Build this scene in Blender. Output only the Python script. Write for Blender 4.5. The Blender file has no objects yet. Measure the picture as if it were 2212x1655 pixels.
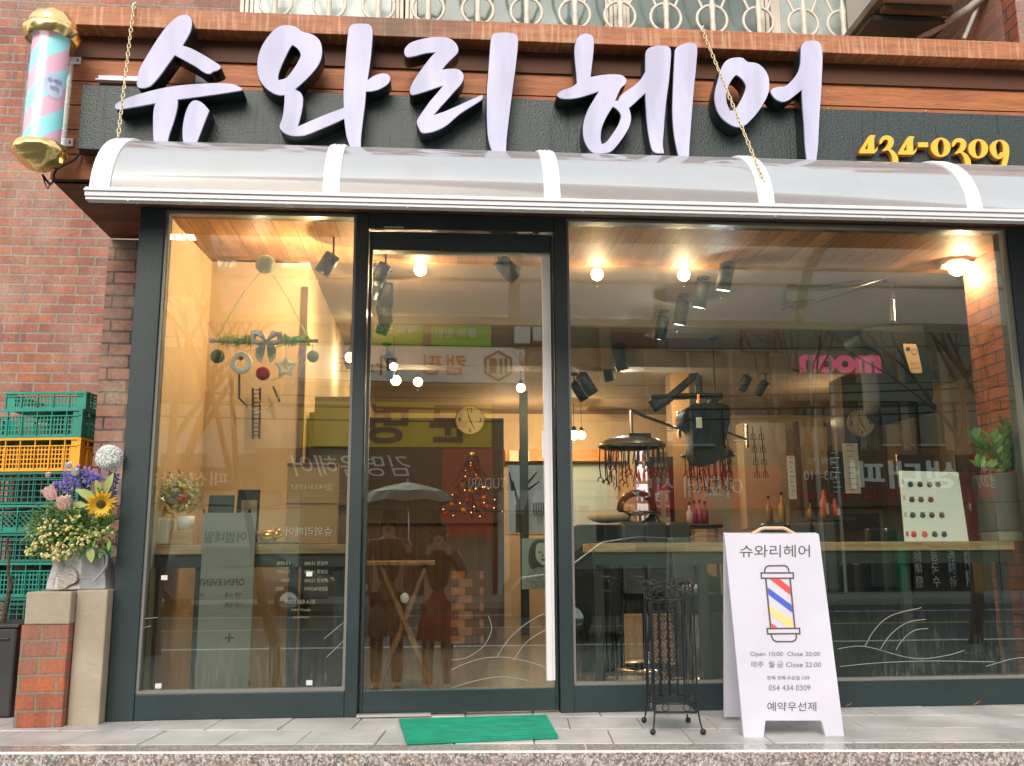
import bpy, math, random
from mathutils import Vector, Matrix, Euler
random.seed(7)
R = math.radians
sc = bpy.context.scene
col = sc.collection

# ------------------------------------------------------------------ camera
FPX, CX, CY = 2030.0, 1106.0, 827.5           # focal length and centre in units of a 2212 x 1655 picture
YAW, PITCH, ROLL = R(4.6), R(10.45), R(-0.33)
CAM = Vector((0.0, -4.2, 0.665))
cy_, sy_, cp_, sp_ = math.cos(YAW), math.sin(YAW), math.cos(PITCH), math.sin(PITCH)
FWD = Vector((sy_*cp_, cy_*cp_, sp_)); RT = Vector((cy_, -sy_, 0)); UP = RT.cross(FWD)
RT2 = math.cos(ROLL)*RT + math.sin(ROLL)*UP; UP2 = -math.sin(ROLL)*RT + math.cos(ROLL)*UP
cam_d = bpy.data.cameras.new('camera'); cam = bpy.data.objects.new('camera', cam_d); col.objects.link(cam)
m = Matrix((RT2, UP2, -FWD)).transposed().to_4x4(); m.translation = CAM
cam.matrix_world = m
cam_d.sensor_width = 36; cam_d.sensor_fit = 'HORIZONTAL'; cam_d.lens = FPX/2212*36
cam_d.clip_start = 0.05; cam_d.clip_end = 500
sc.camera = cam

# ------------------------------------------------------------------ light
SUN_EL, SUN_ROT = R(32), R(194)
w = bpy.data.worlds.new('World'); sc.world = w; w.use_nodes = True
nt = w.node_tree; bg = nt.nodes['Background']
sky = nt.nodes.new('ShaderNodeTexSky'); sky.sky_type = 'NISHITA'; sky.sun_disc = False
sky.sun_elevation = SUN_EL; sky.sun_rotation = SUN_ROT; sky.air_density = 1.0; sky.dust_density = 6.0; sky.ozone_density = 1.5
# overcast: a soft, faintly mottled cloud layer over the clear sky
wtc = nt.nodes.new('ShaderNodeTexCoord'); cn = nt.nodes.new('ShaderNodeTexNoise'); cn.inputs['Scale'].default_value = 2.2; cn.inputs['Detail'].default_value = 5; nt.links.new(wtc.outputs['Generated'], cn.inputs[0])
cr_ = nt.nodes.new('ShaderNodeMix'); cr_.data_type = 'RGBA'; nt.links.new(cn.outputs[0], cr_.inputs[0]); cr_.inputs[6].default_value = (3.3,3.45,3.75,1); cr_.inputs[7].default_value = (5.2,5.3,5.5,1)
cm = nt.nodes.new('ShaderNodeMix'); cm.data_type = 'RGBA'; cm.inputs[0].default_value = .7; nt.links.new(sky.outputs[0], cm.inputs[6]); nt.links.new(cr_.outputs[2], cm.inputs[7])
nt.links.new(cm.outputs[2], bg.inputs[0]); bg.inputs[1].default_value = 0.15
sd = bpy.data.lights.new('sun', 'SUN'); sd.energy = 1.15; sd.angle = R(40); sd.color = (1.0, 0.96, 0.9)
so = bpy.data.objects.new('sun', sd); col.objects.link(so)
so.rotation_euler = (R(58), 0, R(-14))
sc.view_settings.view_transform = 'Standard'; sc.view_settings.look = 'None'
sc.view_settings.gamma = 1; sc.view_settings.exposure = 1.02

def P(x, y, Y):
    """world point on the plane Y seen at (x, y) of the 2212 x 1655 measuring grid"""
    d = FWD*FPX + RT2*(x-CX) - UP2*(y-CY)
    return CAM + d*((Y-CAM.y)/d.y)
def PX(x, y, Y): return P(x, y, Y).x
def PZ(x, y, Y): return P(x, y, Y).z
def PM(x, y, D):
    """a thing across the street whose mirror image in the shop glass (plane Y=0) is seen at (x, y)"""
    p = P(x, y, D); return Vector((p.x, -p.y, p.z))

# ------------------------------------------------------------------ scene graph helpers
def tag(o, label=None, cat=None, group=None, kind=None):
    if label: o['label'] = label
    if cat: o['category'] = cat
    if group: o['group'] = group
    if kind: o['kind'] = kind
    return o
def thing(name, label, cat, loc=(0,0,0), group=None, rz=0):
    o = bpy.data.objects.new(name, None); col.objects.link(o); o.location = loc; o.rotation_euler = (0,0,rz)
    o.empty_display_size = 0.05
    return tag(o, label, cat, group)
def setparent(o, p):
    if p is None: return
    m = Matrix.Identity(4); q = p; chain = []
    while q is not None: chain.append(q); q = q.parent
    for q in reversed(chain): m = m @ q.matrix_parent_inverse @ q.matrix_basis
    o.parent = p; o.matrix_parent_inverse = m.inverted()
def copy_tree(o, parent=None, delta=None, rz=None):
    c = o.copy(); col.objects.link(c)
    if parent is not None: c.parent = parent
    if delta is not None: c.location = Vector(o.location) + Vector(delta)
    if rz is not None: c.rotation_euler.z += rz
    for ch in [k for k in ALL if k.parent == o]: copy_tree(ch, c)
    return c
ALL = []
class MB:
    def __init__(s): s.v = []; s.f = []; s.sm = []
    def add(s, vs, fs, smooth=False):
        n = len(s.v); s.v += [tuple(v) for v in vs]; s.f += [tuple(i+n for i in f) for f in fs]; s.sm += [smooth]*len(fs); return s
    def box(s, x0, x1, y0, y1, z0, z1, M=None):
        vs = [Vector((x,y,z)) for x in (x0,x1) for y in (y0,y1) for z in (z0,z1)]
        if M is not None: vs = [M @ v for v in vs]
        return s.add(vs, [(0,1,3,2),(4,6,7,5),(0,4,5,1),(2,3,7,6),(0,2,6,4),(1,5,7,3)])
    def hexa(s, b, t):   # bottom 4 points, top 4 points
        return s.add(list(b)+list(t), [(3,2,1,0),(4,5,6,7),(0,1,5,4),(1,2,6,5),(2,3,7,6),(3,0,4,7)])
    def tube(s, pts, r, n=8, closed=False, r2=None):
        pts = [Vector(p) for p in pts]; N = len(pts); rings = []
        up = None
        for i, p in enumerate(pts):
            a = pts[(i-1) % N] if (closed or i > 0) else p; b = pts[(i+1) % N] if (closed or i < N-1) else p
            t = (b-a); t = t.normalized() if t.length > 1e-9 else Vector((0,0,1))
            if up is None:
                up = Vector((0,0,1)) if abs(t.z) < .9 else Vector((1,0,0))
            u = t.cross(up)
            if u.length < 1e-6: up = Vector((0,1,0)); u = t.cross(up)
            u.normalize(); v = u.cross(t).normalized(); up = v
            rr = r[i] if isinstance(r, (list, tuple)) else (r if r2 is None else r+(r2-r)*i/max(1,N-1))
            rings.append([p + (u*math.cos(2*math.pi*k/n) + v*math.sin(2*math.pi*k/n))*rr for k in range(n)])
        vs = [q for ring in rings for q in ring]; fs = []
        for i in range(N if closed else N-1):
            j = (i+1) % N
            for k in range(n): fs.append((i*n+k, i*n+(k+1)%n, j*n+(k+1)%n, j*n+k))
        s.add(vs, fs, True)
        if not closed:
            s.add(rings[0], [tuple(range(n))][::1]); s.add(rings[-1], [tuple(range(n-1,-1,-1))])
        return s
    def lathe(s, prof, c=(0,0,0), n=24, M=None, sx=1, sy=1):
        c = Vector(c); vs = []; fs = []
        for r, z in prof:
            for k in range(n):
                a = 2*math.pi*k/n; v = Vector((r*math.cos(a)*sx, r*math.sin(a)*sy, z))
                if M is not None: v = M @ v
                vs.append(v + c)
        for i in range(len(prof)-1):
            for k in range(n): fs.append((i*n+k, i*n+(k+1)%n, (i+1)*n+(k+1)%n, (i+1)*n+k))
        return s.add(vs, fs, True)
    def ball(s, c, r, n=16, sx=1, sy=1, sz=1, M=None, seg=8):
        return s.lathe([(max(1e-5, r*math.sin(math.pi*i/seg)), -r*math.cos(math.pi*i/seg)*sz) for i in range(seg+1)], c, n, M, sx, sy)
    def poly3(s, pts): return s.add(pts, [tuple(range(len(pts)))])
    def build(s, name, mat, parent=None, bevel=0, smooth=None, label=None):
        me = bpy.data.meshes.new(name); me.from_pydata(s.v, [], s.f)
        for p, q in zip(me.polygons, s.sm): p.use_smooth = q if smooth is None else smooth
        me.update()
        if isinstance(mat, (list, tuple)):
            for mm in mat: me.materials.append(mm)
        else: me.materials.append(mat)
        o = bpy.data.objects.new(name, me); col.objects.link(o); ALL.append(o)
        if bevel:
            b = o.modifiers.new('bevel', 'BEVEL'); b.width = bevel; b.segments = 2; b.limit_method = 'ANGLE'; b.angle_limit = R(40)
        setparent(o, parent)
        if label: o['label'] = label
        return o
def struct(name, mb, mat): return tag(mb.build(name, mat), kind='structure')
def smoothpoly(pts, k=5):
    """Catmull-Rom through (x, y); a third element marks a sharp corner"""
    n = len(pts); out = []
    for i in range(n):
        p0, p1, p2, p3 = pts[i-1], pts[i], pts[(i+1)%n], pts[(i+2)%n]
        a = p1 if len(p1) > 2 else p0; b = p2 if len(p2) > 2 else p3
        for j in range(k):
            t = j/k; o = []
            for c in (0, 1):
                q0, q1, q2, q3 = a[c], p1[c], p2[c], b[c]
                if len(p1) > 2: q0 = q1
                if len(p2) > 2: q3 = q2
                o.append(.5*((2*q1)+(-q0+q2)*t+(2*q0-5*q1+4*q2-q3)*t*t+(-q0+3*q1-3*q2+q3)*t**3))
            out.append(tuple(o))
    return out
def curve_mesh(loops, depth, bev=0, name='c'):
    """filled outline(s) in x,y extruded along z by +-depth/2 -> mesh"""
    cu = bpy.data.curves.new(name, 'CURVE'); cu.dimensions = '2D'; cu.fill_mode = 'BOTH'; cu.extrude = depth/2; cu.bevel_depth = bev
    for L in loops:
        sp = cu.splines.new('POLY'); sp.points.add(len(L)-1); sp.use_cyclic_u = True
        for p, q in zip(sp.points, L): p.co = (q[0], q[1], 0, 1)
    return cu
def bake(ob):
    bpy.context.view_layer.update()
    me = bpy.data.meshes.new_from_object(ob.evaluated_get(bpy.context.evaluated_depsgraph_get()))
    return me
def outline(name, loops, depth, mat, parent=None, M=None, bev=0):
    """outline mesh: x,y of the loops -> M (4x4) places it"""
    cu = curve_mesh(loops, depth, bev); ob = bpy.data.objects.new('tmp', cu); col.objects.link(ob)
    me = bake(ob); bpy.data.objects.remove(ob); bpy.data.curves.remove(cu)
    me.name = name
    if M is not None: me.transform(M)
    me.materials.clear(); me.materials.append(mat)
    o = bpy.data.objects.new(name, me); col.objects.link(o); ALL.append(o); setparent(o, parent); return o
def facing(p, mirror=False, rx=0):
    """matrix that stands an x,y drawing upright at p, read from the street side (-Y)"""
    M = Matrix.Translation(p) @ Matrix.Rotation(R(90)+rx, 4, 'X')
    if mirror: M = M @ Matrix.Scale(-1, 4, (1,0,0))
    return M
def text_mesh(body, W=None, H=None, extr=0.001, spacing=1.0, bold=0.0, shear=0, line=1.0):
    cu = bpy.data.curves.new('t', 'FONT'); cu.body = body; cu.size = 1; cu.extrude = extr; cu.space_character = spacing
    cu.offset = bold; cu.shear = shear; cu.space_line = line; cu.resolution_u = 4; cu.align_x = 'CENTER'
    ob = bpy.data.objects.new('t', cu); col.objects.link(ob); me = bake(ob); bpy.data.objects.remove(ob); bpy.data.curves.remove(cu)
    xs = [v.co.x for v in me.vertices]; ys = [v.co.y for v in me.vertices]
    cx, cyy = (min(xs)+max(xs))/2, (min(ys)+max(ys))/2; sx = W/(max(xs)-min(xs)) if W else None; sy = H/(max(ys)-min(ys)) if H else None
    sx = sx or sy; sy = sy or sx
    for v in me.vertices: v.co.x = (v.co.x-cx)*sx; v.co.y = (v.co.y-cyy)*sy
    return me
def text(name, body, mat, M, parent=None, **kw):
    me = text_mesh(body, **kw); me.name = name; me.transform(M); me.materials.clear(); me.materials.append(mat)
    o = bpy.data.objects.new(name, me); col.objects.link(o); ALL.append(o); setparent(o, parent); return o
def joinobj(obs):
    """join several baked mesh objects (same material) into the first"""
    import bmesh
    bm = bmesh.new()
    for o in obs:
        bm.from_mesh(o.data)
    bm.to_mesh(obs[0].data); bm.free()
    for o in obs[1:]:
        ALL.remove(o); bpy.data.objects.remove(o)
    return obs[0]

# ------------------------------------------------------------------ materials
def mat(name, c=(.5,.5,.5), rough=.6, metal=0, spec=.5, noise=0, nscale=8, bump=0, bscale=60, emis=None, estr=0, stretch=(1,1,1), c2=None, alpha=1, coat=0, trans=0, streak=None, sheen=0):
    m = bpy.data.materials.new(name); m.use_nodes = True; nt = m.node_tree; N = nt.nodes; L = nt.links; b = N['Principled BSDF']
    b.inputs['Base Color'].default_value = (*c, 1); b.inputs['Roughness'].default_value = rough; b.inputs['Metallic'].default_value = metal
    b.inputs['Specular IOR Level'].default_value = spec; b.inputs['Coat Weight'].default_value = coat
    b.inputs['Transmission Weight'].default_value = trans; b.inputs['Alpha'].default_value = alpha
    if sheen: b.inputs['Sheen Weight'].default_value = sheen
    if emis: b.inputs['Emission Color'].default_value = (*emis, 1); b.inputs['Emission Strength'].default_value = estr
    tc = N.new('ShaderNodeTexCoord'); mp = N.new('ShaderNodeMapping'); mp.inputs['Scale'].default_value = stretch
    L.new(tc.outputs['Object'], mp.inputs[0])
    if noise or c2:
        n = N.new('ShaderNodeTexNoise'); n.inputs['Scale'].default_value = nscale; n.inputs['Detail'].default_value = 5; L.new(mp.outputs[0], n.inputs[0])
        cr = N.new('ShaderNodeMapRange'); cr.inputs[1].default_value = .3; cr.inputs[2].default_value = .7; L.new(n.outputs[0], cr.inputs[0])
        mx = N.new('ShaderNodeMix'); mx.data_type = 'RGBA'; L.new(cr.outputs[0], mx.inputs[0])
        k = noise or .2
        mx.inputs[6].default_value = (*[x*(1-k) for x in c], 1) if not c2 else (*c, 1)
        mx.inputs[7].default_value = (*[min(1, x*(1+k)) for x in c], 1) if not c2 else (*c2, 1)
        L.new(mx.outputs[2], b.inputs['Base Color'])
        rr = N.new('ShaderNodeMapRange'); rr.inputs[3].default_value = rough*.85; rr.inputs[4].default_value = min(1, rough*1.15); L.new(n.outputs[0], rr.inputs[0]); L.new(rr.outputs[0], b.inputs['Roughness'])
    if bump:
        n2 = N.new('ShaderNodeTexNoise'); n2.inputs['Scale'].default_value = bscale; n2.inputs['Detail'].default_value = 4; L.new(mp.outputs[0], n2.inputs[0])
        bp = N.new('ShaderNodeBump'); bp.inputs['Strength'].default_value = bump; bp.inputs['Distance'].default_value = .01; L.new(n2.outputs[0], bp.inputs['Height']); L.new(bp.outputs[0], b.inputs['Normal'])
    return m
def nodes(m): return m.node_tree.nodes, m.node_tree.links, m.node_tree.nodes['Principled BSDF']
def mixc(N, L, fac, a, b, blend='MIX'):
    mx = N.new('ShaderNodeMix'); mx.data_type = 'RGBA'; mx.blend_type = blend
    for s, v in ((0, fac), (6, a), (7, b)):
        if isinstance(v, (int, float)): mx.inputs[s].default_value = v
        elif isinstance(v, tuple): mx.inputs[s].default_value = (*v, 1) if len(v) == 3 else v
        else: L.new(v, mx.inputs[s])
    return mx.outputs[2]
def rng(N, L, src, a, b, c=0, d=1):
    r = N.new('ShaderNodeMapRange'); L.new(src, r.inputs[0])
    for i, v in enumerate((a, b, c, d)): r.inputs[1+i].default_value = v
    return r.outputs[0]
def noise(N, L, vec, scale, detail=4, sc3=None):
    if sc3:
        mp = N.new('ShaderNodeMapping'); mp.inputs['Scale'].default_value = sc3; L.new(vec, mp.inputs[0]); vec = mp.outputs[0]
    n = N.new('ShaderNodeTexNoise'); n.inputs['Scale'].default_value = scale; n.inputs['Detail'].default_value = detail; L.new(vec, n.inputs[0]); return n.outputs[0]
def brick(name, c1, c2, mortar, axis='x', row=.067, bw=.21, mort=.010, bumpd=.006, stain=(.55,.5,.45), stainamt=.25, rough=.8, wet=0):
    m = mat(name); N, L, b = nodes(m)
    tc = N.new('ShaderNodeTexCoord'); sp = N.new('ShaderNodeSeparateXYZ'); L.new(tc.outputs['Object'], sp.inputs[0])
    cb = N.new('ShaderNodeCombineXYZ'); L.new(sp.outputs[0 if axis == 'x' else 1], cb.inputs[0]); L.new(sp.outputs[2], cb.inputs[1])
    wob = N.new('ShaderNodeTexNoise'); wob.inputs['Scale'].default_value = 9; L.new(cb.outputs[0], wob.inputs[0])
    ad = N.new('ShaderNodeVectorMath'); ad.operation = 'MULTIPLY_ADD'; L.new(wob.outputs[1], ad.inputs[0]); ad.inputs[1].default_value = (.008,.006,0); L.new(cb.outputs[0], ad.inputs[2])
    bt = N.new('ShaderNodeTexBrick'); L.new(ad.outputs[0], bt.inputs[0]); bt.inputs['Scale'].default_value = 1
    bt.inputs['Color1'].default_value = (*c1,1); bt.inputs['Color2'].default_value = (*c2,1); bt.inputs['Mortar'].default_value = (*mortar,1)
    bt.inputs['Mortar Size'].default_value = mort/2; bt.inputs['Mortar Smooth'].default_value = .15; bt.inputs['Brick Width'].default_value = bw; bt.inputs['Row Height'].default_value = row
    b3 = N.new('ShaderNodeTexBrick'); L.new(ad.outputs[0], b3.inputs[0]); b3.inputs['Scale'].default_value = 1; b3.inputs['Mortar Size'].default_value = 0; b3.inputs['Brick Width'].default_value = bw/3; b3.inputs['Row Height'].default_value = row; b3.offset = 0
    b3.inputs['Color1'].default_value = (.72,.74,.80,1); b3.inputs['Color2'].default_value = (1.15,1.1,1.05,1); b3.inputs['Mortar'].default_value = (1,1,1,1)
    n1 = noise(N, L, tc.outputs['Object'], 3.5, 6); n2 = noise(N, L, tc.outputs['Object'], 70, 5)
    c = mixc(N, L, rng(N, L, n1, .45, .75, 0, stainamt), mixc(N, L, .75, bt.outputs[0], b3.outputs[0], 'MULTIPLY'), stain)
    c = mixc(N, L, .35, c, rng(N, L, n2, .3, .7, .25, 1.1), 'MULTIPLY')
    L.new(c, b.inputs['Base Color'])
    h = N.new('ShaderNodeMath'); h.operation = 'MULTIPLY_ADD'; L.new(bt.outputs[1], h.inputs[0]); h.inputs[1].default_value = -1; L.new(rng(N, L, n2, 0, 1, 0, .25), h.inputs[2])
    bp = N.new('ShaderNodeBump'); bp.inputs['Strength'].default_value = 1; bp.inputs['Distance'].default_value = bumpd; L.new(h.outputs[0], bp.inputs['Height']); L.new(bp.outputs[0], b.inputs['Normal'])
    b.inputs['Roughness'].default_value = rough
    return m
def wood(name, ca, cb_, axis='x', grain=40, rough=.6, knots=True, drip=0, plank=None, dark=(.05,.02,.01)):
    """wood grain running along axis; plank=(axis index, width) adds a per-plank tone"""
    m = mat(name); N, L, b = nodes(m); tc = N.new('ShaderNodeTexCoord'); O = tc.outputs['Object']
    st = {'x': (1.2,14,14), 'y': (14,1.2,14), 'z': (14,14,1.2)}[axis]
    g = noise(N, L, O, 3.0, 8, st); g2 = noise(N, L, O, 14, 6, st)
    c = mixc(N, L, rng(N, L, g, .35, .68), ca, cb_)
    c = mixc(N, L, rng(N, L, g2, .5, .75, 0, .45), c, dark)
    if plank:
        sp = N.new('ShaderNodeSeparateXYZ'); L.new(O, sp.inputs[0])
        dv = N.new('ShaderNodeMath'); dv.operation = 'DIVIDE'; L.new(sp.outputs[plank[0]], dv.inputs[0]); dv.inputs[1].default_value = plank[1]
        fl = N.new('ShaderNodeMath'); fl.operation = 'FLOOR'; L.new(dv.outputs[0], fl.inputs[0])
        wn = N.new('ShaderNodeTexWhiteNoise'); wn.noise_dimensions = '1D'; L.new(fl.outputs[0], wn.inputs['W'])
        c = mixc(N, L, 1.0, c, rng(N, L, wn.outputs[0], 0, 1, .72, 1.12), 'MULTIPLY')
        fr = N.new('ShaderNodeMath'); fr.operation = 'FRACT'; L.new(dv.outputs[0], fr.inputs[0])
        gp = N.new('ShaderNodeMath'); gp.operation = 'LESS_THAN'; L.new(fr.outputs[0], gp.inputs[0]); gp.inputs[1].default_value = .03
        if len(plank) > 2: c = mixc(N, L, gp.outputs[0], c, (.02,.01,.006))
    if knots:
        v = N.new('ShaderNodeTexVoronoi'); v.inputs['Scale'].default_value = 3.3
        mp = N.new('ShaderNodeMapping'); mp.inputs['Scale'].default_value = {'x': (.6,1,1.6), 'y': (1.6,.6,1), 'z': (1.6,1,.6)}[axis]; L.new(O, mp.inputs[0]); L.new(mp.outputs[0], v.inputs[0])
        c = mixc(N, L, rng(N, L, v.outputs['Distance'], .02, .085, .8, 0), c, (.06,.02,.008))
    if drip:
        d = noise(N, L, O, 62, 4, (1,.2,.07)); c = mixc(N, L, rng(N, L, d, .50, .66, 0, drip), c, (.62,.40,.24))
        d2 = noise(N, L, O, 1.6, 4); c = mixc(N, L, rng(N, L, d2, .56, .66, 0, .75), c, (.10,.07,.05))
    L.new(c, b.inputs['Base Color']); b.inputs['Roughness'].default_value = rough
    bp = N.new('ShaderNodeBump'); bp.inputs['Strength'].default_value = .35; bp.inputs['Distance'].default_value = .004; L.new(g2, bp.inputs['Height']); L.new(bp.outputs[0], b.inputs['Normal'])
    return m
def glass(name, refl=.2, fk=1.0, tint=(.86,.9,.86), rough=0.0, dirt=0):
    m = bpy.data.materials.new(name); m.use_nodes = True; N, L = m.node_tree.nodes, m.node_tree.links; N.remove(N['Principled BSDF'])
    out = [n for n in N if n.type == 'OUTPUT_MATERIAL'][0]
    t = N.new('ShaderNodeBsdfTransparent'); t.inputs[0].default_value = (*tint,1)
    g = N.new('ShaderNodeBsdfGlossy'); g.inputs['Roughness'].default_value = rough; g.inputs[0].default_value = (.90,1,.95,1)
    lw = N.new('ShaderNodeFresnel'); lw.inputs[0].default_value = 1.5
    a = N.new('ShaderNodeMath'); a.operation = 'MULTIPLY_ADD'; a.use_clamp = True; L.new(lw.outputs[0], a.inputs[0]); a.inputs[1].default_value = fk; a.inputs[2].default_value = refl-.04*fk
    mx = N.new('ShaderNodeMixShader'); L.new(a.outputs[0], mx.inputs[0]); L.new(t.outputs[0], mx.inputs[1]); L.new(g.outputs[0], mx.inputs[2])
    last = mx.outputs[0]
    if dirt:
        tc = N.new('ShaderNodeTexCoord'); sp = N.new('ShaderNodeSeparateXYZ'); L.new(tc.outputs['Object'], sp.inputs[0])
        # dried rain spots and runs near the bottom of the pane
        n1 = noise(N, L, tc.outputs['Object'], 110, 5, (1,1,.10)); n2 = noise(N, L, tc.outputs['Object'], 170, 3); n3 = noise(N, L, tc.outputs['Object'], 4, 3)
        low = rng(N, L, sp.outputs[2], .12, .50, 1, 0)
        def mth(op, a_, b_):
            q = N.new('ShaderNodeMath'); q.operation = op; q.use_clamp = True
            for i, v in enumerate((a_, b_)):
                if isinstance(v, (int, float)): q.inputs[i].default_value = v
                else: L.new(v, q.inputs[i])
            return q.outputs[0]
        k = mth('ADD', mth('MULTIPLY', rng(N, L, n1, .5, .66), .55), mth('MULTIPLY', rng(N, L, n2, .60, .68), .5))
        k = mth('MULTIPLY', k, mth('MULTIPLY', low, rng(N, L, n3, .35, .65, .15, 1)))
        k = mth('MULTIPLY', k, dirt); k = mth('ADD', k, mth('MULTIPLY', rng(N, L, n2, .66, .72), .03))
        df = N.new('ShaderNodeBsdfDiffuse'); df.inputs[0].default_value = (.62,.63,.56,1)
        m2 = N.new('ShaderNodeMixShader'); L.new(k, m2.inputs[0]); L.new(last, m2.inputs[1]); L.new(df.outputs[0], m2.inputs[2]); last = m2.outputs[0]
    L.new(last, out.inputs[0]); return m
# ------------------------------------------------------------------ palette
M_frame = mat('dark_teal_metal', (.014,.031,.032), .42, noise=.18, nscale=3, bump=.25, bscale=220)
M_farbrick = brick('far_brick', (.43,.155,.09), (.30,.13,.095), (.33,.285,.23), row=.061, bw=.201, mort=.014, stain=(.50,.38,.30), stainamt=.55)
M_upbrick = brick('upper_brick', (.36,.17,.12), (.30,.16,.12), (.30,.26,.22), row=.061, bw=.201, stain=(.5,.4,.33), stainamt=.5)
M_pbrick = brick('pilaster_brick', (.36,.15,.10), (.24,.13,.10), (.045,.045,.042), row=.061, bw=.201, stain=(.46,.38,.28), stainamt=.75, bumpd=.012)
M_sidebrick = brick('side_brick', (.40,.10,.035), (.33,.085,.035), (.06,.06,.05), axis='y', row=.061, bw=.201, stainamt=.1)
M_insbrick = brick('inside_brick', (.42,.12,.045), (.30,.09,.04), (.07,.055,.04), axis='y', row=.061, bw=.201, stain=(.5,.3,.15), stainamt=.35)
M_clad = wood('cladding_wood', (.40,.120,.036), (.56,.205,.070), 'x', plank=(2,.1125))
M_beam = wood('beam_wood', (.34,.115,.042), (.47,.18,.075), 'x', knots=False, drip=.5)
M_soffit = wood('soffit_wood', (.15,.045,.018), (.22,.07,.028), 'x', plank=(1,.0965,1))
M_white_al = mat('white_aluminium', (.80,.79,.81), .38, noise=.09, nscale=14)
M_white = mat('white_plastic', (.80,.78,.84), .4)
M_granite = mat('granite', (.42,.36,.33), .45)
def granite(m, flat=1.0):
    N, L, b = nodes(m); tc = N.new('ShaderNodeTexCoord'); O = tc.outputs['Object']
    v = N.new('ShaderNodeTexVoronoi'); v.inputs['Scale'].default_value = 150; L.new(O, v.inputs[0])
    cr = N.new('ShaderNodeValToRGB'); cr.color_ramp.interpolation = 'CONSTANT'
    sp = N.new('ShaderNodeSeparateColor'); L.new(v.outputs['Color'], sp.inputs[0]); L.new(sp.outputs[0], cr.inputs[0])
    e = cr.color_ramp.elements; e[0].color = (.17,.15,.14,1); e[1].position = .18; e[1].color = (.28,.25,.23,1)
    for p_, c_ in ((.36,(.42,.30,.24,1)), (.55,(.5,.46,.42,1)), (.75,(.62,.60,.56,1)), (.92,(.32,.22,.17,1))):
        q = e.new(p_); q.color = c_
    n = noise(N, L, O, 30, 6); c = mixc(N, L, 1, cr.outputs[0], rng(N, L, n, .3, .7, .8, 1.15), 'MULTIPLY')
    c = mixc(N, L, flat, (.46,.40,.36), c); L.new(c, b.inputs['Base Color'])
    return m
granite(M_granite); M_grtop = granite(mat('granite_top', (.42,.36,.33), .16), .55); M_chamfer = mat('granite_chamfer', (.70,.66,.63), .5, noise=.12, nscale=80)
M_tile = mat('pavement_tile', (.52,.49,.47), .38, noise=.24, nscale=4, bump=.3, bscale=160)
M_conc = mat('old_concrete', (.34,.285,.195), .8, c2=(.46,.39,.29), nscale=5, bump=.4, bscale=40)
M_gold = mat('gold_foil', (1,.74,.30), .26, metal=1, bump=.3, bscale=28)
M_black = mat('black', (.015,.022,.022), .5); M_panel = mat('sign_panel_black', (.022,.036,.034), .38, noise=.2, nscale=5, bump=.35, bscale=150)
def panel_drips(m):
    N, L, b = nodes(m); tc = N.new('ShaderNodeTexCoord'); d = noise(N, L, tc.outputs['Object'], 90, 4, (1,1,.05))
    c = mixc(N, L, rng(N, L, d, .58, .66, 0, .8), (.024,.039,.036), (.005,.010,.010)); L.new(c, b.inputs['Base Color'])
panel_drips(M_panel)
M_lilac = mat('lilac_acrylic', (.53,.52,.68), .55, spec=.2, noise=.15, nscale=11, stretch=(1,1,.25)); M_lshell = mat('letter_shell', (.006,.012,.013), .4)
M_yellow = mat('yellow_numeral', (.80,.46,.04), .35)
M_glass = glass('shop_glass', .12, dirt=.17, tint=(.94,.975,.93))

# ------------------------------------------------------------------ ground
g = MB(); g.box(-60, 60, -60, 12, -.60, -.55); 
M_asphalt = mat('asphalt', (.075,.082,.078), .7, spec=.25, noise=.25, nscale=20, bump=.3, bscale=120)
struct('ground', g, M_asphalt)
# the kerb runs a few degrees off the shop front
KA = math.atan(-.095); KM = Matrix.Translation((0,-.74,0)) @ Matrix.Rotation(KA, 4, 'Z')
def kbox(g, x0, x1, y0, y1, z0, z1): return g.box(x0, x1, y0, y1, z0, z1, KM)
g = MB(); kbox(g, -40, 40, 0, .125, -.56, 0); o = struct('kerb_granite', g, [M_granite, M_grtop, M_chamfer])
for p in o.data.polygons:
    if p.normal.z > .5: p.material_index = 1
b_ = o.modifiers.new('bev', 'BEVEL'); b_.width = .007; b_.segments = 1; b_.material = 2; b_.limit_method = 'ANGLE'
g = MB()
for X in (-1.375, -.43, .53, 1.435):
    kbox(g, X-.003, X+.003, -.003, .01, -.5, -.014); kbox(g, X-.002, X+.002, .014, .125, .0004, .0012)
struct('kerb_joint', g, mat('joint', (.60,.55,.47), .8))
g = MB(); tw = .288; rr = random.Random(3)
for j in range(12):
    ya = .129 + j*.292
    for i in range(-12, 16):
        xa = i*tw*1.0 + .06 + (tw/2 if j % 2 else 0)
        z = rr.uniform(-.0014, .0014); kbox(g, xa+.002, xa+tw-.002, ya, ya+.288, -.05, z)
o = struct('pavement', g, M_tile); bb = o.modifiers.new('b','BEVEL'); bb.width=.003; bb.segments=1
g = MB(); kbox(g, -40, 40, .125, 3.5, -.56, -.008); struct('pavement_bed', g, mat('grout', (.25,.22,.20), .8))
# far side of the street: road lines, opposite pavement
g = MB(); g.box(-60, 60, -9.2, -9.05, -.549, -.546); g.box(-60, 60, -16.1, -15.95, -.549, -.546)
struct('road_line', g, mat('road_paint', (.75,.75,.72), .5))
g = MB(); g.box(-60, 60, -12.6, -12.45, -.549, -.546); struct('centre_line', g, mat('road_yellow', (.7,.45,.08), .5))
g = MB(); g.box(-60, 60, -30, -18.6, -.556, -.40); struct('opposite_pavement', g, mat('opp_pavement', (.30,.29,.26), .7, noise=.1))

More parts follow.
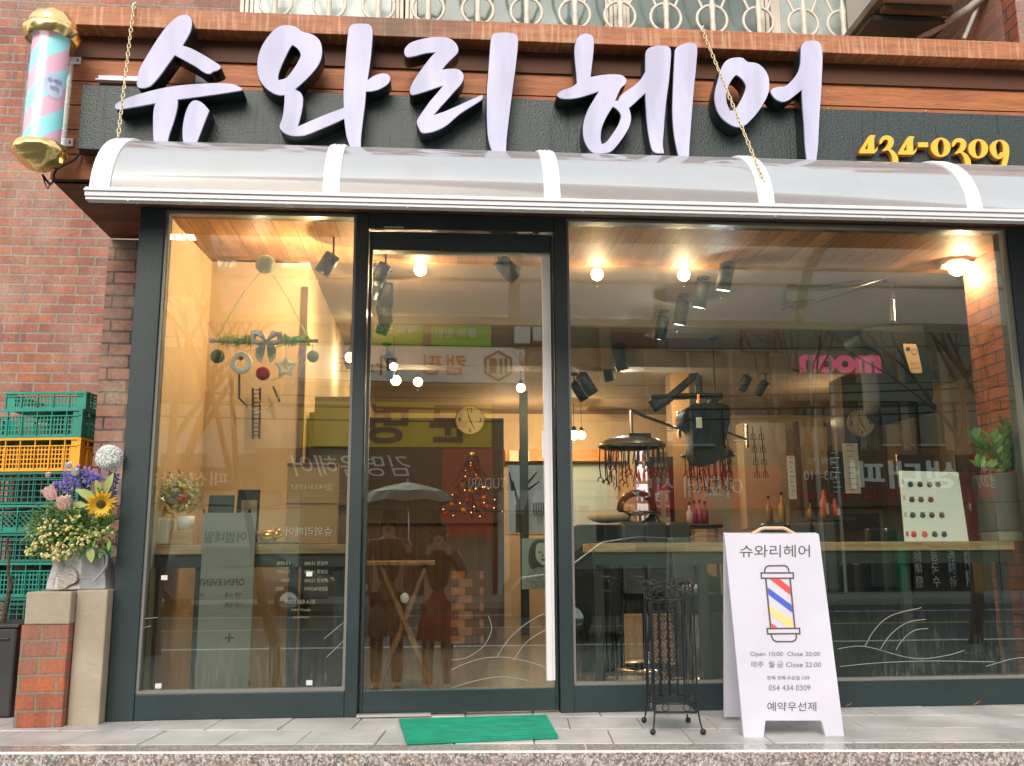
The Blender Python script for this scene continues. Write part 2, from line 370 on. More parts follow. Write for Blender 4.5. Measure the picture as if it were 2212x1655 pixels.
# ------------------------------------------------------------------ shop front metalwork
ZT = 2.243     # top of the frame, under the soffit
def fx(x, y): return PX(x, y, 0)
xL0, xL1 = fx(228,1556)-.0, fx(287,1500)          # left post
X_l = fx(263,1000); X_p0 = fx(322,1000); 
# stations across the front measured at mid height
XA = fx(265,1000); XB = fx(323,1000); XC = fx(757,1000); XD = fx(784,1000); XE = fx(1204,1000); XF = fx(1232,1000); XG = fx(2196,700); XH = XG+.09
ZB = 0.0; ZS = .745 - (1498-1187)/483.0           # sill height of the fixed panes
ZS = PZ(515,1497,0)
ft = thing('shop_window', 'left dark framed shop window with the hanging felt garland', 'window', (XA,0,0))
def frame(parent, xa, xb, xc, xd, zs, zt, name='frame'):
    m = MB(); m.box(xa, xb, 0, .12, 0, ZT); m.box(xc, xd, 0, .12, 0, ZT); m.box(xb, xc, .004, .116, 0, zs); m.box(xb, xc, .004, .116, zt, ZT)
    o = m.build(name, M_frame, parent, bevel=.004)
    m = MB()
    for (a,b,c,d) in ((xb, xb+.012, zs, zt), (xc-.012, xc, zs, zt)): m.box(a, b, .010, .05, c, d)
    m.box(xb+.012, xc-.012, .010, .05, zs, zs+.012); m.box(xb+.012, xc-.012, .010, .05, zt-.012, zt)
    m.build('glazing_bead', mat('bead', (.20,.19,.17), .4), parent)
    return o
ZTL = PZ(570,458,0)
frame(ft, XA, XB, XC, XD, ZS, ZTL)
m = MB(); m.box(XB, XC, .03, .036, ZS, ZTL)
m.build('pane', M_glass, ft)
# door
dt = thing('glass_door', 'single leaf glass shop door with dark top and bottom rails', 'door', (XD,0,0))
m = MB(); m.box(XD+.001, XE-.001, .004, .116, PZ(1000,497,0), ZT); m.build('lintel', M_frame, dt, bevel=.003)
da, db = XD+.006, XE-.006
dz0, dz1 = PZ(990,1540,0), PZ(1000,499,0)
zk = PZ(990,1490,0); zh = PZ(1000,541,0)
ld = MB(); ld.box(da, da+.014, .02, .075, dz0, dz1-.004); ld.box(db-.012, db, .02, .075, dz0, dz1-.004)
ld.box(da+.014, db-.012, .016, .079, dz0, zk); ld.box(da+.014, db-.012, .016, .079, zh, dz1-.004)
ld.build('leaf_frame', M_frame, dt, bevel=.003)
m = MB(); m.box(da+.014, db-.012, .03, .036, zk, zh); m.build('pane', M_glass, dt)
m = MB(); m.box(db-.052, db-.026, .006, .0295, zk+.03, zh-.02); m.box(db-.026, db-.014, .012, .0295, zk+.03, zh-.02); m.build('edge_strip', mat('white_strip', (.78,.74,.74), .4), dt, bevel=.002)
m = MB(); c = P(1158,508,.016); m.lathe([(0,-.012),(.012,-.012),(.018,-.006),(.018,.0)], c, 20, Matrix.Rotation(R(90),4,'X').inverted() @ Matrix.Rotation(R(180),4,'X')); lk = m.build('lock', mat('lock_steel', (.7,.66,.6), .3, metal=.6), dt)
m = MB(); m.box(c.x-.0015, c.x+.0015, c.y-.016, c.y-.0115, c.z-.004, c.z+.004); m.build('keyhole', M_black, lk)
m = MB(); a = P(830,491,.0); m.box(a.x, a.x+.09, -.004, .003, a.z-.002, a.z+.003); m.build('closer_plate', mat('plate_alu', (.6,.6,.58), .3, metal=.8), dt)
M_paper = mat('paper', (.80,.78,.74), .7); M_ink = mat('ink', (.05,.04,.04), .6)
c = P(1179,960,.028); m = MB(); m.box(c.x-.018, c.x+.018, .0255, .0290, c.z-.062, c.z+.062); pl = m.build('pull_sticker', M_paper, dt)
text('lettering', '당\n기\n세\n요', M_ink, facing(Vector((c.x, .0248, c.z-.002))), pl, H=.085, W=.017, extr=.0003)
# threshold
m = MB(); m.box(XD, XD+.31, -.035, .0, .004, .014); m.build('threshold_strip', mat('strip_metal', (.55,.53,.48), .4, metal=.5), dt)
# right window
rt = thing('shop_window', 'wide dark framed shop window with the hair colour chart behind it', 'window', (XF,0,0))
ZTR = PZ(1700,482,0); ZSR = PZ(1700,1474,0)
frame(rt, XE, XF, XG, XH, ZSR, ZTR)
m = MB(); m.box(XF, XG, .03, .036, ZSR, ZTR)
m.build('pane', M_glass, rt)
m = MB(); m.box(XH+.001, XH+1.2, .0, .12, 0, ZT); m.build('side_panel', M_frame, rt, bevel=.003)
# shop room shell
YB = 6.4
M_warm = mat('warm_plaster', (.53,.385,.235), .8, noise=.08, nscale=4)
M_plank = wood('ceiling_plank', (.28,.13,.055), (.42,.21,.09), 'y', plank=(0,.1,1))
M_ceil = mat('brown_ceiling', (.20,.14,.09), .8, noise=.1)
XW = PX(440,900,.78); XN = PX(652,900,.78); XR = XG+.02
rb = thing('shop_room', 'warm plastered interior of the hair salon behind the glass', 'room', (0,3,0))
m = MB(); m.box(XB-.02, XB-.004, .121, .78, 0, 2.24); m.hexa([(XB-.01,.121,0),(XW,.78,0),(XW,.84,0),(XB-.02,.121,0)], [(XB-.01,.121,2.24),(XW,.78,2.24),(XW,.84,2.24),(XB-.02,.121,2.24)]); 
m.box(XW-.1, XN, .785, .84, 0, 2.24); m.box(XN-.06, XN, .84, YB, 0, 2.5)
m.build('left_wall', M_warm, rb)
m = MB(); m.box(XA-.02, XR+.25, .121, .78, ZTL+.012, ZTL+.07); m.build('plank_ceiling', M_plank, rb)
m = MB(); m.box(XN-.1, 5.0, .781, YB+.1, ZTL+.035, ZTL+.1)
m.box(XN, 4.9, 2.9, 3.1, ZTL-.12, ZTL+.03); m.build('ceiling', M_ceil, rb)
m = MB(); wx0, wx1 = PX(1232,1080,YB), PX(1335,1080,YB); wz0, wz1 = PZ(1280,1150,YB), PZ(1280,1003,YB)
vx0, vx1 = PX(1097,1080,YB), PX(1200,1080,YB)
m.box(XN-.1, vx0, YB, YB+.12, 0, ZTL+.1); m.box(vx0, vx1, YB, YB+.12, wz1, ZTL+.1); m.box(vx0, vx1, YB, YB+.12, 0, wz0); m.box(vx1, wx0, YB, YB+.12, 0, ZTL+.1); m.box(wx0, wx1, YB, YB+.12, 0, wz0); m.box(wx0, wx1, YB, YB+.12, wz1, ZTL+.1); m.box(wx1, 5.0, YB, YB+.12, 0, ZTL+.1)
m.build('back_wall', M_warm, rb)
m = MB(); m.box(XN-.1, 5.0, .12, YB, -.007, .012); m.build('floor', mat('shop_floor', (.16,.13,.10), .25, noise=.3, nscale=3), rb)
m = MB(); m.box(XB-.1, XN, .12, .78, -.007, .012); m.build('window_bay_floor', mat('bay_floor', (.12,.10,.08), .4), rb)
XRW = XR+.11
m = MB(); m.box(XRW, XRW+.15, .121, .62, 0, 2.4); m.build('brick_wall', M_insbrick, rb)
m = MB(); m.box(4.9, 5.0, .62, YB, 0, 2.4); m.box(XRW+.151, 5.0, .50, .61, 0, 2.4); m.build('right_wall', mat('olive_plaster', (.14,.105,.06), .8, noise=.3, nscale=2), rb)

# ------------------------------------------------------------------ brickwork outside
YP = .45
wt = thing('brick_wall', 'red brick garden wall behind the crates at the left edge', 'wall', (-3,1.55,0))
m = MB(); m.box(-7, PX(308,900,1.55)+.4, 1.55, 1.75, -.55, 6); m.build('wall', M_farbrick, wt)
pt = thing('brick_pilaster', 'stained rough brick pilaster beside the left window post', 'pilaster', (-1.4,YP,0))
m = MB(); x0p = PX(207,900,YP); m.box(x0p, XA+.02, YP, YP+.9, 0, 2.24); m.build('pilaster', M_pbrick, pt)
XU = PX(2000,60,.45)
ut = thing('brick_building', 'red brick upper storey above the wooden sign board', 'building', (0,YP,2.5))
Z0 = PZ(1100,70,-.40)
ux0, ux1 = PX(521,30,YP), PX(1990,60,YP)
zu = PZ(1100,60,YP)-.35
m = MB(); m.box(x0p, ux0, YP, YP+.25, 2.45, 4.5); m.box(ux0, ux1, YP, YP+.25, 2.45, zu); m.box(ux1, 6, YP+.0, YP+.25, 2.45, 4.5); m.box(x0p, 6, YP, YP+.25, 4.2, 4.6)
m.box(x0p, 6, YP+.25, 7, 2.46, 4.6)
m.build('wall', M_upbrick, ut)
m = MB(); xs = PX(2204,95,-.28); m.box(xs-.0, 6, -.28, YP-.001, 2.58, 4.6); m.build('wing_front', M_upbrick, ut)
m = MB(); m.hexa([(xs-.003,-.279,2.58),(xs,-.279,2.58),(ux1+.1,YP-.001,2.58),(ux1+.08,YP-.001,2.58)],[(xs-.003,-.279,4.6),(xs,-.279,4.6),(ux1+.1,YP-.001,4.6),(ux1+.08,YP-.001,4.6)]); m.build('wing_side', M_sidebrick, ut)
# upstairs windows
M_wf = mat('cream_frame', (.62,.56,.47), .4); M_frost = mat('frosted_glass', (.42,.49,.46), .25, noise=.12, nscale=6); M_dglass = mat('grey_glass', (.14,.19,.17), .15, noise=.3, nscale=3)
def upwin(xa, xb, gl, lab):
    a, b = PX(xa,40,YP-.001), PX(xb,40,YP-.001)
    t = thing('upstairs_window', lab, 'window', (a,YP,3))
    m = MB()
    for k in range(3): m.box(a+.022*k, a+.022*k+.019, YP-.05+.012*k, YP, zu, 4.1)
    for k in range(3): m.box(b-.022*k-.019, b-.022*k, YP-.05+.012*k, YP, zu, 4.1)
    m.build('frame', M_wf, t, bevel=.002)
    m = MB(); m.box(a+.066, b-.066, YP-.02, YP-.012, zu, 4.1); m.build('pane', gl, t)
upwin(522, 872, M_frost, 'pale frosted upstairs window above the third sign syllable')
upwin(876, 1330, M_dglass, 'grey upstairs window in the middle above the wooden beam')
upwin(1334, 1655, M_dglass, 'grey upstairs window above the right hand chain')
upwin(1659, 1985, M_frost, 'pale frosted upstairs window beside the air conditioner')
# grille
gt = thing('window_grille', 'cream wrought iron grille of rings and turned bars over the upstairs windows', 'grille', (0,.33,2.8))
m = MB(); rods = MB(); YG = .33
gx = [ (x, y) for x, y in zip([597+ i*0 for i in range(0)], []) ]
ringx = [595, 690, 783, 879, 974, 1068, 1167, 1265, 1362, 1466, 1571, 1675, 1775, 1838+30, 1940+20]
ringx = [538+0] + [592, 700, 893-97, 893, 989, 1085, 1182][0:0]
rx_ = [591, 698, 802, 906, 1010, 1114, 1226, 1325][0:0]
# ring centres read off the picture (every ~0.24 m)
cx0 = PX(596,12,YG); 
rs = [596, 760-55, 893-80][0:0]
centres = [(596,-8),(712,-4),(818,2),(925,8),(1032,12),(1137,15),(1241,20),(1339,28),(1438,33),(1538,40),(1638,43),(1735,50),(1820,55),(1905,60)]
for i, (x, y) in enumerate(centres):
    c = P(x, y+0, YG); r = .083
    c.z = P(1100, 25, YG).z
    m.tube([(c.x+r*math.cos(a*math.pi/14), YG, c.z+r*math.sin(a*math.pi/14)) for a in range(28)], .0085, 8, closed=True)
    rods.lathe([(.009,-.45),(.009,-.115),(.014,-.10),(.011,-.085),(.016,-.05),(.013,-.012),(.015,-.005),(.015,.005),(.013,.012),(.018,.07),(.009,.13),(.009,.7)], (c.x, YG-.012, c.z), 10)
    for s in (-1, 1): m.tube([(c.x+s*r*.62, YG, c.z+r*.8), (c.x+s*.085, YG, c.z+.15), (c.x+s*.10, YG, c.z+.26), (c.x+s*.07, YG, c.z+.4)], .008, 6)
m.tube([(PX(560,0,YG),YG,P(1100,18,YG).z-.105), (PX(1950,0,YG),YG,P(1100,18,YG).z-.105)], .01, 6)
m.build('rings', M_wf, gt); rods.build('turned_bars', M_wf, gt)
# air conditioner tray and pipes
at = thing('air_conditioner', 'outdoor air conditioner tray seen from below beside the brick wing', 'air conditioner', (2.0,.1,3))
a, b = PX(1880,40,.0), PX(2010,48,.0); za = PZ(1945,46,.0)
m = MB(); m.box(a, b+.1, .0, .32, za, za+.03); m.build('tray', mat('dark_steel', (.05,.055,.045), .6, noise=.3), at, bevel=.003)
m = MB(); m.box(a-.02, a+.012, -.22, .32, za+.03, za+.07); m.box(a+.05, b+.12, -.2, -.16, za+.03, za+.06); m.box(a+.05, b+.1, -.05, -.01, za+.031, za+.06); m.build('bracket', mat('rust_steel', (.12,.10,.07), .7, noise=.4), at)
m = MB(); m.box(a+.03, b+.1, -.19, .31, za+.071, za+.6); m.build('casing', mat('ac_casing', (.45,.43,.38), .5), at)
pp = thing('refrigerant_pipe', 'grey wrapped pipe bending up beside the air conditioner', 'pipe', (2.2,.2,3))
m = MB(); m.tube([P(1968,60,.2), P(1970,70,.18), P(1985,76,.14), P(2010,70,.08), P(2050,45,.0), P(2090,20,-.06), P(2140,-20,-.1)], .019, 10); m.build('pipe', mat('pipe_grey', (.42,.38,.34), .7, bump=.3, bscale=40), pp)
pp = thing('drain_pipe', 'thin straight grey pipe leaning against the brick wing', 'pipe', (2.3,.0,3))
m = MB(); m.tube([P(2082,85,-.05), P(2100,42,-.05), P(2125,-20,-.05)], .011, 8); m.build('pipe', mat('pipe_grey2', (.42,.40,.38), .6), pp)

# ------------------------------------------------------------------ wooden fascia
FY = -.31
xf0 = PX(108,380,FY); xf1 = 4.2
zf0 = PZ(110,386,FY)
wt = thing('wooden_fascia', 'projecting reddish wood plank fascia with a wet top beam', 'fascia', (xf0,FY,zf0))
m = MB(); z = zf0; zb1 = PZ(1100,88,FY-.10)
rr = random.Random(5)
pk = .1125
zb0_ = PZ(1100,88,FY-.10)
while z+pk < zb0_+.04:
    m.box(xf0, xf1, FY+rr.uniform(0,.001), FY+.03, z+.0025, z+pk-.0025); z += pk
m.build('cladding', M_clad, wt, bevel=.0015)
m = MB(); m.box(xf0+.001, xf1-.001, FY+.012, FY+.05, zf0, zb0_-.01); m.build('backing_board', mat('dark_gap', (.03,.015,.01), .8), wt)
m = MB(); zb0 = PZ(1100,88,FY-.10); zb2 = PZ(1100,48,FY-.10)
m.box(xf0-.02, xf1, FY-.10, YP-.01, zb0, zb2); m.build('top_beam', M_beam, wt, bevel=.003)
m = MB(); m.box(xf0+.002, xf1, FY-.012, FY-.001, zb0-.10, zb0-.001); m.build('beam_shade_strip', mat('shade_wood', (.10,.035,.015), .7), wt)  # dark strip painting in the shadow of the beam on the top plank
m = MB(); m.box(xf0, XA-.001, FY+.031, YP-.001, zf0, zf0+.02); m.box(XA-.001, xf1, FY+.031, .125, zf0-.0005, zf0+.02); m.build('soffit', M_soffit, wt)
m = MB(); m.box(xf0, xf0+.03, FY+.051, YP, zf0+.021, zb0); m.build('end_board', M_clad, wt)
M_zn = mat('zinc', (.75,.7,.62), .4, metal=.5)
for (x, y) in [(620,127),(735,17),(830,40),(1788,198),(1788,235),(1785,252),(1786,290),(1790,309),(2000,240),(1300,85),(1130,70)]:
    c = P(x, y, FY-.002); m = MB(); m.ball((c.x, FY-.001, c.z), .004, 8, seg=4); m.build('nail_head', M_zn, wt)
bt = thing('bracket_rail', 'short white metal rail above the left end of the black sign panel', 'rail', P(250,170,FY))
a = P(212,162,FY-.02); b = P(300,178,FY-.02)
m = MB(); m.box(a.x, b.x+.08, FY-.02, FY-.002, b.z, a.z); m.box(a.x-.006, b.x+.08, FY-.035, FY-.0205, b.z-.002, b.z+.006); m.build('rail', M_white_al, bt, bevel=.002)
st = thing('junction_plate', 'small white fixing plate behind the right arm of the first syllable', 'plate', P(430,160,FY))
a = P(424,158,FY-.01); m = MB(); m.box(a.x, a.x+.05, FY-.02, FY-.001, a.z-.05, a.z); m.build('plate', M_white_al, st, bevel=.002)
# sign panel
SY = -.395
pt_ = thing('name_board', 'long black painted sign panel streaked with rain', 'sign board', (0,SY,2.4))
a = PX(172,250,SY); zt = PZ(1100,213,SY); zb = PZ(178,322,SY)
m = MB(); m.box(a, 4.1, SY, FY-.013, zb, zt); m.build('panel', M_panel, pt_, bevel=.003)

# ------------------------------------------------------------------ channel letters
LY = -.485
def L3(pts, ox, oy, s, k=6):
    """outline traced in an enlarged crop (origin ox, oy, scale s) -> metres on the letter plane"""
    q = smoothpoly(pts, k); return [(lambda v: (v.x, v.z))(P((x/s+ox)/1.36709, (y/s+oy)/1.36709, LY)) for x, y in q]
def letter(groups, label, ox, oy, s, syl):
    allp = [L3(g_[0], ox, oy, s) for g_ in groups]
    cxs = [p[0] for q in allp for p in q]
    t = thing('sign_letter', label, 'sign letter', ((min(cxs)+max(cxs))/2, SY, 2.4), 'channel letters of the shop name')
    for g_ in groups:
        loops = [L3(q, ox, oy, s) for q in g_]
        M = Matrix.Translation((0, LY, 0)) @ Matrix.Rotation(R(90), 4, 'X')
        outline('face', loops, .008, M_lilac, t, M @ Matrix.Translation((0,0,.000)))
        M2 = Matrix.Translation((0, LY+.045, 0)) @ Matrix.Rotation(R(90), 4, 'X')
        # shell is a hair wider than its face, and a little deeper behind
        outline('shell', loops, .078, M_lshell, t, M2, bev=.0022)
c_ = 0
S1 = (150, 0, 3.598)
letter([
 [[(1440,163),(1480,185),(1500,235),(1490,320),(1455,400),(1400,490,1),(1480,515),(1590,570),(1700,635),(1770,680),(1800,705),(1805,728),(1770,752),(1725,765),(1700,785),(1660,785),(1610,760),(1540,710),(1440,655),(1320,590,1),(1240,700),(1160,810),(1080,900),(1030,930),(980,940),(935,932),(918,900),(925,820),(955,720),(1030,590),(1110,460),(1200,330),(1300,220),(1380,170)]],
 [[(685,1130),(700,1105),(760,1070),(860,1030),(1000,988),(1200,940),(1400,910),(1600,895),(1780,888),(1900,895),(1955,905),(2010,930),(2035,958),(2000,968),(1800,1000),(1550,1035),(1350,1062,1),(1350,1110),(1335,1200),(1300,1320),(1265,1420),(1245,1500),(1238,1570,1),(1105,1570,1),(1092,1450),(1090,1300),(1095,1180),(1115,1100,1),(950,1130),(820,1152),(730,1167),(695,1160)]],
 [[(1540,1072),(1590,1085),(1640,1125),(1685,1178,1),(1640,1290),(1590,1420),(1560,1500),(1540,1570,1),(1420,1570,1),(1403,1450),(1408,1330),(1430,1220),(1465,1130),(1500,1085)]]],
 'first lilac brush syllable of the shop name, farthest left, peaked like a roof', *S1, 0)
letter([[
 [(540,275),(620,290),(700,345),(770,360),(840,395),(885,450),(903,530),(895,620),(860,700),(790,790),(700,880),(615,955,1),(670,985),(697,1030),(700,1100),(685,1200),(660,1300),(645,1350,1),(760,1300),(900,1240),(1040,1185),(1135,1150,1),(1133,1000),(1140,850),(1150,700),(1165,520),(1180,380),(1190,310),(1220,270),(1280,258),(1350,258),(1405,268),(1435,310),(1440,380),(1430,520),(1410,700),(1385,862,1),(1440,820),(1500,795),(1560,785),(1605,797),(1628,835),(1615,880),(1570,920),(1500,955),(1430,972),(1370,975,1),(1360,1100),(1345,1220),(1330,1350),(1318,1450),(1314,1600,1),(1215,1600,1),(1190,1530),(1165,1450),(1150,1350),(1140,1262,1),(1040,1310),(900,1370),(780,1420),(700,1443),(600,1447),(520,1425),(470,1385),(455,1340),(480,1270),(497,1180),(505,1080),(508,1012,1),(450,1015),(370,985),(290,920),(235,830),(218,730),(225,620),(260,510),(320,410),(400,320),(470,280)],
 [(590,480,1),(640,515),(672,560),(675,605),(640,680),(580,770),(520,835),(440,858,1),(440,800),(470,710),(520,600),(560,520)]]],
 'second lilac brush syllable with an oval loop and a tall stroke with a short arm', 700, 0, 3.598, 1)
letter([
 [[(520,265),(620,270),(690,295),(740,340),(765,400),(750,450),(700,500),(630,570),(585,630,1),(660,620),(750,622),(805,655),(825,710),(800,780),(740,850),(650,950),(560,1050),(485,1138,1),(620,1090),(760,1030),(900,965),(1030,908,1),(1036,935),(1020,965),(920,1030),(800,1105),(720,1170),(640,1240),(540,1295),(440,1325),(360,1325),(330,1280),(305,1215),(320,1170),(380,1080),(460,970),(530,890),(600,803,1),(500,835),(400,870),(270,907),(235,895),(228,850),(250,790),(310,690),(390,580),(470,480),(520,435,1),(400,445),(290,475),(210,488),(175,465),(168,410),(200,360),(260,320),(380,285)]],
 [[(1180,225),(1280,217),(1370,225),(1415,250),(1428,300),(1420,420),(1400,600),(1375,780),(1350,980),(1325,1180),(1300,1400),(1293,1570,1),(1160,1570,1),(1120,1480),(1095,1360),(1085,1200),(1083,1000),(1085,850),(1100,650),(1115,450),(1125,320),(1140,250)]]],
 'third lilac brush syllable, a zigzag stroke beside a plain tall stroke', 1150, 40, 3.762, 2)
letter([
 [[(505,160),(560,172),(595,205),(605,270),(595,400),(580,540),(565,665,1),(680,645),(800,635),(910,640),(965,670),(983,710),(965,750),(920,790),(890,850),(850,945,1),(885,945,1),(920,880),(980,830),(1080,760),(1150,690),(1205,600,1),(1205,500),(1208,400),(1225,345),(1290,310),(1380,300),(1460,308),(1495,345),(1500,420),(1490,560),(1475,720),(1450,900),(1430,1100),(1415,1300),(1405,1450),(1420,1550,1),(1330,1545),(1280,1500),(1245,1350),(1225,1200),(1212,1020),(1203,850,1),(1150,900),(1080,965),(1010,1025,1),(1030,1090),(1035,1160),(1015,1240),(960,1340),(880,1450),(800,1530),(700,1552),(600,1545),(540,1490),(495,1400),(480,1290),(490,1180),(530,1060),(590,950),(665,830,1),(560,865),(440,900),(320,918),(230,912),(182,885),(185,855),(240,820),(340,785),(410,738,1),(400,600),(385,450),(382,330),(400,240),(440,185)],
  [(825,1008,1),(870,1035),(910,1085),(920,1130),(890,1220),(820,1330),(750,1420),(695,1447,1),(682,1380),(690,1280),(720,1190),(770,1090)]],
 [[(1690,270),(1750,268),(1790,290),(1805,340),(1800,450),(1785,620),(1765,800),(1745,1050),(1730,1250),(1715,1450),(1708,1620,1),(1600,1620,1),(1575,1520),(1550,1400),(1530,1250),(1520,1050),(1525,850),(1535,600),(1545,400),(1555,340),(1600,300)]]],
 'fourth lilac brush syllable with a pointed loop at its foot and two tall strokes', 1600, 60, 3.94, 3)
letter([
 [[(490,360),(560,365),(620,410),(720,425),(800,480),(855,570),(870,680),(855,780),(810,880),(740,990),(660,1080),(580,1150),(490,1163),(400,1125),(320,1060),(265,970),(238,850),(245,740),(275,620),(310,500),(350,420),(410,375)],
  [(488,560,1),(540,595),(590,660),(598,720),(560,820),(510,910),(470,965),(415,980,1),(380,900),(368,810),(385,720),(420,640),(455,590)]],
 [[(1340,165),(1420,168),(1465,200),(1485,280),(1488,400),(1480,600),(1470,800),(1455,1000),(1445,1200),(1435,1400),(1415,1560,1),(1310,1560,1),(1290,1380),(1278,1150),(1262,950),(1250,735,1),(1180,790),(1100,850),(1030,872),(960,850),(910,800),(890,750),(915,720),(980,702),(1060,690),(1140,620),(1205,530),(1235,430),(1240,320),(1245,230),(1275,185)]]],
 'last lilac brush syllable, a big ring beside a tall stroke with a left arm', 2050, 80, 3.94, 4)
# numerals
def ell(cx, cy, rx, ry, n=12): return [(cx+rx*math.cos(2*math.pi*i/n), cy+ry*math.sin(2*math.pi*i/n)) for i in range(n)]
n4 = [[(300,92),(378,95,1),(358,130),(358,230),(362,290,1),(385,268),(405,240,1),(396,285),(362,325,1),(168,325,1),(172,290),(230,195)],[(275,185,1),(275,272,1),(235,272,1)]]
n3 = [[(430,205),(435,150),(470,105),(520,92),(575,105),(612,150),(610,200),(590,245),(565,268,1),(615,300),(655,350),(672,400),(672,450,1),(600,450,1),(588,360),(560,305),(530,283),(490,297),(465,290),(480,275),(512,240),(537,200),(538,160),(515,145),(485,152),(455,195)]]
n0 = [ell(1228,247,128,125), ell(1230,247,44,103)]
n9 = [[(1990,150),(2060,165),(2105,210),(2122,290),(2112,390),(2085,490,1),(2022,490,1),(2040,400),(2042,372),(2010,397),(1955,393),(1900,350),(1872,280),(1880,215),(1925,168)],[(1985,165),(2020,185),(2040,240),(2042,310),(2010,312),(1990,345),(1998,372),(1970,350),(1950,280),(1950,210)]]
nh = [[(932,183,1),(1062,183,1),(1062,244,1),(932,244,1)]]
def sh(g_, dx, dy): return [[(p[0]+dx, p[1]+dy)+tuple(p[2:]) for p in q] for q in g_]
NY = SY-.032
LYs = LY
for nm, g_, lab in (('4', n4, 'yellow raised numeral 4 at the start of the phone number'), ('3', n3, 'yellow raised numeral 3 between the two fours'), ('4', sh(n4,508,16), 'yellow raised numeral 4 just before the yellow dash'),
                ('dash', nh, 'yellow raised dash in the middle of the phone number'), ('0', n0, 'yellow raised numeral 0 just after the yellow dash'), ('3', sh(n3,947,35), 'yellow raised numeral 3 between the two zeros'), ('0', sh(n0,489,18), 'yellow raised numeral 0 just before the nine'), ('9', n9, 'yellow raised numeral 9 ending the phone number')):
    LY = NY
    loops = [L3(q, 2500, 380, 4.424, 4) for q in g_]
    t = thing('sign_numeral' if nm != 'dash' else 'sign_dash', lab, 'sign numeral' if nm != 'dash' else 'sign dash', (sum(p[0] for p in loops[0])/len(loops[0]), SY, sum(p[1] for p in loops[0])/len(loops[0])), 'raised yellow phone number')
    outline('face', loops, .006, M_yellow, t, Matrix.Translation((0, NY, 0)) @ Matrix.Rotation(R(90), 4, 'X'))
    outline('back', loops, .022, mat('num_back', (.35,.14,.03), .5), t, Matrix.Translation((0, NY+.0145, 0)) @ Matrix.Rotation(R(90), 4, 'X'), bev=.001)
LY = LYs

# ------------------------------------------------------------------ awning
ay0, ay1 = SY-.002, -.87
zr = PZ(1100,441,ay1); ztop = zr+.368
zr0, zr1 = PZ(1100,453,ay1), PZ(1100,428,ay1)
ax0 = PX(192,425,ay1)
def arc(t, off=0):
    """awning profile: t 0 at the front rail, 1 at the wall"""
    a = t*math.pi/2; rx, rz = abs(ay1-ay0)+off, (ztop-zr)+off
    return (ay0 - rx*math.cos(a), zr + rz*math.sin(a))
M_canopy = glass('smoke_polycarbonate', .05, fk=.8, tint=(.90,.86,.86), rough=.09)
def haze_canopy(m):
    N, L = m.node_tree.nodes, m.node_tree.links; out = [n for n in N if n.type == 'OUTPUT_MATERIAL'][0]; src = out.inputs[0].links[0].from_socket
    tl = N.new('ShaderNodeBsdfTranslucent'); tl.inputs[0].default_value = (.80,.74,.74,1); df = N.new('ShaderNodeBsdfDiffuse'); df.inputs[0].default_value = (.50,.485,.51,1)
    a = N.new('ShaderNodeMixShader'); a.inputs[0].default_value = .5; L.new(tl.outputs[0], a.inputs[1]); L.new(df.outputs[0], a.inputs[2])
    tc = N.new('ShaderNodeTexCoord'); n = noise(N, L, tc.outputs['Object'], 7, 6, (.6,1,.5))
    b = N.new('ShaderNodeMixShader'); L.new(rng(N, L, n, .3, .7, .46, .62), b.inputs[0]); L.new(src, b.inputs[1]); L.new(a.outputs[0], b.inputs[2]); L.new(b.outputs[0], out.inputs[0])
haze_canopy(M_canopy)
at = thing('awning', 'curved smoked polycarbonate awning with white aluminium ribs', 'awning', (ax0, ay0, zr))
m = MB(); n = 18; vs = []; xe = 4.0
for i in range(n+1):
    for off in (0, .003):
        y, z = arc(i/n, -off)
        for x in (ax0+.01, xe): vs.append((x, y, z))
fs = []
for i in range(n):
    a = i*4; b = a+4
    fs += [(a, b, b+1, a+1), (a+2, a+3, b+3, b+2)]
m.add(vs, fs, True); m.build('canopy_sheet', M_canopy, at)
def rib(xc, w):
    m = MB(); n = 18
    for k, (x0, x1, off) in enumerate(((xc-w/2, xc+w/2, .006), (xc-w/2+.010, xc-w/2+.016, .009), (xc+w/2-.016, xc+w/2-.010, .009), (xc-.003, xc+.003, .009))):
        vs = []
        for i in range(n+1):
            for o2 in (off, -.012 if k == 0 else .002):
                y, z = arc(i/n, o2)
                vs += [(x0, y, z), (x1, y, z)]
        fs = []
        for i in range(n):
            a = i*4; b = a+4
            fs += [(a,a+1,b+1,b), (a+2,b+2,b+3,a+3), (a,b,b+2,a+2), (a+1,a+3,b+3,b+1)]
        fs += [(0,2,3,1), (n*4, n*4+1, n*4+3, n*4+2)]
        m.add(vs, fs)
    return m.build('rib', M_white_al, at, bevel=.001)
for x in (214, 715, 1193, 1655, 2103): 
    rib(PX(x,420,ay1), .062 if x > 300 else .072)
m = MB(); m.box(ax0-.012, xe, ay1-.012, ay1+.022, zr0+.012, zr1); m.box(ax0-.014, xe, ay1-.019, ay1-.0125, zr1-.016, zr1-.008)
m.box(ax0-.010, xe, ay1-.006, ay1+.03, zr0, zr0+.0115); m.build('front_rail', mat('rail_alu', (.78,.75,.76), .32), at, bevel=.0015)
m = MB(); m.box(ax0+.01, xe, ay0-.014, ay0-.0025, ztop-.02, ztop+.03); m.build('wall_rail', M_white_al, at)
m = MB()
for y_ in (.42, .60):
    y, z = arc(y_, -.02); m.tube([(ax0+.02, y, z), (xe, y, z)], .011, 6)
m.build('purlin', mat('purlin', (.78,.76,.76), .4), at)
m = MB(); rr = random.Random(11)
for i in range(90):
    x = rr.uniform(ax0, 2.7); m.ball((x, ay1+rr.uniform(-.004,.02), zr0-.002), rr.uniform(.0012,.003), 6, seg=4, sz=1.3)
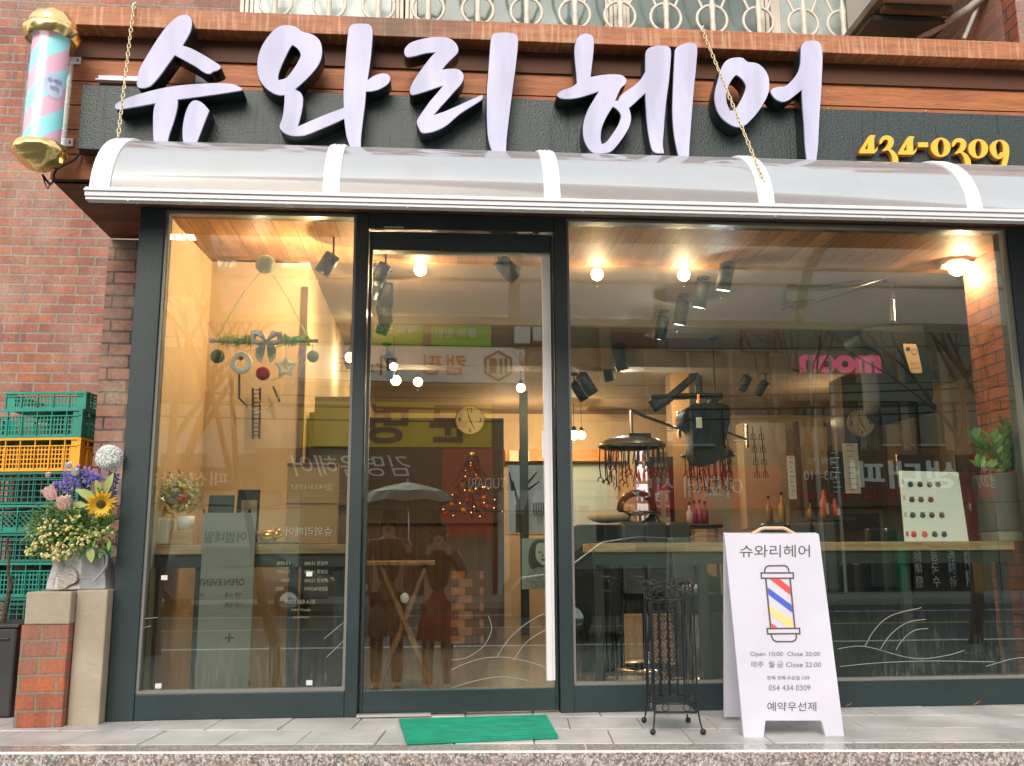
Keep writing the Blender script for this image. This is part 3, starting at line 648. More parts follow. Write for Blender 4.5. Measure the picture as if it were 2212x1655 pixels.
m.build('rain_drops', mat('water_drop', (.8,.85,.85), .05, spec=1), at)
# chains
M_chain = mat('brass_chain', (.72,.60,.36), .35, metal=.6)
def chain(a, b, lab):
    t = thing('chain', lab, 'chain', a); a, b = Vector(a), Vector(b); d = (b-a); Ln = d.length; d.normalize(); step = .0235; k = int(Ln/step)
    m = MB(); side = d.cross(Vector((0,1,0))).normalized(); oth = d.cross(side).normalized()
    for i in range(k):
        p = a + d*(Ln*(i+.5)/k); u = side if i % 2 == 0 else oth; u = (u + oth*.35*((i%3)-1)).normalized()
        m.tube([p + d*(.0155*math.cos(q*math.pi/5)) + u*(.0065*math.sin(q*math.pi/5)) for q in range(10)], .0023, 5, closed=True)
    m.build('links', M_chain, t); m = MB(); m.tube([a+Vector((.008,0,.012)), a+Vector((0,-.006,.004)), a+Vector((-.004,0,-.012))], .0035, 6); m.build('hook', M_white_al, t)
y, z = arc(.62, .01); ya, za = arc(.30, .01)
chain(P(289,12,FY-.108), P(255,297,y), 'left brass chain holding up the awning by the first syllable')
chain(P(1516,62,FY-.108), P(1650,392,-.855), 'right brass chain slanting across the ring of the last syllable')
# ================================================================== things on the pavement
# A-board
bt = thing('sandwich_board', 'white plastic folding sandwich board with barber pole drawing and opening hours', 'sandwich board', P(1700,1590,-.5))
TL, TR, BL, BR = P(1566,1153,-.44), P(1769,1153,-.462), P(1607,1593,-.606), P(1823,1591,-.628)
NB = (TR-TL).cross(BL-TL).normalized()
if NB.y > 0: NB = -NB            # towards the street
def onb(x, y, off=0):
    """crop coordinates of the board -> point on the board's face"""
    x = (x/2.5454+2100)/1.36709; y = (y/2.5454+1550)/1.36709
    d = FWD*FPX + RT2*(x-CX) - UP2*(y-CY); t = (TL-CAM).dot(NB)/d.dot(NB); return CAM + d*t + NB*off
face2d = [(100,72),(103,66),(805,66),(811,72),(1001,1588),(998,1592),(868,1592),(862,1588),(832,1480),(820,1472),(418,1472),(408,1480),(396,1592),(390,1599),(252,1598),(246,1592)]
pf = [onb(*p) for p in face2d]; pb = [p - NB*.022 for p in pf]
m = MB(); n = len(pf); m.add(pf+pb, [tuple(range(n)), tuple(range(2*n-1, n-1, -1))]+[(i, i+n, (i+1)%n+n, (i+1)%n) for i in range(n)])
M_board = mat('board_plastic', (.60,.585,.655), .45, noise=.06, nscale=4)
m.build('front_leaf', M_board, bt, bevel=.003)
# rear leaf
rl = [P(1564,1154,-.415), P(1767,1154,-.435), P(1775,1548,-.26), P(1745,1550,-.26), P(1735,1530,-.262), P(1640,1530,-.255), P(1631,1550,-.25), P(1565,1550,-.245)]
m = MB(); nb = Vector((.05,1,.4)).normalized()*.02; n = len(rl); m.add(rl+[p+nb for p in rl], [tuple(range(n)), tuple(range(2*n-1, n-1, -1))]+[(i, i+n, (i+1)%n+n, (i+1)%n) for i in range(n)])
m.build('rear_leaf', M_board, bt, bevel=.003)
m = MB(); hp = [P(x, y, -.44) for x, y in ((1624,1153),(1632,1150),(1643,1143),(1650,1141),(1690,1141),(1698,1143),(1708,1149),(1716,1153))]
m.tube(hp, .007, 8); m.build('carry_handle', mat('peach_plastic', (.80,.50,.33), .4), bt)
M_brown = mat('brown_ink', (.10,.075,.075), .6); M_grey = mat('grey_ink', (.20,.18,.19), .6)
def poly_on(name, lists, mt, off=.0012):
    m = MB()
    for L_ in lists: m.poly3([onb(x, y, off) for x, y in L_])
    return m.build(name, mt, bt)
def stroke(pts, wd, closed=False):
    """band polygons following a path in the drawing"""
    out = []; n = len(pts)
    for i in range(n if closed else n-1):
        a, b = Vector(pts[i]), Vector(pts[(i+1)%n]); d = (b-a).normalized(); q = Vector((-d.y, d.x))*wd/2; e = d*wd/2
        out.append([tuple(a-e+q), tuple(b+e+q), tuple(b+e-q), tuple(a-e-q)])
    return out
lines = []
for k, L_ in enumerate(([(402,358),(403,335),(412,318),(430,309),(550,307),(570,315),(580,332),(585,356)], [(452,826),(458,850),(470,868),(490,878),(610,878),(630,868),(640,850),(640,824)])): lines += stroke(L_, 11)
lines += stroke([(375,362),(616,362),(618,402),(377,402)], 11, True) + stroke([(420,780),(664,778),(666,818),(424,820)], 11, True)
lines += stroke([(410,406),(447,778)], 13) + stroke([(592,404),(628,776)], 13)
m = MB()
for i, L_ in enumerate(lines): m.poly3([onb(x, y, .0012+.00003*i) for x, y in L_])
m.build('pole_drawing', M_brown, bt)
M_redi = mat('red_ink', (.80,.06,.05), .6); poly_on('red_stripe', [[(437,406),(514,406),(592,470),(598,530)]], M_redi); poly_on('red_stripe', [[(452,738),(500,774),(456,774)]], M_redi)
poly_on('blue_stripe', [[(425,470),(604,603),(611,662),(431,525)]], mat('blue_ink', (.05,.10,.55), .6))
poly_on('yellow_stripe', [[(437,603),(620,728),(623,774),(582,774),(443,668)]], mat('yellow_ink', (.90,.60,.22), .6))
uh = (TR-TL).normalized(); vh = NB.cross(uh).normalized()
if vh.z < 0: vh = -vh
def btext(name, body, x0, x1, yc, hpx, mt, **kw):
    a, b, c = onb(x0, yc), onb(x1, yc), onb((x0+x1)/2, yc, .0015); W = (b-a).length; H = (onb((x0+x1)/2, yc-hpx/2)-onb((x0+x1)/2, yc+hpx/2)).length
    ux = (b-a).normalized(); M = Matrix((ux, (onb((x0+x1)/2, yc-50)-onb((x0+x1)/2,yc+50)).normalized(), NB)).transposed().to_4x4(); M.translation = c
    return text(name, body, mt, M, bt, W=W, H=H, extr=.0003, **kw)
btext('shop_name', '슈와리헤어', 216, 742, 198, 92, M_brown)
btext('hours', 'Open 10:00  Close 20:00', 294, 818, 975, 42, M_grey)
btext('hours', '매주  월·금 Close 22:00', 300, 826, 1049, 46, M_grey)
btext('day_off', '첫째·셋째·수요일 OFF', 418, 742, 1150, 32, M_grey)
btext('phone_number', '054 434 0309', 432, 746, 1225, 40, M_grey)
btext('booking_notice', '예약우선제', 422, 790, 1366, 68, M_brown)

# umbrella stand
ut = thing('umbrella_stand', 'black wrought iron umbrella stand with scrollwork on ball feet', 'umbrella stand', (.92,-.41,0))
fl, fr_, bl, br = Vector((.835,-.515,0)), Vector((.995,-.533,0)), Vector((.855,-.292,0)), Vector((1.005,-.310,0))
M_iron = mat('black_iron', (.035,.036,.036), .35, metal=.6)
zt_ = PZ(1416,1296,-.51); zl = .075; zc = PZ(1416,1273,-.51)
C4 = (fl, fr_, br, bl); mid = (fl+fr_+br+bl)/4
for c in C4:
    o_ = (c-mid).normalized(); m = MB()
    m.tube([c+Vector((0,0,zt_+.05)), c+Vector((0,0,zl+.03)), c+o_*.004+Vector((0,0,zl)), c+o_*.012+Vector((0,0,.04)), c+o_*.022+Vector((0,0,.014))], .0035, 8)
    m.build('leg', M_iron, ut); m = MB(); m.ball(c+o_*.024+Vector((0,0,.0115)), .0115, 12); m.build('ball_foot', M_iron, ut); m = MB(); m.ball(c+Vector((0,0,zt_+.058)), .009, 12); m.build('ball_finial', M_iron, ut)
m = MB()
for z in (zt_, zl+.035, zl+.005):
    m.tube([c+Vector((0,0,z)) for c in C4], .003, 6, closed=True)
m.build('frame', M_iron, ut)
m = MB()
def ringp(c, r, u, v, a0=0, a1=360, n=16): return [c + u*(r*math.cos(R(a0+(a1-a0)*i/n))) + v*(r*math.sin(R(a0+(a1-a0)*i/n))) for i in range(n+1)]
zz = Vector((0,0,1))
for a, b in ((fl,fr_),(bl,br),(fl,bl),(fr_,br)):
    u = (b-a).normalized(); L_ = (b-a).length; r = L_/6
    for k in range(3):
        c = a+u*(L_*(k+.5)/3)+zz*(zt_+r*.85)
        m.tube(ringp(c, r*1.02, u, zz), .0022, 5); m.tube(ringp(c+u*r*.3, r*.45, u, zz, 0, 270), .0018, 5)
    m.tube([a+u*(L_*t)+zz*(zt_+.05+.018*math.sin(t*math.pi*2)) for t in [i/16 for i in range(17)]], .0022, 5)
    for s in (0, 1):
        m.tube(ringp(a+u*(L_*(.25+.5*s))+zz*(zl+.021), .013, u, zz), .0018, 5)
m.build('scroll_rim', M_iron, ut)
m = MB(); 
for a, b, sc_ in ((bl, br, 1.0),):
    u = (b-a).normalized(); L_ = (b-a).length; a2 = a + Vector((0,-.0,0))
    for k in range(3):
        w0 = L_*(.16+.235*k); w1 = w0+L_*.205
        for w_ in (w0, w1): m.tube([a2+u*w_+zz*(zl+.035), a2+u*w_+zz*(zt_-.006)], .0024, 5)
        rr_ = (w1-w0)/2*.92; z = zl+.05; i = 0
        while z < zt_-.02:
            c = a2+u*((w0+w1)/2+(.0015 if i%2 else -.0015))+zz*z
            m.tube(ringp(c, rr_, u, zz, 0 if i%2 else 180, 265 if i%2 else 445, 9), .0019, 5)
            z += rr_*1.25; i += 1
m.build('scroll_panel', M_iron, ut)
m = MB()
for a, b in ((fl,bl),(fr_,br)):
    u = (b-a).normalized(); L_ = (b-a).length
    for ph in (0, 1):
        m.tube([a+u*(L_*(.32+.36*ph)+.014*math.sin(t*math.pi*4+ph*math.pi))+zz*(zl+.03+(zt_-zl-.04)*t) for t in [i/30 for i in range(31)]], .0022, 5)
    for w_ in (.2,.8): m.tube([a+u*L_*w_+zz*(zl+.03), a+u*L_*w_+zz*(zt_)], .0022, 5)
m.build('side_scrolls', M_iron, ut)
m = MB(); m.hexa([c+(mid-c)*.04+zz*(zl-.004) for c in (fl,fr_,br,bl)], [c+(mid-c)*.04+zz*(zl+.006) for c in (fl,fr_,br,bl)]); m.build('drip_tray', mat('dull_tray', (.30,.28,.25), .4, metal=.6), ut)

# door mat
def grnd(x, y, z=0):
    d = FWD*FPX + RT2*(x-CX) - UP2*(y-CY); return CAM + d*((z-CAM.z)/d.z)
mt = thing('door_mat', 'bright green ribbed door mat lying in front of the glass door', 'door mat', grnd(1030,1580))
c4 = [grnd(878,1611), grnd(1206,1597), grnd(1180,1549), grnd(861,1558)]
M_mat = mat('green_mat', (.0,.33,.19), .75, noise=.2, nscale=12, bump=.5, bscale=260)
m = MB(); N_ = 46
m.hexa([p+zz*.002 for p in c4], [p+zz*.008 for p in c4]); m.build('mat_base', M_mat, mt, bevel=.003)
m = MB(); rr = random.Random(2)
for i in range(N_):
    t0, t1 = (i+.12)/N_, (i+.80)/N_
    a0, a1 = c4[0].lerp(c4[3], t0), c4[0].lerp(c4[3], t1); b0, b1 = c4[1].lerp(c4[2], t0), c4[1].lerp(c4[2], t1)
    q = [a0, b0, b1, a1]; h = rr.uniform(.010,.0122); m.hexa([p+zz*.0081 for p in q], [p+zz*h for p in q])
m.build('ribs', M_mat, mt)

# low pillar with the watering can
lp = thing('low_pillar', 'low pillar of red brick and bare concrete left of the shop front', 'pillar', P(130,1560,-.1))
yb = -.118; xa, xb = P(26,1575,yb).x, P(131,1575,yb).x; zc_ = P(155,1278,yb).z; zbk = P(90,1350,yb).z
M_lowbrick = brick('low_brick', (.50,.12,.04), (.33,.12,.075), (.26,.21,.15), row=.0685, bw=.145, mort=.013, stain=(.40,.26,.18), stainamt=.3, bumpd=.012)
m = MB(); m.box(xa, xb, yb+.004, .28, -.006, zbk); m.build('brick_base', M_lowbrick, lp, bevel=.004)
m = MB(); m.box(xa+.01, xb+.002, yb, .28, zbk+.001, zc_); m.build('concrete_cap', M_conc, lp, bevel=.006)
m = MB(); m.box(xb+.003, XA-.002, yb+.05, .28, -.006, zc_+.004); m.build('concrete_block', M_conc, lp, bevel=.006)
ZP = zc_+.004
wc = thing('watering_can', 'galvanised watering can planter with an oval plaque on the concrete pillar', 'watering can', P(175,1275,.03))
M_zinc = mat('galvanised', (.52,.51,.50), .42, metal=.45, noise=.28, nscale=9, bump=.2, bscale=30)
cb = P(176,1275,.05); cb.z = ZP
H_ = P(180,1180,.05).z-ZP
m = MB(); m.lathe([(.001,.001),(.138,.001),(.140,.006),(.134,.045),(.1345,.048),(.132,.052),(.104,H_),(.100,H_),(.098,H_-.03),(.001,H_-.04)], cb, 8, Matrix.Rotation(R(14),4,'Z'), 1, .62)
m.build('can_body', M_zinc, wc, smooth=False, bevel=.004)
m = MB(); y_ = cb.y-.095
m.tube([P(146,1250,y_+.03), P(128,1215,y_+.02), P(110,1180,y_+.01)], [.017,.014,.011], 10)
a = P(110,1181,y_+.01); b = P(101,1170,y_+.01); m.tube([a, b], [.011,.026], 10); m.build('spout', M_zinc, wc)
m = MB(); m.tube([P(x, y, -.03) for x, y in ((214,1186),(224,1190),(231,1202),(230,1220),(222,1235),(204,1254))], .0065, 8); 
m.build('handle', M_zinc, wc)
pq = smoothpoly([(12,-40),(40,-26),(55,0),(48,20),(20,32),(8,42),(-30,48),(-48,30),(-42,0),(-30,-35)], 4)
s_ = .0011; c = P(140,1240,cb.y-.088)
outline('plaque', [[(p[0]*s_, -p[1]*s_) for p in pq]], .004, mat('plaque_zinc', (.38,.35,.31), .5, metal=.5, bump=.6, bscale=120), wc, Matrix.Translation(c+Vector((0.0,.002,-.012))) @ Matrix.Rotation(R(-16),4,'Z') @ Matrix.Rotation(R(86),4,'X'))

# flowers
ft_ = thing('flower_arrangement', 'mixed artificial flowers with a sunflower and a white pompom in the watering can', 'flowers', cb+zz*H_)
FYc = .0
def F(x, y, dy=0): return P(x, y, FYc+dy)
rr = random.Random(21)
def leaf(m, p, d, up, L_, W_, n=4, curl=.2):
    d = d.normalized(); s = d.cross(up); s = s.normalized() if s.length > 1e-4 else Vector((1,0,0)); u = s.cross(d).normalized()
    L, Rr, Md = [], [], []
    for i in range(n+1):
        t = i/n; w_ = W_*math.sin(math.pi*min(1, .08+t*.92))**.8*(1-.35*t); c = p + d*(L_*t) - u*(curl*L_*t*t)
        Md.append(c); L.append(c+s*w_/2+u*w_*.12); Rr.append(c-s*w_/2+u*w_*.12)
    vs = L+Md+Rr; k = n+1; fs = []
    for i in range(n): fs += [(i, i+1, k+i+1, k+i), (k+i, k+i+1, 2*k+i+1, 2*k+i)]
    m.add(vs, fs, True)
M_leaf = mat('leaf_green', (.17,.33,.07), .5, c2=(.34,.50,.14), nscale=25); M_leaf2 = mat('leaf_dark', (.06,.20,.08), .5, c2=(.16,.32,.11), nscale=25)
M_lime = mat('lime_leaf', (.36,.46,.10), .5, c2=(.5,.58,.22), nscale=20); M_yel = mat('yellow_blossom', (.86,.76,.22), .6, c2=(.9,.86,.52), nscale=30)
M_stem = mat('stem', (.12,.20,.06), .6); M_purp = mat('purple_petal', (.32,.26,.68), .6, c2=(.46,.38,.82), nscale=30); M_purp2 = mat('dark_purple', (.09,.05,.22), .6)
M_pink = mat('pink_petal', (.90,.55,.52), .55, c2=(.92,.76,.64), nscale=14); M_wp = mat('white_petal', (.82,.84,.82), .6); M_cream = mat('cream_sprig', (.68,.70,.45), .6)
base = cb+zz*(H_-.02)
def thin(mt, k=.28):
    N, L, b = nodes(mt); o2 = [n for n in N if n.type == 'OUTPUT_MATERIAL'][0]; tl = N.new('ShaderNodeBsdfTranslucent')
    src = b.inputs['Base Color'].links
    if src: L.new(src[0].from_socket, tl.inputs[0])
    else: tl.inputs[0].default_value = b.inputs['Base Color'].default_value
    mx = N.new('ShaderNodeMixShader'); mx.inputs[0].default_value = k; L.new(b.outputs[0], mx.inputs[1]); L.new(tl.outputs[0], mx.inputs[2]); L.new(mx.outputs[0], o2.inputs[0])
for q in (M_leaf, M_leaf2, M_lime, M_yel, M_purp, M_pink, M_wp, M_cream): thin(q)
# foliage
m = MB(); m2 = MB(); ms = MB(); my = MB(); mc = MB()
for i in range(620):
    a = rr.uniform(0, 2*math.pi); x = rr.uniform(62, 243); y = rr.uniform(1098, 1196)
    if (x-160)**2/92**2+(y-1148)**2/62**2 > 1.05: continue
    p = F(x, y, rr.uniform(-.10, .14)); d = (p-base)+Vector((rr.uniform(-.1,.1), rr.uniform(-.1,.05), rr.uniform(-.12,.06)))
    leaf(m if rr.random() < .6 else m2, p, d, zz, rr.uniform(.035,.075), rr.uniform(.014,.026), 4, rr.uniform(0,.6))
    if rr.random() < .35: ms.tube([base+Vector((rr.uniform(-.05,.05),rr.uniform(-.03,.03),0)), base.lerp(p,.6)+zz*.02, p], .0012, 4)
for (x, y, n_, sp_) in [(62,1192,14,10),(75,1180,22,12),(95,1170,26,14),(90,1150,22,14),(118,1190,30,16),(130,1175,30,18),(105,1130,22,14),(150,1185,24,15),(165,1150,22,18),(175,1165,20,14),(200,1160,14,16),(225,1145,12,14),(140,1140,24,18),(120,1205,16,9),(160,1120,14,14),(95,1200,12,8)]:
    for k in range(n_):
        p = F(x+rr.gauss(0, sp_*.55), y+rr.gauss(0, sp_*.5), rr.uniform(-.13,-.03)); my.ball(p, rr.uniform(.0045,.0078), 6, seg=4)
        if k % 3 == 0: ms.tube([p, p.lerp(base,.3)+zz*.01], .0009, 3)
for (x, y) in [(80,1125),(100,1112),(72,1130),(118,1100),(140,1115),(205,1115),(215,1130),(230,1112),(180,1105),(195,1100),(165,1108),(238,1125),(60,1140),(128,1098)]:
    p = F(x, y, rr.uniform(-.08,0))
    for k in range(22):
        d = Vector((rr.gauss(0,1), rr.gauss(0,.8), rr.gauss(.3,1))).normalized(); leaf(mc, p+d*rr.uniform(0,.012), d, zz, rr.uniform(.012,.022), .0035, 2, 0)
m.build('leaves', M_leaf, ft_); m2.build('dark_leaves', M_leaf2, ft_); ms.build('stems', M_stem, ft_); my.build('yellow_blossom', M_yel, ft_); mc.build('cream_sprigs', M_cream, ft_)
m = MB()
for x, y, a, L_, W_ in ((228,1062,70,.085,.04),(205,1078,150,.09,.045),(186,1092,175,.07,.035),(196,1185,-80,.06,.04),(215,1150,200,.08,.03),(170,1120,95,.06,.02),(215,1060,110,.05,.03)):
    leaf(m, F(x, y, -.09), Vector((math.cos(R(a)), -.25, math.sin(R(a)))), Vector((0,-1,.4)), L_, W_, 6, .15)
m.build('broad_leaves', M_lime, ft_)
# pompom
m = MB(); c = F(236,989,-.03); 
for k in range(2600):
    d = Vector((rr.gauss(0,1), rr.gauss(0,1), rr.gauss(0,1))).normalized(); tg = d.cross(Vector((rr.gauss(0,1),rr.gauss(0,1),rr.gauss(0,1)))).normalized(); leaf(m, c+d*.040-tg*.003, tg*rr.uniform(.2,.7)+d, tg, rr.uniform(.015,.023), .007, 2, -.3)
m.ball(c, .045, 18); m.build('pompom_flower', mat('pompom_white', (.90,.91,.89), .8), ft_)
# sunflower
m = MB(); c = F(218,1088,-.12); ax = Vector((.35,-.75,-.35)).normalized(); s1 = ax.cross(zz).normalized(); s2 = ax.cross(s1)
for ring, (r0, L_) in enumerate(((.018,.048),(.016,.043),(.014,.036))):
    for k in range(17):
        a = 2*math.pi*(k+ring*.33)/17+rr.uniform(-.08,.08); d = s1*math.cos(a)+s2*math.sin(a)+ax*(.12+.15*ring); leaf(m, c+d.normalized()*r0, d, ax, L_*rr.uniform(.85,1.1), .017, 5, -.1 if ring else .12)
sf = m.build('sunflower', mat('sunflower_petal', (.90,.50,.02), .5, c2=(.95,.66,.06), nscale=40), ft_)
m = MB(); Mx = Matrix((s1, s2, ax)).transposed().to_4x4(); m.ball(c+ax*.004, .021, 16, 1, 1, .5, Mx)
for k in range(160):
    a = rr.uniform(0, 6.283); r = rr.uniform(0,.021)**1; q = c+ax*(.010*(1-(r/.023)**2)+.004)+s1*r*math.cos(a)+s2*r*math.sin(a); m.ball(q, .0017, 5, seg=3)
m.build('sunflower_heart', mat('sunflower_brown', (.05,.03,.012), .8, c2=(.14,.10,.02), nscale=60), sf)
# sepals of the second, folded sunflower
m = MB(); c = F(214,1068,-.11)
for k in range(40):
    d = Vector((rr.gauss(0,1), rr.gauss(-.6,.6), rr.gauss(0,1))).normalized(); leaf(m, c+d*.012, d, zz, .024, .009, 3, .3)
m.build('sepals', M_leaf2, ft_)
# delphiniums
m = MB(); mst = MB()
for (x0_, y0_, x1_, y1_, w_) in ((146,1062,132,1040,.014),(160,1058,156,1016,.018),(176,1055,168,1006,.02),(190,1056,182,1012,.018),(198,1048,190,1014,.014),(205,1035,200,1022,.014),(150,1045,140,1018,.013),(125,1052,120,1044,.010),(215,1035,206,1028,.013),(158,1090,150,1078,.013)):
    a, b = F(x0_, y0_, -.04), F(x1_, y1_, -.05); mst.tube([base, a, b], .0013, 4)
    for k in range(60):
        t = rr.random(); p = a.lerp(b, t); d = Vector((rr.gauss(0,1), rr.gauss(0,1), rr.gauss(0,.7))).normalized(); leaf(m, p+d*w_*(1-.55*t)*rr.uniform(.3,1), d+Vector((rr.uniform(-.6,.6),)*3), Vector((rr.random(),1,rr.random())), .014, .010, 2, .4)
m.build('purple_spikes', M_purp, ft_); mst.build('spike_stems', M_stem, ft_)
m = MB()
for k in range(190):
    t = rr.random(); p = F(244,1095,-.02).lerp(F(250,1022,-.02), t)+Vector((-.01,0,0)); d = Vector((rr.gauss(0,1), rr.gauss(0,1), rr.gauss(0,.7))).normalized(); leaf(m, p+d*.017*rr.random(), d, Vector((rr.random(),1,rr.random())), .014, .009, 2, .4)
m.build('dark_purple_spikes', M_purp2, ft_)
def bud(c, ax, r, L_, n_=9):
    m = MB(); ax = ax.normalized(); s1 = ax.cross(Vector((0,-1,.1))).normalized(); s2 = ax.cross(s1)
    for ring in range(3):
        for k in range(n_-ring*2):
            a = 2*math.pi*(k+ring*.4)/(n_-ring*2); d = ax*(2.2)+(s1*math.cos(a)+s2*math.sin(a))*(.42-.1*ring); leaf(m, c+(s1*math.cos(a)+s2*math.sin(a))*r*(.45-.12*ring), d, -(s1*math.cos(a)+s2*math.sin(a)), L_, r*1.7, 6, .10)
    return m
bud(F(117,1080,-.1), Vector((-.6,-.2,1)), .030, .066).build('pink_rose', M_pink, ft_); bud(F(140,1100,-.12), Vector((-.1,-.3,1)), .036, .058).build('pink_rose', M_pink, ft_)
for x, y, r in ((104,1022,.014),(148,1003,.017),(163,1018,.020)):
    bud(F(x, y+9, -.06), Vector((0,-.4,1)), r, r*1.6, 8).build('small_white_flower', M_wp if x > 110 else M_pink, ft_)

# ------------------------------------------------------------------ crates behind the pillar
M_green = mat('green_crate', (.010,.24,.17), .45, noise=.2, nscale=4); M_green2 = mat('dark_green_crate', (.008,.15,.11), .45, noise=.2, nscale=4); M_orange = mat('amber_crate', (.78,.37,.012), .45)
def crate(x1, ytop, ybot, mt, lab, Y=1.0, W=.62, D_=.40, rz=-8, style=0, dx=0):
    tr = P(x1, ytop, Y); zt, zb = tr.z, P(x1, ybot, Y).z; H = zt-zb
    t = thing('plastic_crate', lab, 'crate', (tr.x, Y, zb), 'stacked vegetable crates')
    M = Matrix.Translation((tr.x, Y, zb)) @ Matrix.Rotation(R(rz), 4, 'Z')
    m = MB(); T = .006
    def panel(A, u, L_):    # A origin, u along, outward normal n
        n = u.cross(zz)
        def bar(a, b, z0, z1, d0=0, d1=T):
            vs = [A+u*p+zz*q+n*r for q in (z0, z1) for (p, r) in ((a,-d1),(b,-d1),(b,-d0),(a,-d0))]; m.hexa([M@v for v in vs[:4]], [M@v for v in vs[4:]])
        bar(0, L_, H-.012, H, -.008, T); bar(0, L_, H*.74, H*.74+.006, -.006, T); bar(0, L_, 0, .012, 0, T)
        nb = int(L_/.075)
        for k in range(nb+1):
            c = L_*k/nb; bar(max(0,c-.0025), min(L_,c+.0025), .0125, H-.0125, -.0055, T)
        if style == 0:      # fine square grid with a solid end
            bar(0, .05, .0125, H-.0125, .0004, T-.0006); bar(L_-.05, L_, .0125, H-.0125, .0004, T-.0006)
            q = int(L_/.019)
            for k in range(q): bar(L_*k/q, L_*k/q+.006, .0125, H*.74, .001, T-.001)
            q = max(3, int(H*.7/.022))
            for k in range(q): bar(0, L_, .012+H*.70*k/q, .012+H*.70*k/q+.006, .0015, T-.0015)
        elif style == 1:    # open ladder grid
            q = int(L_/.034)
            for k in range(q): bar(L_*k/q, L_*k/q+.005, .0125, H-.012, .001, T-.001)
            q = 5
            for k in range(q): bar(0, L_, H*k/q, H*k/q+.005, -.003, T-.0015)
        else:               # diamond pattern
            bar(0, L_, .012, .03, 0, T)
            q = int(L_/.030); hh = (H*.72-.02)/3
            for k in range(q):
                for j in range(3):
                    x0_, z0_ = L_*k/q, .02+hh*j
                    for s in (0, 1):
                        p0 = (x0_+(0 if s else L_/q), z0_); p1 = (x0_+(L_/q if s else 0), z0_+hh)
                        a_ = A+u*p0[0]+zz*p0[1]; b_ = A+u*p1[0]+zz*p1[1]; m.tube([M@(a_-n*.003), M@(b_-n*.003)], .0028, 4)
    X = Vector((1,0,0)); Yv = Vector((0,1,0))
    panel(Vector((-W,0,0)), X, W); panel(Vector((0,0,0)), Yv, D_); panel(Vector((0,D_,0)), -X, W); panel(Vector((-W,D_,0)), -Yv, D_)
    m.box(-W+.004, -.004, .004, D_-.004, .001, .008, M)
    m.box(-.012, .006, -.006, .012, .0, H-.001, M)
    m.build('crate_body', mt, t)
crate(186, 846, 884, M_green, 'green plastic crate on top of the stack, shorter than the rest', W=.44, rz=-6, style=0, Y=1.05)
crate(178, 883, 944, M_green, 'green plastic crate resting on the amber crate', W=.66)
crate(174, 945, 1017, M_orange, 'amber yellow plastic crate, the only one that is not green', W=.66)
crate(172, 1019, 1088, M_green2, 'dark green open grid crate directly under the amber crate', W=.66, style=1)
crate(170, 1090, 1150, M_green, 'green crate with diamond lattice sides behind the flowers', W=.66, style=2)
crate(168, 1152, 1213, M_green2, 'dark green open grid crate just below the diamond lattice crate', W=.66, style=1)
crate(150, 1215, 1290, M_green, 'green plastic crate level with the watering can', W=.62)
crate(148, 1292, 1352, M_green2, 'lowest visible dark green grid crate above the black planter', W=.62, style=1)
crate(148, 1354, 1440, M_green2, 'dark green crate at the bottom of the stack behind the pillar', W=.62, style=1)
pt = thing('planter_box', 'dark grey plastic planter box at the lower left edge', 'planter', P(15,1560,.1))
M_plb = mat('planter_plastic', (.035,.035,.034), .5, noise=.15)
a = P(38,1356,.15); m = MB(); m.box(a.x-.6, a.x, .15, .5, 0, a.z); m.build('planter_body', M_plb, pt, bevel=.01)
m = MB(); m.box(a.x-.61, a.x+.008, .14, .51, a.z-.0, a.z+.014); m.box(a.x-.3, a.x-.03, .140, .149, a.z-.05, a.z-.042); m.build('planter_rim', M_plb, pt, bevel=.003)
tt = thing('bare_branch', 'dark bare twig standing in the planter box before the crates', 'branch', P(10,1350,.3))
m = MB(); m.tube([P(2,1380,.3), P(8,1335,.28), P(16,1300,.28), P(22,1262,.27), P(17,1235,.27), P(20,1200,.27), P(14,1180,.27), P(18,1160,.26)], [.014,.012,.011,.009,.007,.0045,.004,.005], 8)
m.tube([P(20,1280,.27), P(28,1258,.26), P(33,1250,.25)], [.007,.004,.002], 6); m.build('twig', mat('bark', (.09,.055,.035), .9, bump=.8, bscale=60), tt)
for x, y, rz_, lab in ((1827,1526,20,'small orange dead leaf at the foot of the frame beside the sandwich board'), (2103,1523,-30,'small orange dead leaf at the foot of the frame near the right edge')):
    p = grnd(x, y, .012); t = thing('fallen_leaf', lab, 'leaf', p); m = MB(); leaf(m, p, Vector((math.cos(R(rz_)), -.3, .2)), zz, .035, .022, 5, -.4); m.build('leaf_blade', mat('dead_leaf', (.45,.16,.03), .7), t)

# ------------------------------------------------------------------ barber pole
bp = thing('barber_pole', 'pastel pink and turquoise barber pole with gold foil caps on the fascia', 'barber pole', P(100,340,-.47))
YPp = -.47
top, bot = P(112.5,74,YPp), P(88,321,YPp); 
axp = (top-bot); HP = axp.length; axp.normalize(); s1 = axp.cross(Vector((0,1,0))).normalized(); s2 = axp.cross(s1).normalized()
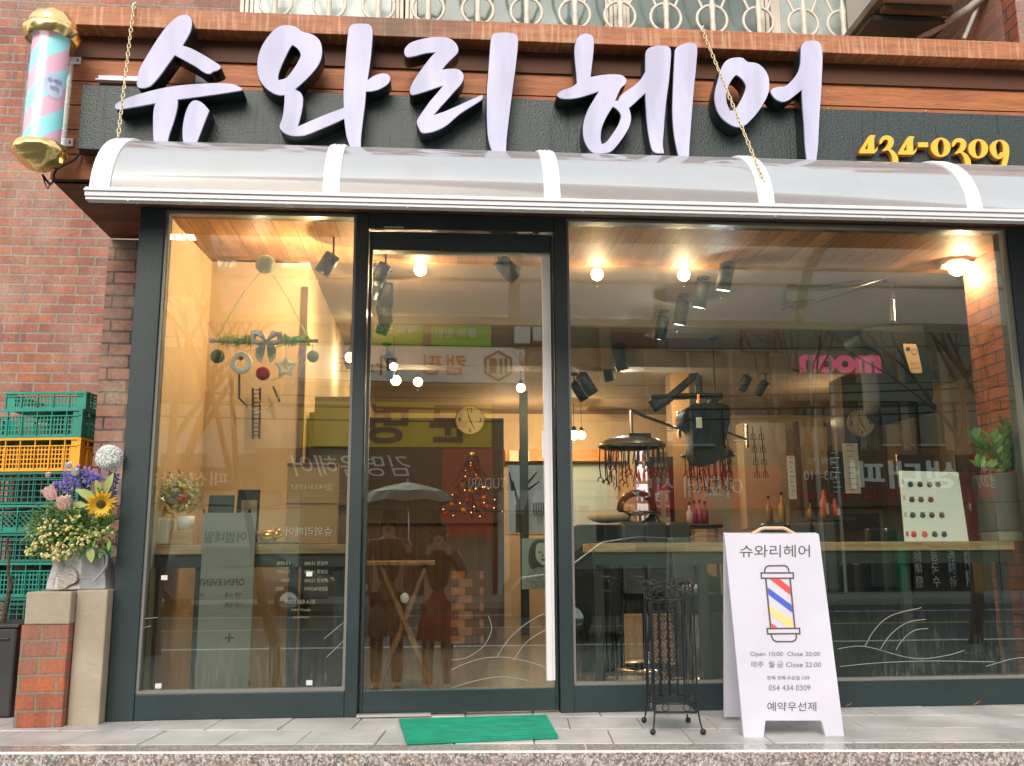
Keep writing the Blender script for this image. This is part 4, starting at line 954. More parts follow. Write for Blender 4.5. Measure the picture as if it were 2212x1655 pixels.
# local frame: z along the pole, -y to the street
MP = Matrix((Vector((1,0,0))-axp*axp.x, -(axp.cross(Vector((1,0,0)))), axp)).transposed()
xl = (Vector((1,0,0))-axp*axp.x).normalized(); yl = axp.cross(xl).normalized(); MP = Matrix((xl, yl, axp)).transposed().to_4x4(); MP.translation = bot
def onp(mb, name, mt, par=bp, **kw):
    o = mb.build(name, mt, None, **kw); o.matrix_basis = MP; setparent(o, par); return o
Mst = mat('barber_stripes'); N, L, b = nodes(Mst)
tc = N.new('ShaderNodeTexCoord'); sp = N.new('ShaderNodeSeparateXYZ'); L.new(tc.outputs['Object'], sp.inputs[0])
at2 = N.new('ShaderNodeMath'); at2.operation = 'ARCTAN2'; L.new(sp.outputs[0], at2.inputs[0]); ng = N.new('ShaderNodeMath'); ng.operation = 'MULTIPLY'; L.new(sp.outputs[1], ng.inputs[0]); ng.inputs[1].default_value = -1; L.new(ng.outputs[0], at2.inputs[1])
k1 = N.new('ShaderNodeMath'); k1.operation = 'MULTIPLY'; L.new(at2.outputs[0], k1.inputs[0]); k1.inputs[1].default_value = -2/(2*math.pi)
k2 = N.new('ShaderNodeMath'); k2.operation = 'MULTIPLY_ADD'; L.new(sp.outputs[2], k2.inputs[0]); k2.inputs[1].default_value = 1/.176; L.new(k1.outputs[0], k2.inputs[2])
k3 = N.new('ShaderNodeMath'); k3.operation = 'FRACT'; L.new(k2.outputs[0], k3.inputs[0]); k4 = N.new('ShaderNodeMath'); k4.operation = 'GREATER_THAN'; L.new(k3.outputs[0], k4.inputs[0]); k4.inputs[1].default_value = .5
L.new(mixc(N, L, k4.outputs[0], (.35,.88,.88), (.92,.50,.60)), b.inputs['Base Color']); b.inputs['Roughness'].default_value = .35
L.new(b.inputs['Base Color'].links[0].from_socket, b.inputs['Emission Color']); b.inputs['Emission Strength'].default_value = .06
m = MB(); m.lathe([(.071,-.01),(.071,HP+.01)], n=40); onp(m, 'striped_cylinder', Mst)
mtub = glass('clear_tube', .03, fk=.25, tint=(.985,.975,.99), rough=.08); m = MB(); m.lathe([(.092,0),(.092,HP)], n=40); onp(m, 'clear_tube', mtub)
def crump(prof, seed, amp, name):
    m = MB(); n = 56; rq = random.Random(seed); m.lathe(prof, n=n)
    from mathutils import noise as mn
    m.v = [tuple(Vector(v)*(1+0) + Vector((v[0],v[1],0))*amp*.11*mn.noise(Vector((v[0]*26, v[1]*26, v[2]*40+seed))) + Vector((0,0,amp*.006*mn.noise(Vector((v[0]*30+9, v[1]*30, v[2]*30)))) )) for v in m.v]
    return onp(m, name, M_gold)
import mathutils
crump([(.094,HP-.035),(.102,HP-.028),(.108,HP-.012),(.112,HP+.0),(.106,HP+.012),(.100,HP+.016),(.100,HP+.03),(.092,HP+.05),(.075,HP+.075),(.05,HP+.09),(.001,HP+.098)], 3, .9, 'top_cap')
crump([(.001,-.098),(.016,-.096),(.034,-.090),(.056,-.078),(.074,-.062),(.084,-.050),(.088,-.044),(.102,-.034),(.108,-.022),(.106,-.012),(.100,-.003),(.095,.008),(.092,.012)], 5, .9, 'bottom_cap')
# emblem on the right of the tube
m = MB(); n = 28; r_ = .0735; zc2 = HP*.50; vs = [Vector((r_*math.sin(R(46)), -r_*math.cos(R(46)), zc2))]
for k in range(n):
    a = 2*math.pi*k/n; th = R(46)+.040*math.cos(a)/r_; vs.append(Vector((r_*math.sin(th), -r_*math.cos(th), zc2+.058*math.sin(a))))
m.add(vs, [(0, 1+k, 1+(k+1)%n) for k in range(n)]); em = onp(m, 'emblem', mat('emblem_lilac', (.66,.74,.90), .4))
for body, dz in (('슈와리', .018), ('헤어', -.016)):
    me = text_mesh(body, W=.056 if dz > 0 else .036, H=.024, extr=.0002)
    for v in me.vertices:
        th = R(46)+v.co.x/r_; z = v.co.y+zc2+dz; v.co = (.0745*math.sin(th), -.0745*math.cos(th), z)
    me.materials.clear(); me.materials.append(mat('emblem_ink', (.12,.22,.48), .5)); o = bpy.data.objects.new('emblem_text', me); col.objects.link(o); ALL.append(o); o.matrix_basis = MP; setparent(o, em)
for x, y in ((168,131),(151,308)):
    c = P(x, y, FY-.006); m = MB(); m.box(c.x-.085, c.x+.014, FY-.010, FY-.004, c.z-.018, c.z+.018); br_ = m.build('wall_bracket', M_white_al, bp, bevel=.0015)
    m = MB(); m.box(c.x-.003, c.x+.005, FY-.0115, FY-.0102, c.z-.007, c.z+.007); m.build('slot', mat('slot', (.25,.08,.04), .8), br_)
ct = thing('power_cable', 'black cable looping from the barber pole to the sign panel', 'cable', P(120,370,-.4))
m = MB(); m.tube([P(176,322,-.33), P(170,335,-.34), P(160,346,-.36), P(140,356,-.40), P(122,366,-.44), P(116,378,-.42), P(117,390,-.38), P(108,399,-.34), P(99,388,-.33), P(92,378,-.36)], .005, 8)
m.tube([P(92,378,-.36), P(97,396,-.33), P(103,408,-.32), P(110,397,-.33)], .003, 6); m.build('cable', M_black, ct)
# ================================================================== inside the salon
M_dw = wood('dark_walnut', (.05,.025,.012), (.10,.05,.025), 'z', knots=False); M_butch = wood('butcher_block', (.38,.22,.10), (.62,.42,.23), 'x', plank=(0,.23), knots=False)
M_blk = mat('black_leather', (.012,.014,.014), .45, spec=.3, bump=.15, bscale=90); M_bmetal = mat('black_metal', (.010,.012,.012), .55, spec=.25); M_chrome = mat('chrome', (.75,.72,.68), .12, metal=1)
M_bulb = mat('warm_bulb', (1,.8,.5), .3, emis=(1,.66,.32), estr=26); M_cool = mat('cool_lamp', (1,1,1), .3, emis=(.9,.97,1), estr=9)
M_kraft = mat('kraft_card', (.40,.235,.125), .7, noise=.06); M_greyp = mat('grey_banner', (.35,.34,.33), .6); M_wpl = mat('white_gloss', (.78,.78,.76), .3)
def lamp(loc, W, colr=(1,.70,.42), r=.04, name='bulb_or_fill_light', par=None):
    l = bpy.data.lights.new(name, 'POINT'); l.energy = W; l.color = colr; l.shadow_soft_size = .006; o = bpy.data.objects.new(name, l); col.objects.link(o); o.location = loc
    if par: setparent(o, par)
    return o
ZC = ZTL+.034
# counters behind the glass
def shelf(xa, xb, y0, y1, lab):
    a, b = P(xa, 1176, .16), P(xb, 1173, .16); zt = P(1100,1174,.16).z
    t = thing('window_counter', lab, 'counter', (a.x,.3,zt)); m = MB(); m.box(a.x, b.x, .155, y1, zt-.042, zt); m.build('counter_top', M_butch, t, bevel=.003)
    m = MB(); m.box(a.x, b.x, .175, .21, zt-.10, zt-.043)
    for k in range(5): x = a.x+.03+(b.x-a.x-.06)*k/4; m.box(x-.02, x+.02, .211, .25, 0, zt-.043)
    m.build('support_rail', mat('rail_dark', (.03,.035,.03), .5), t); return t, zt
_, ZK = shelf(312, 746, .16, .52, 'butcher block window counter in the left window')
shelf(1283, 2190, .16, .50, 'long butcher block window counter in the right window')
# left bay objects
def at_(x, Y): p = P(x, 1174, Y); p.z = ZK; return p
p = at_(345, .25); t = thing('tissue_box', 'white rounded box on the left end of the window counter', 'box', p); m = MB(); q = P(345,1120,.25).z; m.box(p.x-.065, p.x+.055, .19, .31, ZK+.001, q); m.build('box_body', M_wpl, t, bevel=.012); m = MB(); m.box(p.x-.045, p.x+.035, .21, .29, q-.004, q+.003); m.build('lid', M_wpl, t, bevel=.001)
p = at_(393, .22); t = thing('wooden_block', 'small pale wooden block under the white flower pot', 'block', p); q = P(393,1146,.22).z; m = MB(); m.box(p.x-.055, p.x+.05, .20, .29, ZK+.001, q); m.build('block_body', wood('block_wood', (.45,.26,.12), (.62,.40,.2), 'x', knots=False), t, bevel=.003)
p = P(400,1146,.25); t = thing('flower_pot', 'small white pot standing on the wooden block', 'pot', p); m = MB(); h = P(400,1115,.25).z-q; m.lathe([(.001,.001),(.034,.001),(.041,h),(.037,h),(.034,h-.01),(.001,h-.01)], (p.x,.25,q), 20); m.build('pot_body', M_wpl, t)
t = thing('bouquet', 'small bouquet of cream and pink flowers in clear wrapping in the white pot', 'bouquet', p); m = MB(); m2 = MB(); m3 = MB(); m4 = MB(); rr = random.Random(4)
for k in range(150):
    a = P(rr.gauss(385,17), rr.gauss(1055,14), .25+rr.uniform(-.05,.05)); m.ball(a, rr.uniform(.004,.008), 6, seg=4)
    leaf(m2, P(rr.gauss(388,20), rr.gauss(1070,18), .25+rr.uniform(-.05,.05)), Vector((rr.gauss(0,1),rr.gauss(0,.4),rr.gauss(.4,1))), Vector((0,-1,0)), .03, .011, 3, .3)
for x, y in ((372,1086),(385,1090),(396,1060),(378,1070)):
    bud(P(x, y, .20), Vector((rr.uniform(-.4,.4),-.6,1)), .022, .03, 8).build('cream_rose', M_yel if x > 390 else M_wp, t)
for x, y in ((401,1082),(390,1088)): bud(P(x, y, .19), Vector((.1,-.7,1)), .020, .028, 8).build('rose', mat('rose_pink', (.75,.18,.18), .5), t)
m.build('baby_breath', M_wp, t); m2.build('greenery', M_leaf, t)
Mwrap = glass('clear_wrap', .12, tint=(.93,.93,.93), rough=.12); m = MB(); c = P(398,1118,.25); top_ = P(388,1040,.25)
ring = []; n = 14
vs = [c+Vector((.012*math.cos(2*math.pi*k/n),.012*math.sin(2*math.pi*k/n),0)) for k in range(n)]+[Vector((P(390,1060,.25).x,.25,0))+Vector((.105*math.cos(2*math.pi*k/n)*(1+.2*(k%2)),.075*math.sin(2*math.pi*k/n)*(1+.2*(k%2)), P(390,1075,.25).z+.025*((k*7)%3))) for k in range(n)]
m.add(vs, [(k, (k+1)%n, n+(k+1)%n, n+k) for k in range(n)]); m.build('wrapping', Mwrap, t)
# framed cards
def stand_card(x0, y0, x1, y1, Y, lab, lean=.04, mt=None, name='photo_frame', cat='frame'):
    a, b = P(x0, y0, Y+lean), P(x1, y1, Y); t = thing(name, lab, cat, (a.x, Y, b.z)); m = MB()
    m.hexa([(a.x,Y,b.z),(b.x,Y,b.z),(b.x,Y+.012,b.z),(a.x,Y+.012,b.z)], [(a.x+.006,Y+lean,a.z),(b.x-.006,Y+lean,a.z),(b.x-.006,Y+lean+.012,a.z),(a.x+.006,Y+lean+.012,a.z)]); m.build('frame_board', mt or M_bmetal, t, bevel=.002); return t
t = stand_card(450, 1070, 500, 1174, .34, 'black card frame leaning behind the bouquet')
t = stand_card(512, 1058, 556, 1174, .32, 'black framed tablet leaning beside the golden pig')
a, b = P(520,1080,.30), P(552,1130,.30); m = MB(); m.box(a.x, b.x, .318, .3225, b.z, a.z); m.build('screen', mat('screen_pic', (.35,.22,.12), .4, c2=(.10,.12,.14), nscale=30), t)
p = P(580,1174,.27); t = thing('plate', 'pale blue rectangular plate at the right of the left counter', 'plate', p); m = MB(); a, b = P(528,1174,.2), P(640,1174,.2); m.hexa([(a.x+.02,.2,ZK+.001),(b.x-.02,.2,ZK+.001),(b.x-.02,.34,ZK+.001),(a.x+.02,.34,ZK+.001)], [(a.x,.18,ZK+.012),(b.x,.18,ZK+.012),(b.x,.36,ZK+.012),(a.x,.36,ZK+.012)]); m.build('plate_body', mat('pale_blue', (.55,.68,.70), .3), t, bevel=.002)
t = thing('pig_figurine', 'golden pig figurine lying on the pale plate', 'figurine', p); M_gp = mat('gold_paint', (.80,.52,.14), .25, metal=.9); m = MB(); c = P(578,1158,.26); c.z = ZK+.042
m.ball(c, .030, 16, 1.45, 1, .95); m.ball(c+Vector((.045,-.01,.006)), .021, 14); m.lathe([(.008,0),(.009,.012),(.001,.013)], c+Vector((.062,-.016,.0)), 10, Matrix.Rotation(R(90),4,'Y')); 
for sx_ in (-.028,.028): 
    for sy__ in (-.016,.016): m.lathe([(.008,-.028),(.009,0)], c+Vector((sx_,sy__,0)), 8)
leaf(m, c+Vector((.040,-.022,.022)), Vector((-.3,-.2,1)), Vector((0,-1,0)), .018, .013, 3); leaf(m, c+Vector((.048,.008,.022)), Vector((.3,.2,1)), Vector((0,-1,0)), .018, .013, 3); m.tube([c+Vector((-.042,0,.01)), c+Vector((-.052,0,.018)), c+Vector((-.048,.004,.024))], .0025, 6)
m.build('pig_body', M_gp, t)
# kraft menu box
a, b = P(622,1000,.27), P(726,1160,.27); t = thing('menu_board', 'kraft coloured menu board with reversed white lettering behind the counter', 'board', (a.x,.42,b.z)); m = MB(); m.box(a.x, b.x, .27, .34, ZK+.002, a.z); m.box(a.x+.01, b.x-.03, .262, .2695, ZK+.003, ZK+.05); m.build('board_panel', M_kraft, t, bevel=.003); m = MB(); m.box(a.x-.002, b.x+.002, .2655, .2695, a.z-.018, a.z-.002); m.box(a.x-.002, b.x+.002, .2655, .2695, (a.z+ZK)/2-.002, (a.z+ZK)/2+.002); m.build('card_edge', mat('card_edge', (.16,.085,.04), .7), t)
M_wink = mat('white_lettering', (.75,.72,.66), .6)
def sign_text(body, x, y, Y, W, H, mt, par, mirror=False, name='lettering'): return text(name, body, mt, facing(P(x, y, Y), mirror), par, W=W, H=H, extr=.0004)
sign_text('슈와리헤어', 668, 1148, .260, .21, .042, M_wink, t, True)
# price list lettering on the inside of the left pane
t = thing('price_lettering', 'reversed white price list lettering on the lower left pane', 'lettering', P(650,1250,.037))
for body, x, y, W, H in (('여성컷 17,000',683,1217,.10,.018),('남성컷 14,000',683,1235,.10,.018),('기초컷 12,000',683,1254,.10,.018),('일용염색&크리닉',683,1272,.10,.018),('13,000',612,1217,.055,.016),('11,000',612,1235,.055,.016),('9,000',616,1254,.036,.016),('30%',604,1272,.035,.016),('054.434.0309',648,1300,.125,.018),('@슈와리헤어',650,1318,.08,.012),('(예약우선)',650,1334,.07,.012)):
    text('price_line', body, M_wink, facing(P(x, y, .0385), True), t, W=W, H=H, extr=.0004)
# grey event banner with X stand
a, b = P(545,1108,.40), P(432,1490,.40); t = thing('event_banner', 'tall grey event banner standing below the left counter', 'banner', (a.x,.4,0)); m = MB(); zb_ = .03; m.box(P(430,1300,.13).x, P(545,1300,.13).x, .13, .134, zb_, P(490,1108,.13).z); m.build('banner_sheet', M_greyp, t)
M_dink = mat('dark_lettering', (.03,.03,.035), .6)
for body, x, y, W, H in (('어썸네일',487,1160,.18,.05),('OPEN EVENT',478,1258,.20,.028),('기본 손톱',505,1285,.08,.02),('기본 발톱',505,1306,.08,.02),('30%',430,1285,.04,.016),('+',495,1378,.04,.04)):
    text('banner_lettering', body, M_dink, facing(P(x, y, .128), True), t, W=W, H=H, extr=.0004)
m = MB(); m.tube([P(455,1480,.145), P(540,1100,.145)], .005, 6); m.tube([P(540,1480,.145), P(440,1100,.145)], .005, 6); m.build('banner_poles', M_bmetal, t)
# wall rack
t = thing('wall_rack', 'narrow black ladder rack hanging on the warm left wall', 'rack', P(550,900,.76)); m = MB()
m.tube([P(546,838,.75), P(546,948,.75)], .006, 6); m.tube([P(562,838,.75), P(560,948,.75)], .006, 6)
for k in range(12): m.tube([P(546,842+k*9,.75), P(561,842+k*9,.75)], .003, 5)
m.tube([P(517,800,.75), P(517,860,.75), P(535,880,.74)], .006, 6); m.tube([P(590,835,.75), P(604,868,.74)], .006, 6); m.build('rack_rails', M_bmetal, t)
# corner trim and cabinet
t = thing('corner_trim', 'dark vertical trim where the warm wall meets the salon', 'trim', P(652,900,.77)); m = MB(); m.box(XN-.02, XN+.012, .755, .779, 0, 2.1); m.build('trim_board', M_dw, t)

# garland
M_rope = mat('jute_rope', (.62,.55,.42), .8); M_felt = mat('white_felt', (.90,.90,.88), .95, bump=.15, bscale=140)
YG_ = .022 
gt = thing('felt_garland', 'christmas garland of felt ornaments hanging from a suction hook on the left pane', 'garland', P(574,572,YG_+.03))
YG_ = .075
def G(x, y, d=0): return P(x, y, YG_+d)
m = MB(); c = P(574,572,.045); m.lathe([(.001,-.006),(.046,-.008),(.044,-.002),(.018,.006),(.001,.010)], c, 24, Matrix.Rotation(R(-90),4,'X')); m.build('suction_hook', mat('clear_rubber', (.78,.62,.45), .2, alpha=1), gt)
m = MB(); m.ball(c+Vector((0,.02,-.004)), .009, 10); m.build('hook_knob', M_chrome, gt)
m = MB(); m.tube([G(463,735), G(480,710), G(520,640), G(566,584), G(574,574), G(583,584), G(625,650), G(660,720), G(668,735)], .0035, 6); m.build('hanging_rope', M_rope, gt)
m = MB(); m.tube([G(453,736), G(520,738), G(600,739), G(688,736)], [.009,.010,.009,.010], 8); m.build('birch_stick', mat('birch', (.55,.48,.42), .8, c2=(.30,.24,.20), nscale=60), gt)
m = MB(); rr = random.Random(8)
for k in range(420):
    x = rr.choice((rr.uniform(483,548), rr.uniform(600,668))); p = G(x, 736+rr.gauss(0,4), rr.uniform(-.02,.01)); d = Vector((rr.gauss(0,1.2), rr.gauss(-.4,.6), rr.gauss(0,.8))); leaf(m, p, d, Vector((0,-1,.3)), rr.uniform(.02,.04), .006, 2, .2)
m.build('greenery', mat('pale_green', (.22,.40,.10), .7, c2=(.34,.5,.2), nscale=30), gt)
m = MB(); cb_ = G(576,738,-.03)
for s in (-1, 1):
    m.tube([cb_, cb_+Vector((s*.03,-.006,.035)), cb_+Vector((s*.058,0,.040)), cb_+Vector((s*.060,0,.0)), cb_+Vector((s*.03,-.004,-.010)), cb_], [.006,.016,.018,.016,.012,.006], 8)
    q = [cb_+Vector((0,-.008,0)), cb_+Vector((s*.045,-.008,-.03)), cb_+Vector((s*.046,-.010,-.075)), cb_+Vector((s*.022,-.010,-.105)), cb_+Vector((s*.006,-.008,-.06))]; m.hexa([q[0],q[1],q[2],q[4]], [v+Vector((0,.004,0)) for v in (q[0],q[1],q[2],q[4])]); m.poly3([q[2],q[3],q[4]])
m.ball(cb_, .012, 10); m.build('lace_bow', mat('lace', (.85,.80,.70), .9, c2=(.60,.52,.42), nscale=90), gt)
for x, y, r, mt_, nm in ((470,770,.032,mat('olive_felt', (.12,.15,.07), .95, bump=.15, bscale=150),'felt_ball'),(568,807,.032,mat('red_felt', (.42,.012,.015), .95, bump=.15, bscale=150),'felt_ball'),(676,770,.028,mat('grey_felt', (.30,.29,.24), .95, bump=.15, bscale=150),'felt_ball')):
    m = MB(); m.ball(G(x, y), r, 18, seg=12); m.build(nm, mt_, gt)
m = MB(); c = G(521,784); m.tube([c+Vector((.036*math.cos(2*math.pi*k/24),0,.038*math.sin(2*math.pi*k/24))) for k in range(24)], .0145, 10, closed=True); m.build('felt_ring', M_felt, gt); m = MB(); m.ball(c+Vector((0,-.004,.02)), .010, 10); m.build('ring_bead', mat('bead_red', (.4,.06,.03), .6), gt)
m = MB(); c = G(617,793); m.tube([c+Vector(((.040 if k%2==0 else .019)*math.sin(2*math.pi*k/10),0,(.042 if k%2==0 else .020)*math.cos(2*math.pi*k/10))) for k in range(10)], .0125, 8, closed=True); m.build('felt_star', M_felt, gt); m = MB(); m.ball(c+Vector((0,0,-.004)), .008, 8); m.ball(c+Vector((0,0,.010)), .005, 8); m.build('bell', M_gold, gt)
m = MB()
for pts in ([(470,752),(470,770)],[(521,745),(521,765)],[(568,745),(568,790)],[(617,745),(618,772)],[(676,742),(676,756)],
            [(460,742),(478,765),(500,778),(540,812),(572,822),(600,818),(640,790),(668,745)],[(463,738),(482,770),(484,790),(490,830),(505,860),(540,883),(572,892),(602,878),(630,840),(655,790),(672,760),(676,742)],[(520,800),(545,830),(568,885),(572,890),(610,850),(650,790),(662,752)],[(480,745),(500,754),(545,757),(570,748)],[(530,798),(560,812),(585,822),(615,812)]):
    m.tube([G(x, y, -.004) for x, y in pts], .0013, 4)
m.ball(G(571,890,-.004), .006, 8); m.build('loop_strings', M_rope, gt)

# lamps
def globe(x, y, Y, r, lab, W=6, cord=True):
    c = P(x, y, Y); t = thing('pendant_bulb', lab, 'light bulb', c, 'warm bulbs on cords'); m = MB(); m.ball(c, r, 14); m.build('bulb', M_bulb, t); m = MB(); m.lathe([(r*.45,r*.8),(r*.5,r*1.6),(r*.2,r*1.9)], c, 10)
    if cord: m.tube([c+zz*r*1.8, Vector((c.x, c.y, ZC))], .003, 5)
    m.build('socket', M_bmetal, t)
    if W: lamp(c-zz*(r+.03), W, par=t)
    return t
globe(908,583,.8,.034,'large round bulb at the top of the glass door',3); globe(1290,593,.8,.034,'warm bulb near the ceiling just right of the door post',3); globe(1477,594,.8,.034,'warm bulb near the ceiling above the perm machines',3)
globe(757,772,2.3,.036,'warm bulb beside the left post of the door',4); globe(903,825,3.25,.036,'warm bulb hanging above the clock',4); globe(1125,838,3.5,.036,'warm bulb hanging right of the clock',5); globe(855,822,3.2,.040,'small warm bulb left of the one above the clock',0); globe(850,792,2.6,.028,'tiny warm bulb highest of the little cluster in the door',0)
globe(343,822,.62,.020,'small warm bulb at the far left edge of the left pane',0); globe(1240,940,5.6,.05,'left of two bulbs glowing low behind the right window',16); globe(1256,940,5.7,.045,'right of two bulbs glowing low behind the right window',0); globe(1993,600+0,6.0,.02,'tiny far bulb beside the hanging dryer arm',0)
def spot(x, y, Y, lab, lit='cool', L_=.16, r=.042, tilt=(12,10), W=0):
    c = P(x, y, Y); M = Matrix.Translation(c) @ Euler((R(tilt[0]), R(tilt[1]), 0)).to_matrix().to_4x4(); t = thing('ceiling_spotlight', lab, 'spotlight', c, 'black ceiling spotlights')
    m = MB(); m.lathe([(.001,L_),(r*.9,L_),(r,L_*.9),(r,0),(r*.93,0),(r*.9,.012)], n=18); o = m.build('housing', M_bmetal, None); o.matrix_basis = M; setparent(o, t)
    m = MB(); m.lathe([(.001,.004),(r*.92,.004)], n=18); o = m.build('lens', M_cool if lit == 'cool' else M_bulb, None); o.matrix_basis = M; setparent(o, t)
    tp = M @ Vector((0,0,L_)); m = MB(); m.tube([tp, Vector((tp.x, tp.y, ZC))], .006, 6); m.lathe([(.035,-.012),(.035,0)], (tp.x, tp.y, ZC), 12); m.build('mount', M_bmetal, t)
    if W: lamp(M @ Vector((0,0,-.04)), W, (1,.66,.36) if lit != 'cool' else (.9,.95,1), par=t)
    return t
spot(1561,628,.7,'nearest black spotlight, hanging highest behind the right window', W=2); spot(1508,665,1.04,'second black spotlight from the front behind the right window'); spot(1466,702,1.42,'third black spotlight, crossing the reflected awning rail',W=2); spot(1424,734,1.8,'fourth and lowest of the front row of black spotlights')
spot(1318,820,3.1,'black spotlight with a bright white beam over the perm machine','cool',.17,.05,(25,-18),W=8); spot(1345,800,2.8,'black spotlight just right of the brightest one','cool',.18,.05,(10,-14)); spot(1280,850,3.8,'dark spotlight turned aside, left of the brightest one','cool',.2,.055,(15,-35)); spot(1262,862,4.05,'black spotlight with a warm lens near the door post','warm',.18,.05,(20,-35))
spot(695,590,.4,'warm spotlight in the upper right corner of the left window','warm',.11,.040,(20,35),W=9); spot(810,614,.6,'warm spotlight at the upper left of the door','warm',.12,.036,(20,30),W=8); spot(832,664,1.0,'upper of the two wide warm lamps in the door','warm',.14,.045,(15,0),W=8); spot(834,700,1.4,'lower of the two wide warm lamps in the door','warm',.12,.045,(15,-10)); spot(822,722,1.65,'small warm spotlight lowest in the upper door cluster','warm',.12,.04,(15,20)); spot(1116,600,.5,'dark spotlight turned right at the top of the door','warm',.13,.045,(15,-50)); spot(1376,770,3.2,'small white lamp set in the ceiling beyond the row of spotlights','cool',.05,.05,(0,0))
lamp(P(560,560,.42), 1.0, (1,.80,.56))  # bare fill light for the left bay, no bulb built
lamp((.75,5.5,1.9), 14, r=.1); lamp((3.7,4.4,1.9), 8, r=.1); lamp((2.0,3.6,1.9), 7, r=.1)  # unseen fill lights added to brighten the back of the salon
spot(1600,843,3.6,'small white spotlight right of the second dryer boom','cool',.14,.045,(30,25)); spot(1636,852,3.9,'small white spotlight furthest right of the rear row','cool',.14,.04,(30,30)); spot(1533,882,2.6,'small white spotlight in front of the boom dryer','cool',.10,.035,(35,20)); spot(1716,800,3.0,'white spotlight just under the pink mirrored lettering','cool',.12,.045,(25,10)); spot(800,640,.9,'small warm spotlight at the left edge of the door glass','warm',.11,.036,(25,30)); spot(848,790,2.9,'small tilted warm spotlight in the middle door cluster','warm',.10,.035,(30,-30)); spot(840,816,3.1,'lowest small warm spotlight in the middle door cluster','warm',.10,.035,(30,20))
for x, y, Y, lab in ((2020,905,5.2,'faint warm bulb far back behind the hanging dryer'),(1962,912,5.6,'faintest warm bulb far back left of the brick wall')): globe(x, y, Y, .03, lab, 0)
# wall lamp on the inner brick wall
wl = thing('wall_lamp', 'lit globe wall lamp with scalloped glass shade on the inner brick wall', 'wall lamp', P(2070,570,.55))
c = P(2068,578,.55); m = MB(); m.ball(c, .046, 18, seg=12); m.build('globe', mat('globe_glow', (1,.8,.5), .3, emis=(1,.74,.42), estr=30), wl); lamp(c+Vector((.03,-.02,-.06)), 7, par=wl)
m = MB(); n = 24; prof = [(.018,.050),(.045,.040),(.068,.020),(.082,.012)]; vs = []
for i, (r, z) in enumerate(prof):
    for k in range(n): a = 2*math.pi*k/n; q = r*(1+.08*math.cos(a*8)*(i/3)); vs.append(c+Vector((q*math.cos(a), q*math.sin(a), z)))
m.add(vs, [(i*n+k, i*n+(k+1)%n, (i+1)*n+(k+1)%n, (i+1)*n+k) for i in range(3) for k in range(n)], True); m.build('glass_shade', mat('amber_glass', (.85,.55,.28), .2, emis=(1,.6,.3), estr=1.2), wl)
m = MB(); w_ = P(2122,540,.60); m.tube([P(2068,560,.55), P(2064,548,.55), P(2078,545,.56), P(2100,556,.58), w_], .0045, 8); m.tube([P(2060,540,.55), P(2050,535,.55), P(2050,524,.55), P(2060,522,.55), P(2066,530,.55), P(2075,545,.55)], .0035, 6)
m.lathe([(.001,.01),(.035,.008),(.042,-.004)], w_, 16, Matrix.Rotation(R(-70),4,'Y')); m.build('wall_arm', mat('cream_metal', (.45,.38,.27), .4), wl)
# clocks
def clock(x, y, Y, r, lab, mirror=False):
    c = P(x, y, Y); t = thing('wall_clock', lab, 'clock', c); m = MB(); MR = Matrix.Rotation(R(90),4,'X')
    m.lathe([(.001,0),(r,0),(r,.02),(r*.93,.03),(r*.93,.02)], c, 32, MR); m.build('rim', mat('clock_rim', (.30,.20,.10), .4), t); m = MB(); m.lathe([(.001,.021),(r*.925,.021)], c, 32, MR); m.build('dial', mat('clock_dial', (.62,.48,.30), .5), t)
    for s_, dx, dy in (('12',0,.68),('3',.70,0),('6',0,-.68),('9',-.70,0)):
        text('numeral', s_, M_ink, facing(c+Vector((dx*r*(-1 if mirror else 1), -.0225, dy*r)), mirror), t, H=r*.33, extr=.0003, bold=.02)
    m = MB()
    for a, L_, w_ in ((154, .72, .024), (343, .5, .03)):
        u = Vector((math.sin(R(a)), 0, math.cos(R(a)))); v = Vector((u.z, 0, -u.x)); q = c+Vector((0,-.025,0)); m.poly3([q+v*w_*r*2, q+u*L_*r+v*w_*r, q+u*L_*r-v*w_*r, q-v*w_*r*2])
    m.build('hands', M_ink, t)
    m = MB()
    for k in range(12):
        if k % 3: a = R(k*30); m.ball(c+Vector((math.sin(a)*r*.8,-.022,math.cos(a)*r*.8)), r*.022, 6, seg=3)
    m.build('hour_dots', M_ink, t)
clock(1015,908,4.9,.145,'round cream wall clock seen through the glass door, numerals 12 3 6 9')
clock(1858,915,4.0,.125,'half hidden mirror image of a clock with reversed numerals behind the right window', True)  # reflection of a clock, built as a solid clock with mirrored numerals
# partition with the clock, counter with tree
pt = thing('partition_wall', 'dark wooden partition carrying the clock behind the door', 'partition', P(1000,1000,4.95)); m = MB(); a, b = P(660,1000,4.95).x, P(1088,1000,4.95).x; m.box(a, b, 4.93, 5.05, .012, 2.0); m.build('panel', wood('olive_panel', (.045,.028,.014), (.07,.045,.022), 'z', knots=False), pt)
pt = thing('slim_post', 'dark teal post standing in front of the bright rear window', 'post', P(1132,1000,4.0)); m = MB(); m.box(P(1124,1000,4.0).x, P(1141,1000,4.0).x, 4.0, 4.06, .012, P(1132,845,4).z); m.build('post_body', M_frame, pt)
rc = thing('reception_counter', 'reception counter faced with small wood blocks behind the door', 'counter', P(1010,1300,2.9)); a, b = P(790,1200,2.9).x, P(1075,1200,2.9).x; zt2 = P(1010,1122,2.9).z; m = MB(); m.box(a, b, 2.92, 3.4, .012, zt2-.03); m.build('front', M_dw, rc); m = MB(); m.box(a-.02, b+.02, 2.88, 3.45, zt2-.029, zt2); m.build('top', mat('counter_dark', (.08,.05,.03), .3), rc)
rr = random.Random(9); bx0, bx1 = P(975,1200,2.9).x, P(1045,1200,2.9).x
